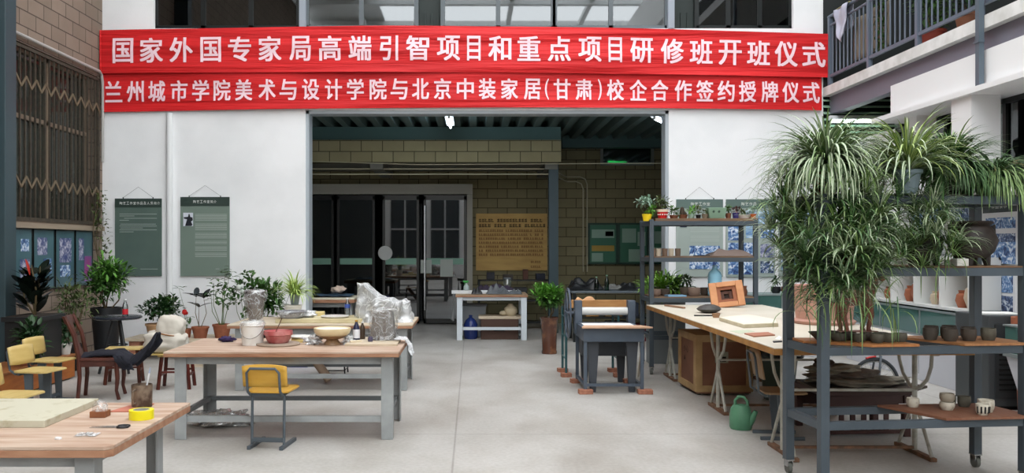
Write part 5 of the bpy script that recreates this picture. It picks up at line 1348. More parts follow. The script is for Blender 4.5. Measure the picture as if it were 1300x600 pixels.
# green-legged stand behind
t = thing('tool_stand', 'dark green ladder-legged stand with orange plank top behind the press', 'table', (1.6, 11.15, 0))
M_gst = mat('dark_green_tube', (44, 84, 88), .4)
for sx in (-1, 1):
    x = sx*.4 - (.02 if sx < 0 else -.0)
    if sx > 0: x = .24
    for y in (-.22, .22): MB().tube([(x, y, .05), (x, y, .86)], .016, 8).build('leg', M_gst, t, smooth=True)
    for z in (.22, .5, .75): MB().tube([(x, -.22, z), (x, .22, z)], .01, 6).build('rung', M_gst, t, smooth=True)
MB().box(-.42, -.24, .84, .42, .24, .87).build('top', M_frame, t)
MB().box(-.4, -.27, .87, .42, -.22, .97).build('plank', mat('orange_plank', (190, 142, 88), .6, c2=(170, 120, 70), scale=4, stretch=(1, 5, 5)), t, bevel=.004)
bricks([(1.18, 10.93, .1, .75), (1.18, 11.37, .2, .75), (1.84, 10.93, .0, .75), (1.84, 11.37, .1, .75)], r, 'bricks under the green stand', ['the near left foot of the green stand', 'the far left foot of the green stand', 'the near right foot of the green stand', 'the far right foot of the green stand'])
drape('leather_scrap', 'tan leather scrap lying on the stand behind the press roller', 'leather', (1.5, 11.15, .872), .5, .25, .09, mat('tan_leather', (196, 150, 108), .6), 5)
o = MB().box(-.1, -.3, 0, .1, .3, .12).build('wooden_block', mat('orange_wood_block', (196, 146, 96), .6), bevel=.005, loc=(1.07, 11.75, 0))
bpy.data.objects.remove(o)
# oval board leaning by the shelf leg
t = thing('oval_board', 'pale oval paddle board leaning beside the right leg of the press stand', 'board', (2.06, 10.75, .02), R(70)); 
m = MB(Matrix.Rotation(R(8), 4, 'X')); m.prism([(.09*math.cos(2*PI*k/24), .27+.27*math.sin(2*PI*k/24)) for k in range(24)], .014, 'Y'); m.build('board', mat('pale_paddle', (190, 180, 164), .7), t)
# dark counter in the hall, right of the column -------------------
t = thing('hall_table', 'long grey table covered with dark clutter and two green bottles inside the hall', 'table', (2.45, 15.2, 0))
M_gt = mat('grey_table_top', (92, 100, 106), .5)
MB().box(-.75, -.35, .84, .85, .35, .88).build('tabletop', M_gt, t, bevel=.004)
for x in (-.7, .8):
    for y in (-.3, .3): MB().box(x-.025, y-.025, 0, x+.025, y+.025, .84).build('leg', M_frame, t)
MB().box(-.7, -.32, .4, .8, .32, .43).build('under_shelf', M_frame, t)
for i, px in enumerate((757, 770)):
    bottle('green_bottle', 'small green glass bottle on the grey hall table, ' + ('left of the pair' if i == 0 else 'right of the pair'), (xa(px, 15.0), 14.98, .88), .24 if i == 0 else .27, .04, mat('green_glass', (70, 172, 112), .15, coat=.5), None, mat('pale_green_cap', (150, 190, 160), .5), 'green bottles on the hall table')
drape('black_cloth', 'black crumpled cover over tools at the left end of the grey hall table', 'cover', (1.98, 15.25, .89), .62, .5, .17, M_blackp, 21)
drape('black_cloth', 'dark crumpled cloth at the right end of the grey hall table', 'cover', (2.9, 15.25, .885), .7, .5, .12, M_blackp, 25)
drape('paper_heap', 'grey paper heap between the green bottles on the hall table', 'paper', (2.48, 15.4, .885), .35, .3, .09, mat('grey_paper', (124, 124, 120), .8), 29)
for i, (px, z, w_, h_, c) in enumerate(((751, .43, .22, .2, (176, 130, 70)), (778, .43, .3, .16, (120, 96, 60)), (800, .43, .26, .24, (48, 56, 70)), (748, 0, .3, .3, (140, 146, 60)), (783, 0, .36, .34, (72, 76, 80)), (808, 0, .3, .3, (110, 44, 54)))):
    o = MB().box(-w_/2, -.15, 0, w_/2, .15, h_).build('carton', mat('carton_b%d' % i, c, .8), bevel=.008, loc=(xa(px, 15.1), 15.15, z))
    tag(o, ['orange', 'brown', 'slate blue', 'olive', 'grey', 'maroon'][i]+' carton '+('on the shelf of' if z > 0 else 'on the floor under')+' the grey hall table', 'carton')
t = thing('fern', 'bright green fern in a clay pot at the right end of the hall table', 'plant', (3.62, 14.9, .0))
MB().lathe([(0, .0), (.12, 0), (.16, .8), (.17, .84), (.15, .84), (.14, .78), (0, .78)], seg=22).build('pot', M_clay, t, smooth=True)
spider(t, (0, 0, .8), 130, .42, .03, G2, r, el=(15, 80), droop=(1.0, 2.0), name='fronds')
bush(t, (0, 0, .92), (.36, .28, .14), 280, .1, .03, G2, r, name='leaflets')
# ============================================================ right side
r = random.Random(51)
# ---------------- shelf in the middle right
SX, SY = 2.3, 11.15
shelf_unit('shelf_rack', 'tall grey steel rack with small potted plants along its top', (SX, SY, 0), 0, 1.34, .6, 1.99, (.5, .98, 1.5, 1.97), post=.055, rail=.055)
for z, nm, x0 in ((.98, 'third', .03), (1.5, 'second', .03), (1.97, 'top', .05)):
    o = MB().box(x0, -.02, 0, 1.37, .62, .035 if z > 1.9 else .016).build('shelf_board', mat('brown_shelf_board', (124, 98, 74), .7, c2=(104, 80, 60), scale=4, stretch=(1, 6, 6)), bevel=.003, loc=(SX, SY, z))
    tag(o, 'brown wooden board laid on the %s level of the mid-right steel rack' % nm, 'board', 'boards on the mid-right steel rack')
PZ = 2.005
def pr(px, y=SY+.1): return xa(px, y)
M_pots = {'yellow': mat('yellow_pot', (236, 204, 30), .4), 'red': mat('red_pot', (204, 34, 32), .35), 'brown': mat('brown_pot', (124, 78, 56), .6), 'glass': mat('pale_green_pot', (150, 176, 160), .3), 'dark': M_blackp,
          'stone': mat('stone_pot', (128, 116, 98), .8), 'green': mat('sage_green_trough', (118, 146, 124), .5), 'purple': mat('purple_blue_pot', (58, 52, 120), .35), 'white': mat('white_pot', (216, 210, 204), .4), 'orange': mat('orange_pot', (196, 104, 52), .5)}
def splant(px, rr_, h, col_, label, kind, y=SY+.1, z=PZ, cat='plant'):
    t = thing('potted_plant', label, cat, (pr(px, y), y, z), 0, 'small pots along the top of the mid-right steel rack')
    MB().lathe([(0, 0), (rr_*.75, 0), (rr_, h*.95), (rr_*1.03, h), (rr_*.9, h), (rr_*.85, h*.85), (0, h*.85)], seg=20).build('pot', M_pots[col_], t, smooth=True)
    kind(t, h)
    return t
def k_silver(t, h):
    stems(t, (0, 0, h*.8), [(-.05, 0, h+.15), (.04, 0, h+.17), (.0, .03, h+.1)], .004, M_gstem, r=r)
    bush(t, (-.02, 0, h+.16), (.13, .1, .07), 130, .05, .03, G5, r); bush(t, (.06, -.02, h+.05), (.07, .06, .07), 60, .045, .025, G2, r, name='green_foliage')
splant(821.5, .065, .09, 'yellow', 'silvery-leaved plant in a small yellow pot at the left end of the steel rack', k_silver, y=SY+.05, z=1.972)
def k_olive(t, h):
    stems(t, (0, 0, h*.8), [(-.04, 0, h+.16), (.05, 0, h+.13), (.0, 0, h+.19), (.08, 0, h+.06)], .004, M_stem, r=r)
    bush(t, (0, 0, h+.11), (.13, .09, .1), 150, .045, .022, G4, r, fill=.8)
t = splant(841, .075, .105, 'red', 'olive twiggy plant in a red pot with white dots on the steel rack', k_olive)
MB().lathe([(.077, .085), (.079, .118), (.07, .118), (.068, .085)], seg=20).build('rim', mat('cream_rim', (224, 206, 182), .5), t, smooth=True)
for k in range(6):
    a = R(-150+k*24); MB().sphere((.071*math.cos(a), .071*math.sin(a), .05), .011, 1).build('dot', M_pots['white'], t)
def k_green(n=80, rx=.09, rz_=.06, mt=None, L_=.045, W_=.02):
    return lambda t, h: bush(t, (0, 0, h+rz_*.7), (rx, .07, rz_), n, L_, W_, mt or G2, r)
splant(855.5, .06, .045, 'brown', 'round green leafy plant in a shallow brown bowl beside the red pot', k_green(90, .09, .065, G1))
def k_cactus(t, h):
    MB().lathe([(0, 0), (.028, 0), (.034, .05), (.022, .1), (0, .115)], c=(-.01, 0, h*.8), seg=14).lathe([(0, 0), (.018, 0), (.02, .03), (0, .055)], c=(.03, 0, h*.8), seg=12).build('cactus', mat('dark_cactus', (62, 52, 40), .8), t, smooth=True)
splant(867, .062, .05, 'brown', 'dark knobbly cactus in a shallow brown bowl on the steel rack', k_cactus)
splant(877.5, .045, .06, 'glass', 'bright green plant in a pale green glass pot on the steel rack', k_green(80, .07, .06, G2))
splant(886.5, .035, .05, 'dark', 'upright olive plant in a tiny black pot on the steel rack', k_green(70, .045, .085, G4))
splant(895, .045, .06, 'stone', 'small cactus cluster in a rough stone pot left of the green trough', k_green(50, .04, .04, G4, .03, .015))
t = thing('planter_trough', 'sage green rectangular trough with raised motifs on top of the steel rack', 'planter', (pr(909), SY+.1, PZ))
MB().hexa([(-.1, -.06, 0), (.1, -.06, 0), (.1, .06, 0), (-.1, .06, 0)], [(-.12, -.075, .14), (.12, -.075, .14), (.12, .075, .14), (-.12, .075, .14)]).build('box', M_pots['green'], t, bevel=.006)
for x in (-.05, .02): MB().sphere((x, -.072, .09), .018, 1, scale=(1, .3, 1)).build('motif', mat('dark_green_motif', (46, 66, 54), .6), t)
splant(924.5, .04, .07, 'brown', 'bushy green cactus in a brown pot right of the green trough', k_green(90, .05, .08, G1, .035, .016))
splant(934, .045, .075, 'purple', 'dull red leafed plant in a purple-blue pot on the steel rack', k_green(60, .06, .05, mat('dull_red_leaf', (96, 70, 68), .6)))
t = splant(944.5, .085, .05, 'white', 'low plant in a broad shallow white bowl on the steel rack', k_green(60, .08, .04, G4))
splant(955.5, .05, .06, 'orange', 'silvery green plant in a small orange pot at the right end of the rack', k_green(70, .07, .06, G5), y=SY+.1)
# second level: cups and slab
Z2 = 1.517
for k, (px, c, w_) in enumerate(((829, 'brown cup standing first from the left', (132, 112, 98)), (836, 'off-white clay cup standing second from the left', (190, 176, 156)), (844, 'brown clay cup between two paler cups', (112, 90, 74)), (852, 'off-white cup standing fourth from the left', (184, 172, 152)), (860.5, 'brown clay cup at the right end of the row', (106, 88, 74)))):
    y = SY+.15; t = thing('clay_cup', c+' on the second rack level', 'cup', (xa(px, y), y, Z2), 0, 'clay cups on the second rack level')
    MB().lathe([(0, 0), (.033, 0), (.037, .1), (.032, .1), (.028, .01), (0, .01)], seg=18).build('body', mat('cup_%d' % k, w_, .7), t, smooth=True)
drape('clay_slab', 'crumpled grey-brown leather-like slab lying on the second level of the steel rack', 'slab', (xa(925, SY+.2), SY+.2, Z2), .56, .4, .1, mat('grey_brown_slab', (126, 110, 102), .8), 33, freq=2.2)
o = MB().prism([(-.09, -.02), (.09, -.05), (.1, .05), (-.1, .05)], .012, 'Z').build('dark_tile', M_blackp, loc=(xa(891, SY+.12), SY+.12, Z2))
tag(o, 'flat dark tile beside the crumpled slab on the second rack level', 'tile')
# third level
Z3 = .997
for k, (px, rr_, h, y) in enumerate(((831, .085, .09, .15), (844, .07, .085, .3), (870, .07, .1, .42), (881, .085, .11, .15), (895, .07, .1, .38))):
    y += SY; t = thing('clay_bowl', ['grey-brown round bowl at the left end of', 'smaller grey-brown bowl behind the left end of', 'dark bowl under the sprouting plant on', 'ridged grey-brown bowl at the middle of', 'dark bowl left of the blue water bottle on'][k]+' the third rack level', 'bowl', (xa(px, y), y, Z3), 0, 'clay bowls on the third rack level')
    MB().lathe([(0, 0), (rr_*.7, 0), (rr_, h*.4), (rr_*.95, h), (rr_*.85, h), (rr_*.8, h*.3), (0, h*.2)], seg=24).build('body', mat('bowl_c%d' % (k % 3), [(126, 106, 94), (84, 72, 62), (110, 98, 84)][k % 3], .75), t, smooth=True)
o = MB().box(-.12, -.08, 0, .12, .08, .02).build('magazine', mat('pale_blue_cover', (122, 164, 196), .5), loc=(xa(858, SY+.05), SY+.07, Z3)); o.rotation_euler.z = .1
tag(o, 'pale blue magazine lying on the third rack level', 'magazine')
t = thing('sprout_plant', 'small sprouting plant in a dark pot on the third rack level', 'plant', (xa(873, SY+.52), SY+.53, Z3))
MB().lathe([(0, 0), (.04, 0), (.05, .1), (.04, .1), (0, .08)], seg=16).build('pot', M_blackp, t, smooth=True)
stems(t, (0, 0, .08), [(-.03, 0, .2), (.03, 0, .22)], .004, M_gstem, r=r); bush(t, (0, 0, .2), (.09, .06, .07), 34, .07, .035, G6, r)
t = thing('water_jug', 'large translucent blue water bottle standing on the third rack level', 'bottle', (xa(908, SY+.2), SY+.22, Z3))
m_ = glass_mat('blue_jug_plastic', (160, 214, 238), .06, opac=.9)
prof = [(0, 0), (.085, 0), (.092, .02)]
for k in range(6): prof += [(.092, .04+k*.035), (.086, .055+k*.035)]
prof += [(.09, .26), (.075, .31), (.035, .345), (.028, .37), (.028, .385), (0, .385)]
MB().lathe(prof, seg=28).build('body', m_, t, smooth=True)
MB().lathe([(0, .375), (.032, .375), (.032, .4), (0, .4)], seg=16).build('cap', mat('light_blue_cap', (150, 190, 220), .4), t, smooth=True)
t = thing('small_pot', 'small brown pot at the right end of the third rack level', 'pot', (xa(943, SY+.2), SY+.2, Z3))
MB().lathe([(0, 0), (.05, 0), (.06, .06), (.045, .1), (.055, .13), (.048, .13), (0, .1)], seg=20).build('body', M_pots['brown'], t, smooth=True)
t = thing('trailing_plant', 'leafy fern in a flat pot at the left end behind the third rack level', 'plant', (xa(846, 12.2), 12.25, 0))
MB().box(-.25, -.12, .0, .25, .12, .86).build('stand', M_legd, t); MB().box(-.24, -.11, .86, .24, .11, .98).build('trough', M_blackp, t)
bush(t, (0, 0, 1.08), (.4, .22, .16), 420, .13, .035, mat('leaf_fern_green', (132, 176, 66), .5, c2=(104, 150, 52), scale=9), r); bush(t, (.12, 0, 1.05), (.3, .2, .16), 200, .1, .045, G6, r, name='dark_foliage')

# ---------------- two long tables on trestles
TZ = .9
M_ptop = mat('pale_drawing_board', (204, 196, 178), .5, c2=(214, 207, 192), scale=1.6)
def trestle(label, y, x0=2.47, x1=3.52):
    t = thing('table_trestle', label, 'trestle', (x0, y, 0), 0, 'pale painted trestles under the long board tables')
    M_tr = mat('worn_cream_paint', (178, 178, 168), .5, c2=(150, 146, 134), scale=12, lo=.45, hi=.7)
    M_rf = mat('rusty_foot', (132, 96, 72), .8, c2=(96, 76, 60), scale=18)
    L_ = x1-x0; zt = TZ-.055
    for x in (0, L_):
        MB().box(x-.025, -.29, 0, x+.025, .29, .03).build('foot', M_rf, t, bevel=.003)
        MB().tube([(x, 0, .03), (x, 0, zt-.03)], .02, 10).build('post', M_tr, t, smooth=True)
        for s in (-1, 1):
            MB().tube([(x, s*.26, .03), (x, s*.01, .42)], .014, 8).build('brace', M_tr, t, smooth=True)
            MB().tube([(x, s*.26, zt-.02), (x, s*.25, zt-.12), (x, s*.19, zt-.23), (x, s*.08, zt-.31), (x, 0, zt-.33)], .014, 8).build('curved_arm', M_tr, t, smooth=True)
        MB().box(x-.02, -.33, zt-.03, x+.02, .33, zt).build('top_bar', M_tr, t)
    MB().tube([(0, 0, zt-.34), (L_, 0, zt-.34)], .012, 8).build('cross_bar', M_tr, t, smooth=True)
    MB().box(0, -.025, zt-.05, L_, .025, zt-.02).build('cross_bar', M_tr, t)
    MB().bar((0, .0, .05), (L_, .0, .05), .03, .02).build('foot_bar', M_rf, t)
    return t
trestle('cream steel trestle under the far end of the long board table', 10.82)
trestle('cream steel trestle behind the green watering can under the long board tables', 8.72)
trestle('cream steel trestle at the near end under the long board tables', 6.9)
for (ya, yb, lb) in ((8.98, 11.06, 'long pale drawing-board tabletop, the far one bearing the square wooden frame'), (6.38, 8.95, 'long pale drawing-board tabletop, the near one behind the plant rack')):
    t = thing('board_table', lb, 'tabletop', (2.96, (ya+yb)/2, TZ-.055))
    hy = (yb-ya)/2
    MB().box(-.74, -hy, .047, .74, hy, .055).build('top_board', M_ptop, t, bevel=.003)
    MB().box(-.74, -hy, 0, .74, hy, .047).build('frame', M_plyedge, t, bevel=.003)
def tb(px, py): Y = F*(H-TZ)/(py-312); return (xa(px, Y), Y, TZ)
# carved square frame leaning
t = thing('square_frame', 'square orange wooden stepped frame propped up on the long pale table', 'frame', (3.12, 10.55, TZ), R(-10))
A = MB(Matrix.Rotation(R(-14), 4, 'X') @ Matrix.Rotation(R(-7), 4, 'Y'))
M_of = mat('orange_terracotta_frame', (206, 148, 104), .6, c2=(190, 130, 88), scale=6); M_ofd = mat('frame_step_wood', (150, 92, 62), .6)
hw_, hh_ = .2, .15
def ring(mb, w0, h0, w1, h1, y0, y1, cz):
    mb.box(-w0, y0, cz-h0, -w1, y1, cz+h0).box(w1, y0, cz-h0, w0, y1, cz+h0).box(-w1, y0, cz+h1, w1, y1, cz+h0).box(-w1, y0, cz-h0, w1, y1, cz-h1)
ring(A, .2, .155, .115, .095, -.03, .03, .165); A.build('outer_frame', M_of, t, bevel=.006)
A = MB(Matrix.Rotation(R(-14), 4, 'X') @ Matrix.Rotation(R(-7), 4, 'Y')); ring(A, .115, .095, .07, .06, .0, .05, .165); A.build('inner_step', M_ofd, t, bevel=.003)
A = MB(Matrix.Rotation(R(-14), 4, 'X') @ Matrix.Rotation(R(-7), 4, 'Y')); ring(A, .07, .06, .03, .025, .03, .08, .15); A.build('inner_core', mat('dark_frame_core', (84, 50, 36), .6), t, bevel=.003)
A = MB(Matrix.Rotation(R(-14), 4, 'X') @ Matrix.Rotation(R(-7), 4, 'Y')); A.box(-.19, .05, .02, .19, .08, .31); A.build('back_panel', mat('dark_back', (40, 28, 22), .8), t)
t = thing('covered_bowl', 'dark domed leathery dish on the long pale table left of the square frame', 'dish', (tb(901, 397)))
MB().lathe([(0, 0), (.06, 0), (.12, .025), (.14, .045), (.11, .075), (.05, .095), (0, .1)], seg=30, sx=1.0, sy=.9, wob=.12).build('body', mat('dark_leather', (72, 70, 66), .5, c2=(52, 50, 48), scale=9), t, smooth=True)
t = thing('clay_cup', 'small tan clay cup in front of the dark domed dish', 'cup', (tb(909, 403)))
MB().lathe([(0, 0), (.03, 0), (.045, .045), (.038, .045), (.025, .01), (0, .01)], seg=18).build('body', mat('tan_cup', (160, 124, 94), .7), t, smooth=True)
o = MB().box(-.1, -.012, 0, .1, .012, .014).build('dark_strip', M_blackp, loc=tb(893, 401), bevel=.002); tag(o, 'dark flat tool lying in front of the dark domed dish', 'tool')
p = tb(857, 390); m = MB(); m.bar((-.07, .22, .012), (.06, -.22, .012), .035, .02)
tag(m.build('wooden_stick', mat('brown_tool', (150, 116, 92), .6), loc=p, bevel=.003), 'short brown wooden stick near the far left corner of the long pale table', 'stick')
# thick paper slab / open block
t = thing('paper_slab', 'thick creased cream slab lying across the long pale table', 'slab', tb(950, 411)); 
c0 = Vector(t.location)
q = [tb(913, 407), tb(944, 416.5), tb(988, 414.5), tb(986, 410), tb(950, 403)]
q = [(Vector(v)-c0) for v in q]
MB().prism([(v.x, v.y) for v in q], .034, 'Z').build('slab', mat('cream_paper_slab', (206, 196, 172), .7, c2=(188, 176, 148), scale=8), t, bevel=.004)
MB().prism([(v.x*.97, v.y*.97) for v in q], .003, 'Z', .034).build('top_sheet', mat('top_paper', (228, 220, 202), .7), t)
for (a, lb, c, pts, h) in (('clay_tile', 'reddish-brown flat tile on the near part of the long pale table', (168, 112, 88), [(945, 424), (975, 422.5), (984, 426), (957, 427.8)], .01), ('paper_sheet', 'pale green paper sheet beside the reddish tile', (188, 196, 172), [(926, 420), (950, 418.5), (958, 420.5), (940, 423)], .002), ('black_strip', 'short black strip near the corner of the long pale table', (40, 40, 42), [(981, 433.2), (993, 432.8), (993, 434.2), (982, 434.8)], .006), ('paper_scrap', 'tiny torn white paper scraps beside the black strip', (240, 240, 238), [(984, 430), (989, 426), (992, 428), (990, 431)], .002)):
    c0 = Vector(tb(*[sum(v[k] for v in pts)/4 for k in (0, 1)])); q = [Vector(tb(*v))-c0 for v in pts]
    o = MB().prism([(v.x, v.y) for v in q], h, 'Z').build(a, mat(a+'_m', c, .7), loc=c0); tag(o, lb, a.split('_')[1])
# large terracotta tub
t = thing('terracotta_tub', 'large pinkish terracotta tub on the long pale table behind the plant rack', 'tub', (xa(1046, 8.4), 8.4, TZ))
MB().lathe([(0, 0), (.27, 0), (.29, .03), (.26, .05), (.28, .3), (.31, .34), (.31, .37), (.28, .37), (.25, .3), (0, .28)], seg=40).build('body', M_terra2, t, smooth=True)
# clay horse
t = thing('clay_horse', 'dark brown clay horse standing behind the bowls under hanging leaves', 'figure', (xa(1086, 7.6), 7.6, TZ), R(15))
M_hz = mat('red_brown_clay', (106, 62, 46), .5, c2=(84, 48, 38), scale=10)
m = MB(); m.tube([(-.17, 0, .27), (-.1, 0, .3), (.0, 0, .29), (.1, 0, .3), (.15, 0, .34)], .07, 14, radii=[.05, .075, .065, .075, .055])
m.tube([(.13, 0, .33), (.18, 0, .42), (.2, 0, .5)], .05, 12, radii=[.06, .045, .035]); m.tube([(.18, 0, .5), (.24, 0, .49), (.29, 0, .45)], .04, 12, radii=[.035, .035, .022])
for x, s in ((-.13, -1), (-.13, 1), (.11, -1), (.11, 1)):
    b_ = .02 if x > 0 else -.02
    m.tube([(x, s*.035, .26), (x+b_, s*.04, .14), (x-b_*.5, s*.04, .03), (x, s*.04, 0)], .02, 8, radii=[.036, .024, .018, .024])
m.build('body', M_hz, t, smooth=True)
MB().tube([(-.2, 0, .3), (-.25, 0, .24), (-.26, 0, .14)], .015, 8, radii=[.016, .02, .008]).build('tail', M_hz, t, smooth=True)
MB().box(-.2, -.07, 0, .18, .07, .006).build('base', M_hz, t)

# ---------------- under the long tables
t = thing('wooden_crate', 'large plywood crate with pale battens under the long pale table', 'crate', (2.46, 9.55, 0), R(2))
M_cr = mat('red_brown_plywood', (140, 96, 72), .6, c2=(118, 78, 58), scale=2.5); M_bat = mat('pale_batten', (180, 150, 106), .6, c2=(160, 128, 86), scale=6)
W_, D_, H_ = .64, .72, .66
MB().box(.02, .02, .02, W_-.02, D_-.02, H_-.02).build('panel', M_cr, t)
for x in (0, W_-.075): MB().box(x, 0, .04, x+.075, .02, H_).build('batten', M_bat, t, bevel=.003)
for z in (.04, H_-.07): MB().box(.07, 0, z, W_-.07, .02, z+.07).build('batten', M_bat, t, bevel=.003)
for y in (.02, D_-.075): MB().box(0, y, .04, .02, y+.075, H_).build('batten', M_bat, t, bevel=.003)
for z in (.04, H_-.07): MB().box(0, .09, z, .02, D_-.07, z+.07).build('batten', M_bat, t, bevel=.003)
MB().box(0, 0, H_-.02, W_, D_, H_+.01).build('lid', M_bat, t, bevel=.003)
MB().box(.22, -.006, .36, .36, .02, .48).build('label_plate', mat('grey_label', (150, 150, 130), .6), t)
for k in range(2): MB().box(.235+k*.055, -.008, .375, .28+k*.055, -.005, .43).build('mark', M_black, t)
V, Fc = glyphs('小心', [(.0, .0, .09, .075), (.11, 0, .08, .075)])
glyph_obj('stencil', V, Fc, lambda a, b: (-.001+.018, .5-a, .47+b), M_black, t)
m = MB(); m.prism([(-.02, 0), (.02, 0), (.0, .05)], .002, 'X'); m.build('arrow_mark', M_black, t, loc=(.016, .5, .34))
for x, y in ((.05, .05), (W_-.05, .05), (.05, D_-.05), (W_-.05, D_-.05)): MB().tube([(x-.015, y, .022), (x+.015, y, .022)], .022, 12).build('wheel', M_chrome, t, smooth=True)
t = thing('watering_can', 'green plastic watering can on the floor beside the cream trestle', 'watering can', (2.42, 7.82, 0), R(-32))
M_wc = mat('green_watering_can', (92, 144, 112), .45, c2=(78, 128, 98), scale=5)
MB().lathe([(0, 0), (.09, 0), (.1, .02), (.1, .1), (.09, .18), (.07, .215), (.045, .22), (.04, .2), (0, .2)], seg=28, sx=1, sy=.85).build('body', M_wc, t, smooth=True)
MB().tube([(-.045, 0, .2), (-.05, 0, .255), (-.02, 0, .29), (.03, 0, .29), (.06, 0, .25), (.06, 0, .2)], .014, 10).build('handle', M_wc, t, smooth=True)
MB().tube([(.06, 0, .05), (.095, 0, .1), (.125, 0, .155), (.135, 0, .175)], .03, 12, radii=[.045, .036, .022, .02]).build('spout', M_wc, t, smooth=True)
t = thing('waste_bin', 'dark green bin with a bulging black bag behind the wooden desk chair', 'bin', (3.3, 9.35, 0))
MB().lathe([(0, 0), (.15, 0), (.2, .46), (.21, .48), (0, .48)], seg=24).build('bin', mat('dark_green_bin', (52, 66, 56), .5), t, smooth=True)
m = MB(); crumple(m, (0, 0, .44), (.23, .23, .1), .3, 2.5, 4, 3, .4); m.build('bag', M_blackp, t, smooth='all')
school_chair('worn plywood desk chair on black pedestal legs under the long pale table', (2.66, 7.5, 0), R(-4), ply=mat('worn_plywood', (160, 132, 98), .5, c2=(140, 112, 82), scale=5), zb=(.5, .76), zs=.39, group=None, pedestal=True)
# dark bench with heaped cloth
t = thing('dark_bench', 'dark red wooden low table under the cloth pile behind the plant rack', 'table', (3.38, 7.75, 0), R(4))
M_dw = mat('very_dark_red_wood', (60, 32, 28), .5)
MB().box(-.4, -.3, .36, .4, .3, .4).build('tabletop', M_dw, t, bevel=.005)
for sx in (-1, 1):
    for sy in (-1, 1): MB().box(sx*.36-.03, sy*.26-.03, 0, sx*.36+.03, sy*.26+.03, .36).build('leg', M_dw, t, bevel=.004)
for sy in (-1, 1): MB().box(-.34, sy*.26-.012, .2, .34, sy*.26+.012, .36).build('apron', M_dw, t)
for k in range(5): MB().box(-.24+k*.1, -.275, .06, -.2+k*.1, -.255, .2).build('slat', M_dw, t)
MB().box(-.34, -.28, .03, .34, -.25, .06).build('stretcher', M_dw, t)
MB().box(.28, -.292, .24, .36, -.288, .29).build('paper_tag', mat('white_tag', (226, 226, 224), .6), t)
for k in range(3): MB().sphere((-.02+k*.07, -.278, .21), .012, 1).build('stud', mat('brass', (170, 140, 70), .4, .6), t)
t = thing('cloth_pile', 'heap of grey and brown cloth and boards on the dark low table', 'cloth', (3.38, 7.72, .402))
MB().prism([(-.42, -.3), (.36, -.34), (.62, -.1), (.42, .3), (-.4, .28)], .02, 'Z').build('board', mat('dark_board', (66, 56, 48), .7), t)
for i, (x, y, a, b_, c, hh, mc) in enumerate(((.0, 0, .42, .26, .05, .02, (150, 144, 130)), (-.08, .02, .32, .2, .05, .06, (126, 114, 104)), (-.16, .02, .24, .18, .05, .11, (160, 152, 136)), (-.28, -.05, .08, .08, .05, .17, (84, 70, 62)))):
    m = MB(); crumple(m, (x, y, hh), (a, b_, c), .28, 2.0, 20+i, 4, .8); m.build('cloth', mat('pile_cloth_%d' % i, mc, .9, c2=tuple(int(v*.75) for v in mc), scale=7), t, smooth='all')
# bicycle wheel
t = thing('bicycle_wheel', 'bicycle front wheel with fork parked behind the near end of the table', 'bicycle wheel', (xa(1110, 8.5), 8.5, .28), R(14))
t.rotation_euler = (R(0), 0, R(10))
def circ(rr_, n, y=0): return [(rr_*math.cos(2*PI*k/n), y, rr_*math.sin(2*PI*k/n)) for k in range(n)]
MB().tube(circ(.262, 48), .017, 8, closed=True).build('tyre', mat('dark_grey_rubber', (58, 62, 66), .7), t, smooth=True)
MB().tube(circ(.240, 48), .009, 8, closed=True).build('rim', M_chrome, t, smooth=True)
MB().tube([(0, -.045, 0), (0, .045, 0)], .016, 12).build('hub', M_chrome, t, smooth=True)
for k in range(28):
    a = 2*PI*k/28; s = .035 if k % 2 else -.035; a2 = a+.45*(1 if k % 4 < 2 else -1)
    MB().tube([(.014*math.cos(a2), s, .014*math.sin(a2)), (.238*math.cos(a), 0, .238*math.sin(a))], .0014, 4, caps=False).build('spoke', M_chrome, t)
for s in (-1, 1): MB().tube([(0, s*.055, 0), (.02, s*.055, .15), (.04, s*.045, .29), (.05, 0, .34)], .011, 8).build('fork', mat('grey_bike_paint', (96, 104, 112), .4), t, smooth=True)
MB().tube([(.285*math.cos(a), 0, .285*math.sin(a)) for a in [R(88+4*k) for k in range(6)]], .018, 8, flat=.4).build('mudguard', mat('red_mudguard', (196, 40, 40), .4), t, smooth=True)
MB().tube([(.05, 0, .33), (.06, 0, .4), (.065, 0, .43)], .014, 8).build('steerer', mat('grey_bike_paint', (96, 104, 112), .4), t, smooth=True)

# ---------------- plant rack in the foreground
ang = R(6); LX, LY = 2.355, 5.82
shelf_unit('plant_rack', 'blue-grey steel rack on casters in the right foreground carrying spider plants', (LX, LY, 0), ang, 1.46, .5, 2.0, (.47, .97, 1.5, 1.99), post=.062, rail=.055)
cu_, sn_ = math.cos(ang), math.sin(ang)
def rk(u, v, z): return (LX+cu_*u-sn_*v, LY+sn_*u+cu_*v, z)
def rboard(label, poly, z, m_, th=.018, g='boards on the plant rack'):
    t = MB().prism(poly, th, 'Z').build('wooden_board', m_, loc=rk(0, 0, z), bevel=.002); t.rotation_euler.z = ang; tag(t, label, 'board', g); return t
rboard('reddish board with small white cups on the lowest level of the plant rack', [(.84, -.06), (1.5, -.06), (1.47, .44), (.66, .46)], .471, mat('reddish_board', (122, 84, 64), .6, c2=(116, 72, 50), scale=4, stretch=(6, 1, 1)))
rboard('orange-brown board with dark bowls at the left of the middle rack level', [(.32, -.045), (.66, -.045), (.6, .36), (.0, .44), (-.02, .24)], .971, mat('orange_board', (176, 116, 64), .55, c2=(156, 98, 54), scale=4, stretch=(6, 1, 1)))
rboard('brown board with dark bowls at the right of the middle rack level', [(.98, -.05), (1.5, -.05), (1.46, .4), (.78, .5)], .971, mat('brown_board2', (158, 110, 68), .6, c2=(138, 92, 56), scale=4, stretch=(6, 1, 1)))
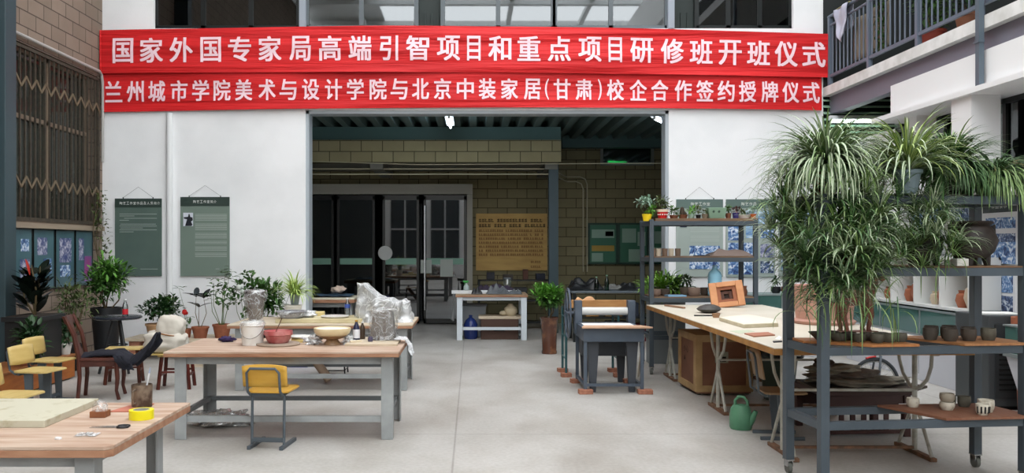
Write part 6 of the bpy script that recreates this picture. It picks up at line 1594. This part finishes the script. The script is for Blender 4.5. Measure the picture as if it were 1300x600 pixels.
rboard('thin brown board on the upper right level of the plant rack', [(.78, -.02), (1.43, -.02), (1.43, .52), (.7, .52)], 1.501, mat('worn_brown_board', (112, 84, 60), .7), .012)
rboard('thin brown board on the top of the plant rack', [(.03, .04), (1.43, .04), (1.43, .46), (.03, .46)], 1.991, mat('grey_brown_board', (78, 70, 62), .7), .012)
# bowls: stacked pairs left
def bowl(u, v, z, rr_, h, m_, label, name='clay_bowl', group=None, prof=None, band=None):
    t = thing(name, label, 'bowl' if 'bowl' in name else 'cup', rk(u, v, z), 0, group)
    MB().lathe(prof or [(0, 0), (rr_*.75, 0), (rr_*.8, h*.1), (rr_*.97, h*.35), (rr_, h*.7), (rr_*.95, h), (rr_*.87, h), (rr_*.85, h*.3), (0, h*.2)], seg=26, wob=.05, seed=u*9).build('body', m_, t, smooth=True)
    if band: MB().lathe([(rr_*1.005, h*.45), (rr_*1.01, h*.55), (rr_*.99, h*.9)], seg=26).build('band', band, t, smooth=True)
    return t
zb = .99
lst = [(.42, .06, 'front left of the trio'), (.515, .08, 'front middle of the trio'), (.61, .1, 'front right of the trio')]
for u, v, w_ in lst:
    bowl(u, v, zb, .046, .06, M_clay, 'round grey-green clay bowl, %s on the orange-brown board' % w_, group='clay bowls at the left of the middle rack level')
for k, (u, v, rr_) in enumerate(((.12, .26, .055), (.22, .2, .055), (.32, .24, .05), (.33, .13, .045), (.43, .2, .05), (.53, .2, .05), (.24, .33, .05))):
    bowl(u, v, zb, rr_, .055, M_clay if k % 2 else mat('dark_clay2', (66, 58, 50), .7), ['leaf-shaped dark dish at the far left', 'dark clay bowl behind the left rack post', 'dark clay bowl behind the trio, at its left', 'dark clay bowl beside the trio, close to the rack post', 'dark clay bowl behind the trio, at its middle', 'dark clay bowl behind the trio, at its right', 'dark clay bowl at the very back'][k]+' of the orange-brown board', group='clay bowls at the left of the middle rack level', prof=[(0, 0), (.03, 0), (.06, .03), (.085, .055), (.078, .055), (.05, .03), (0, .02)] if k == 0 else None)
for k, (u, v) in enumerate(((.9, .2), (.98, .1), (1.06, .24), (1.12, .1), (1.2, .22), (1.28, .12), (1.0, .34), (1.14, .34))):
    bowl(u, v, zb, .05, .085, M_clay if k == 5 else mat('dark_clay2', (66, 58, 50), .7), 'dark clay cup ' + ['at the left end', 'second from left in front', 'in the middle row, centre', 'third from left in front', 'in the middle row, right', 'with greenish glaze at the right front', 'at the back left', 'at the back right'][k]+' of the brown right-hand board', 'clay_cup', 'dark clay cups at the right of the middle rack level')
# small cups on the lowest level
zc_ = .49
M_wc2 = mat('speckled_white_glaze', (200, 194, 178), .5, c2=(160, 150, 132), scale=22, lo=.5, hi=.7)
for k, (u, v, rr_, h, m_, lb) in enumerate(((.86, .34, .043, .065, M_wc2, 'small plain white cup at the left back corner'), (1.04, .22, .05, .055, M_wc2, 'white cup forming the lower one of the stacked pair'), (1.14, .34, .045, .08, M_clay, 'grey-green cup behind the stacked pair'), (1.16, .02, .043, .075, M_wc2, 'white cup with dark slanting marks in front'), (1.26, .12, .055, .085, M_wc2, 'larger white bowl-like cup behind the marked cup'), (1.24, .32, .045, .075, M_clay, 'grey-green cup at the right back'))):
    t = bowl(u, v, zc_, rr_, h, m_, lb+' on the reddish board', 'clay_cup', 'small cups on the lowest rack level')
    if k == 3:
        for j in range(5):
            a = R(-160+j*32); x, y = math.cos(a)*.0425, math.sin(a)*.0425
            MB().tube([(x*.95, y*.95, .015), (x*1.03, y*1.03, .06)], .006, 5).build('mark', M_blackp, t)
bowl(1.04, .22, zc_+.056, .05, .06, mat('grey_glaze', (150, 142, 126), .5), 'grey rimmed cup, the upper one of the stacked pair on the reddish board', 'clay_cup', 'small cups on the lowest rack level')
# dark tripod pots on the third level
def tripod(u, v, z, s, label, rz=0):
    t = thing('clay_vessel', label, 'vessel', rk(u, v, z), rz, 'dark footed vessels on the upper rack level')
    M_ = M_dclay
    for k in range(4):
        a = R(45+90*k); MB().tube([(.08*s*math.cos(a), .07*s*math.sin(a), .07*s), (.09*s*math.cos(a), .08*s*math.sin(a), 0)], .02*s, 8, radii=[.03*s, .018*s]).build('foot', M_, t, smooth=True)
    MB().lathe([(0, .05*s), (.09*s, .05*s), (.13*s, .09*s), (.145*s, .16*s), (.12*s, .23*s), (.1*s, .25*s), (.125*s, .27*s), (.11*s, .28*s), (0, .2*s)], seg=28, wob=.06).build('body', M_, t, smooth=True)
    for x in (-1, 1): MB().tube([(x*.12*s, 0, .23*s), (x*.16*s, 0, .25*s), (x*.16*s, 0, .2*s), (x*.135*s, 0, .17*s)], .014*s, 8).build('handle', M_, t, smooth=True)
tripod(1.14, .1, 1.514, 1.1, 'dark footed clay vessel, the right one on the upper rack level', .2)
tripod(.86, .2, 1.514, .8, 'dark footed clay vessel, the left one half hidden by leaves', .1)
o = MB().box(-.04, -.04, 0, .04, .04, .05).build('white_box', M_wbucket, bevel=.004, loc=rk(.98, .0, 1.514)); tag(o, 'small pale box between the dark footed vessels', 'box')

# spider plants ---------------------------------------------------
def sp_pot(name, label, u, v, z, rr_, h, m_, rz=0):
    t = thing(name, label, 'plant', rk(u, v, z), rz, None)
    pp = MB().lathe([(0, 0), (rr_*.68, 0), (rr_*.96, h*.85), (rr_*1.08, h*.85), (rr_*1.08, h), (rr_*.92, h), (rr_*.85, h*.8), (0, h*.8)], seg=26).build('pot', m_, t, smooth=True)
    MB().lathe([(0, h*.84), (rr_*.86, h*.82)], seg=20).build('soil', M_soil, pp)
    return t
r = random.Random(77)
ZTOP = 2.004
t = sp_pot('spider_plant', 'largest pale variegated spider plant at the left end of the rack top', .12, .2, ZTOP, .1, .16, M_terra)
spider(t, (0, 0, .17), 330, .56, .020, SP1, r, el=(5, 88), droop=(1.3, 3.2), seg=9)
spider(t, (0, -.03, .15), 190, .52, .024, SP1, r, el=(10, 55), droop=(2.8, 4.2), seg=9, name='drooping_leaves', az=(R(170), R(370)))
spider(t, (0, 0, .15), 200, .6, .017, SP2, r, el=(10, 80), droop=(1.2, 2.8), seg=9, name='green_leaves')
t = sp_pot('spider_plant', 'upright yellow-striped spider plant in a grey pot at the middle of the rack top', .60, -.0, ZTOP, .088, .16, mat('blue_grey_pot', (110, 126, 132), .45))
spider(t, (0, 0, .15), 170, .52, .018, SP3, r, el=(20, 88), droop=(1.0, 2.8), seg=9)
spider(t, (0, 0, .15), 150, .5, .016, SP1, r, el=(10, 80), droop=(1.4, 3.0), seg=9, name='pale_leaves')
spider(t, (0, .1, .12), 170, .5, .015, SP2, r, el=(0, 80), droop=(1.2, 2.8), seg=9, name='green_leaves', az=(R(-20), R(200)))
t = sp_pot('spider_plant', 'dark green spider plant right of the grey pot on the rack top', 1.04, .2, ZTOP, .1, .15, M_dclay)
spider(t, (0, 0, .15), 480, .44, .017, SP4, r, el=(5, 88), droop=(1.0, 2.8), seg=8)
spider(t, (0, -.05, .12), 200, .4, .015, SP4, r, el=(0, 50), droop=(2.6, 4.0), seg=8, name='drooping_leaves', az=(R(170), R(370)))
spider(t, (0, 0, .15), 130, .44, .015, SP2, r, el=(20, 85), droop=(1.0, 2.4), seg=8, name='lighter_leaves')
t = sp_pot('spider_plant', 'dull green spider plant with dry tan blades at the right end of the rack top', 1.36, .18, ZTOP-.0, .09, .14, M_dclay)
spider(t, (0, 0, .11), 340, .36, .015, SP4, r, el=(0, 70), droop=(1.8, 3.4), seg=8)
spider(t, (0, -.05, .1), 220, .42, .015, SP2, r, el=(0, 45), droop=(2.6, 4.0), seg=8, name='drooping_leaves', az=(R(160), R(380)))
spider(t, (0, 0, .13), 40, .3, .014, mat('dry_leaf', (150, 122, 84), .8), r, el=(0, 60), droop=(1.8, 3.0), seg=7, name='dry_leaves')
t = thing('clay_shard', 'pair of tan broken terracotta points standing on the rack top at right', 'shard', rk(1.26, .42, ZTOP))
for x in (-.06, .06): MB().lathe([(0, 0), (.035, 0), (.05, .1), (.04, .2), (.015, .28), (0, .285)], c=(x, 0, 0), seg=14, wob=.4, seed=x).build('point', mat('tan_shard', (176, 140, 110), .8), t, smooth=True)
def mass(t, n, cen, rad, per, L_, W_, streamers, zlow, squeeze):
    """many small tufts of arching blades filling a lumpy volume that hangs down"""
    mbs = [MB(), MB(), MB()]
    for m in mbs: m.open = True
    tf = []
    for k in range(n):
        d = rdir(r); q = r.random()**.45
        x, y, z = cen[0]+d.x*rad[0]*q, cen[1]+d.y*rad[1]*q, cen[2]+d.z*rad[2]*q
        if z < cen[2]: x = cen[0]+(x-cen[0])*(1-squeeze*(cen[2]-z)/rad[2])
        tf.append((x, y, z))
        a0 = math.atan2(y-cen[1], x-cen[0])
        for j in range(per):
            mbs[k % 3].blade((x, y, z), a0+r.gauss(0, 1.3), R(r.uniform(0, 85)), r.uniform(*L_), r.uniform(*W_), r.uniform(1.1, 2.6), 6)
    for k in range(streamers):
        mbs[r.choice((0, 2))].blade((cen[0]+r.uniform(-.8, .8)*rad[0], cen[1]-r.uniform(0, .9)*rad[1], r.uniform(zlow, zlow+.25)), r.uniform(0, 2*PI), R(r.uniform(-60, 10)), r.uniform(.22, .38), .011, 2.6, 6)
    for m, nm, mm in zip(mbs, ('leaves', 'pale_leaves', 'dark_leaves'), (SP2, SP1, SP4)): m.build(nm, mm, t, smooth='all')
    for k in range(12):
        x, y, z = tf[k]; MB().tube([(0, 0, .13), (x*.6, y*.6, .26), (x, y, z)], .004, 5).build('runner', M_gstem, t, smooth=True)
t = sp_pot('hanging_spider_plant', 'huge hanging spider plant mass spilling down the left half of the rack', .26, .16, 1.514, .12, .14, M_terra)
mass(t, 210, (-.10, -.08, .18), (.47, .36, .48), 20, (.16, .32), (.009, .016), 60, -.32, .35)
t = sp_pot('hanging_spider_plant', 'smaller hanging spider plant falling over the middle of the upper rack level', .74, .1, 1.514, .085, .12, M_dclay)
mass(t, 46, (.03, -.06, .24), (.26, .22, .26), 18, (.13, .26), (.008, .013), 10, .0, .3)

# ---------------- back right: boards on the white wall, glass cases
def photo_board(label, pa, pb, pya, pyb, bm, hm, cells, title=None):
    x0, x1 = wx(pa), wx(pb); z1, z0 = wz(pya), wz(pyb); W = x1-x0; HH = z1-z0
    t = thing('photo_board', label, 'board', (x0, YW-.035, z0), 0, 'hanging photo boards on the right white wall')
    MB().box(0, 0, 0, W, .02, HH).build('board', bm, t)
    MB().box(0, -.003, HH*.885, W, 0, HH).build('header', hm, t)
    if title:
        V, Fc = glyphs(title, [(W*.3+(k+.5)*.062, HH*.94, .05, .05) for k in range(len(title))]); glyph_obj('title', V, Fc, lambda a, b: (a, -.005, b), M_txt2, t)
    for (a, b_, c, d, mm) in cells:
        MB().box(W*a, -.008, HH*(1-d), W*b_, -.002, HH*(1-c)).build('photo', mm, t)
    for fx in (.2, .8): MB().tube([(W*fx, -.004, HH), (W*fx, -.004, HH+.02)], .008, 6).build('hook', M_black, t)
    MB().tube([(W*.2, 0, HH+.015), (W*.5, .01, HH+.19), (W*.8, 0, HH+.015)], .0025, 5).build('hanging_string', _mats['grey_string'], t)
    return t, W, HH
M_pb = mat('pale_sage_board', (158, 170, 164), .45)
M_sky = patch_mat('sky_blue_photo', (70, 120, 176), (150, 184, 214), (222, 234, 242), 5)
t, W, HH = photo_board('sage hanging board with a wide pair of blue photos behind the steel rack, leftmost', 858, 917, 253, 351, M_pb, M_tbh2, [(.28, .93, .6, .75, M_photo), (.28, .93, .8, .9, M_photo), (.08, .22, .26, .36, mat('navy_photo', (20, 34, 66), .4))], '陶艺工作室')
for f in (.62, .6, .58, .52, .5, .48, .46): MB().box(W*.3, -.003, HH*f, W*.92, 0, HH*f+.008).build('text_line', mat('soft_lettering', (180, 190, 184), .7), t)
photo_board('sage hanging board crowded with blue photos behind the right end of the steel rack', 921, 983, 253, 351, M_pb, M_tbh2, [(.04, .36, .33, .53, M_photo), (.04, .62, .56, .97, M_photo), (.64, .97, .15, .32, M_sky), (.7, .97, .38, .5, M_photo), (.7, .97, .58, .75, M_photo2), (.7, .97, .8, .95, M_photo3), (.4, .62, .14, .5, M_sky)], '陶艺作品')
photo_board('photo board with a dark edge half covered by hanging leaves, rightmost', 988, 1042, 253, 351, M_pb, M_tbh2, [(.05, .45, .15, .35, M_photo), (.5, .95, .15, .35, M_sky), (.05, .45, .4, .62, M_photo3), (.5, .95, .4, .62, M_photo), (.05, .45, .68, .92, M_sky), (.5, .95, .68, .92, M_photo3)], '作品')
M_vit = glass_mat('teal_case_glass', (110, 160, 152), .1, opac=.35)
M_base = mat('pale_case_base', (190, 192, 198), .6)
def case(name, label, loc, W, D, zb_, zt_, ry=0, group='glass display cases along the right walls'):
    t = thing(name, label, 'display case', loc, ry, group)
    MB().box(0, 0, 0, W, D, zb_).build('base', M_base, t, bevel=.006)
    n = max(1, round(W/.95))
    for k in range(1, n): MB().box(W*k/n-.004, -.004, .08, W*k/n+.004, 0, zb_-.03).build('panel_gap', M_legd, t)
    MB().box(.01, .01, zb_+.02, W-.01, .02, zt_).box(.01, D-.02, zb_+.02, W-.01, D-.01, zt_).build('glass_side', M_vit, t)
    MB().box(.02, .02, zt_-.012, W-.02, D-.02, zt_).build('glass_top', M_vit, t)
    MB().box(0, 0, zb_, W, D, zb_+.02).build('frame', M_alu, t)
    m = MB(); m.box(0, 0, zt_-.02, W, .02, zt_+.004).box(0, D-.02, zt_-.02, W, D, zt_+.004)
    for k in range(n+1):
        x = min(W-.02, W*k/n); m.box(x, 0, zb_, x+.02, .02, zt_)
    m.build('frame', M_alu, t)
    for k in range(n*3):
        m = MB(); x = W*(k+.5)/(n*3); m.lathe([(0, 0), (.04, 0), (.07, .04), (.05, .09), (.035, .11), (0, .1)], c=(x, D*.5, zb_+.02), seg=14)
        m.build('exhibit', mat('exhibit_%d' % (k % 3), [(120, 110, 90), (170, 170, 160), (90, 70, 58)][k % 3], .6), t, smooth=True)
    return t
case('display_case', 'long teal glass display case along the back white wall behind the long pale table', (3.85, 12.9, 0), 1.5, .5, .6, .93)
case('display_case', 'long glass-fronted case with white base under the cubby shelves on the right wall', (5.5, 12.75, 0), 3.1, .44, .55, .88, -PI/2)
# near tapered case
def tcase(name, label, loc, rz, s=1.0):
    t = thing(name, label, 'display case', loc, rz, 'glass display cases along the right walls')
    MB().hexa([(-.22*s, -.3, 0), (.22*s, -.3, 0), (.22*s, .3, 0), (-.22*s, .3, 0)], [(-.34*s, -.45, .62), (.34*s, -.45, .62), (.34*s, .45, .62), (-.34*s, .45, .62)]).build('base', M_base, t, bevel=.01)
    MB().box(-.34*s, -.45, .64, .34*s, .45, .9).build('glass_box', M_vit, t)
    MB().box(-.355*s, -.465, .61, .355*s, .465, .645).box(-.355*s, -.465, .895, .355*s, .465, .91).build('frame', M_alu, t)
    for k in range(3): MB().lathe([(0, 0), (.05, 0), (.08, .05), (.04, .12), (0, .13)], c=(0, -.25+.25*k, .65), seg=16).build('exhibit', M_clay, t, smooth=True)
    return t
tcase('display_case', 'tapered white-based glass case at the right edge of the frame', (5.38, 7.75, 0), 0)
t = thing('speaker_cabinet', 'dark grey cabinet with a vent panel beyond the plant rack', 'cabinet', (5.46, 9.0, 0))
MB().box(-.28, -.3, .04, .28, .3, .95).build('body', mat('dark_grey_cabinet', (62, 66, 68), .5), t, bevel=.008)
MB().box(-.22, -.31, .12, .22, -.3, .86).build('panel', mat('vent_panel', (44, 48, 50), .6), t)
for k in range(8): MB().box(-.18, -.316, .2+k*.05, .18, -.31, .22+k*.05).build('vent_slot', M_black, t)
MB().box(-.25, -.27, 0, .25, .27, .04).build('plinth', M_black, t)
o = MB().prism([(-.2, -.1), (.18, -.14), (.2, .12), (-.16, .14)], .012, 'Z').build('paper_stack', mat('white_paper', (236, 236, 232), .7), loc=(5.4, 8.95, .952)); tag(o, 'bright white papers lying on the dark vented cabinet', 'paper')
t = thing('terracotta_trough', 'orange terracotta trough pot beside the dark vented cabinet', 'pot', (5.5, 8.48, 0))
MB().lathe([(0, 0), (.14, 0), (.17, .84), (.2, .86), (.2, .95), (.17, .95), (.15, .86), (0, .84)], seg=26).build('body', M_terra, t, smooth=True)
# cubby shelves over the long case
t = thing('cubby_shelf', 'white open cubby shelf holding terracotta pots along the right wall', 'shelf', (5.55, 12.7, .9), -PI/2)
W, D, HH = 3.0, .36, .62
M_cub = mat('white_cubby', (216, 218, 216), .5)
MB().box(0, 0, 0, W, D, .03).build('shelf', M_cub, t); MB().box(0, 0, HH-.03, W, D, HH).build('shelf', M_cub, t)
MB().box(0, D-.02, 0, W, D, HH).build('back_panel', M_cub, t)
for k in range(6): MB().box(W*k/5-.015*(k > 0), 0, .03, W*k/5+.015+.015*(k == 0), D, HH-.03).build('divider', M_cub, t)
for k in range(11):
    cell = k//2 if k < 10 else 4; x = 12.7-(cell*.6+.2+.22*(k % 2)); h = (.2, .3, .16, .26)[k % 4]
    if k == 10: continue
    o = MB().lathe([(0, 0), (h*.28, 0), (h*.42, h*.4), (h*.36, h*.75), (h*.22, h*.85), (h*.27, h), (h*.2, h), (0, h*.8)], seg=22).build('terracotta_pot', M_terra if k % 3 else mat('cream_jar', (196, 180, 156), .6), smooth=True, loc=(5.72+.02*(k % 2), x, .932))
    tag(o, ('taller' if k % 2 else 'shorter')+' '+('terracotta' if k % 3 else 'cream')+' pot in the '+['farthest', 'second', 'middle', 'fourth', 'nearest'][cell]+' bay of the white cubby shelf', 'pot', 'pots in the white cubby shelf')
# posters on the right wall
XW_ = XR-.03
def wall_poster(label, y0_, y1_, z0_, z1_, cells, base=(224, 226, 228), hdr=None, title=None):
    t = thing('wall_poster', label, 'poster', (XW_, (y0_+y1_)/2, z0_), 0, 'photo posters on the right wall')
    hw_ = (y1_-y0_)/2; HH = z1_-z0_
    MB().box(0, -hw_, 0, .02, hw_, HH).build('board', mat('poster_base_%d' % base[0], base, .4), t)
    if hdr: MB().box(-.004, -hw_, HH*hdr, 0, hw_, HH).build('header', mat('dark_header_strip', (58, 66, 66), .5), t)
    if title:
        V, Fc = glyphs(title, [(0+(k-(len(title)-1)/2)*.075, HH*(hdr+1)/2, .055, .055) for k in range(len(title))]); glyph_obj('title', V, Fc, lambda a, b: (-.006, -a, b), M_txt2, t)
    for (a, b_, c, d, mm) in cells: MB().box(-.006, hw_-2*hw_*b_, HH*c, -.001, hw_-2*hw_*a, HH*d).build('photo', mm, t)
    return t
wall_poster('tall poster with dark header and blue landscape photos at the right of the plant rack', 9.42, 10.05, 1.45, 2.17, [(.04, .96, .0, .34, M_photo), (.04, .96, .34, .47, M_photo3), (.1, .96, .55, .72, M_photo)], hdr=.8, title='作品展示')
wall_poster('poster with four small dark blue photos below the tall header poster', 9.45, 10.05, .82, 1.42, [(.08, .47, .52, .94, M_photo3), (.54, .93, .52, .94, M_photo), (.08, .47, .08, .46, M_photo), (.54, .93, .08, .46, M_photo3)])
wall_poster('blue photo poster above the white cubby shelf partly behind leaves', 10.9, 11.7, 1.55, 2.2, [(.05, .45, .1, .9, M_photo), (.5, .95, .1, .5, M_photo3), (.5, .95, .55, .9, M_sky)])
wall_poster('small blue photo strip just above the cubby shelf at its near end', 10.2, 10.75, 1.54, 2.15, [(.05, .5, .05, .45, M_photo2), (.55, .95, .05, .45, M_sky), (.05, .95, .5, .92, M_photo3)])
# little pots on the back display case
zc = .936
for k, (px, lb) in enumerate(((985, 'small dark pot with a sprout'), (998, 'first round brown bowl'), (1011, 'second round brown bowl'), (1024, 'third round brown bowl'))):
    y = 13.1; t = thing('clay_bowl' if k else 'potted_sprout', lb+' on the teal case by the back wall', 'bowl' if k else 'plant', (xa(px, y), y, zc), 0, 'small pots on the back glass case')
    MB().lathe([(0, 0), (.05, 0), (.075, .04), (.07, .1), (.06, .1), (0, .06)], seg=20).build('pot', M_pots['brown'] if k else M_blackp, t, smooth=True)
    if k == 0: stems(t, (0, 0, .08), [(0, 0, .2)], .004, M_gstem, r=r); bush(t, (0, 0, .2), (.07, .05, .06), 26, .07, .035, G6, r)
# cloth on the balcony railing, plant behind
t = thing('towel', 'pale lavender towel with yellow edge hung over the balcony railing corner', 'towel', (XB+.05, 12.85, 5.2))
sheet(t, 'cloth', lambda u, v: (-.045-.02*math.sin(v*7)-.01*math.sin(u*9), (v-.5)*.46*(1-.55*u), .0-.42*u*(1+.25*math.sin(v*3))), mat('lavender_towel', (170, 172, 190), .9, c2=(186, 188, 200), scale=8), 18, 18, solid=.008)
sheet(t, 'back_fold', lambda u, v: (.04+.01*math.sin(v*8), (v-.5)*.44, .0-.35*u), mat('lavender_towel', (170, 172, 190), .9), 10, 14, solid=.008)
sheet(t, 'top_fold', lambda u, v: (-.045+.085*u, (v-.5)*.45, .0+.012*math.sin(u*PI)), mat('yellow_hem', (196, 184, 130), .9), 6, 12, solid=.008)
t = thing('hanging_sheet', 'dull tan cloth hanging behind the balcony bars near the corner', 'cloth', (XB+.2, 12.3, 5.0))
sheet(t, 'cloth', lambda u, v: (.02*math.sin(v*12), (v-.5)*1.1, -.62*u), mat('dull_tan_cloth', (126, 116, 100), .9), 8, 24, solid=.006)
t = thing('trailing_ivy', 'green trailing ivy hanging behind the balcony bars', 'plant', (XB+.16, 11.95, 4.3)); mb = MB(); mb.open = True
for i in range(150): mb.leaf((r.uniform(-.03, .03), r.uniform(-.1, .1), r.uniform(.05, .85)), rdir(r), (0, 0, 1), .06, .035)
mb.build('leaves', G1, t, smooth='all'); MB().tube([(0, 0, 0), (0, .02, .4), (0, -.02, .88)], .006, 5).build('stem', M_stem, t)
for k, (y, lab, mm) in enumerate(((10.9, 'leafy green plant in a red pot behind the balcony bars', mat('dull_red_pot', (140, 58, 44), .6)), (10.1, 'bushy plant in a brown pot behind the middle of the balcony bars', M_pots['brown']), (8.9, 'plant in a white pot at the near end of the balcony', M_pots['white']))):
    t = pot('balcony_plant', lab, 'plant', (XB+.33, y, 4.112), .15, .24, mm); bush(t, (0, 0, .62), (.3, .4, .4), 320, .1, .045, G1 if k != 1 else G6, r); stems(t, (0, 0, .2), [(.05, 0, .6), (-.05, .1, .6)], .008, M_stem, r=r)
t = thing('plaster_bust', 'small white plaster figure on the ledge between the window piers', 'figure', (XB+.12, 10.1, 2.302))
MB().lathe([(0, 0), (.11, 0), (.1, .05), (.05, .1), (.12, .2), (.13, .3), (.06, .38), (.05, .42), (.08, .5), (.075, .58), (0, .63)], seg=22, sy=.8).build('bust', M_whiter, t, smooth=True)
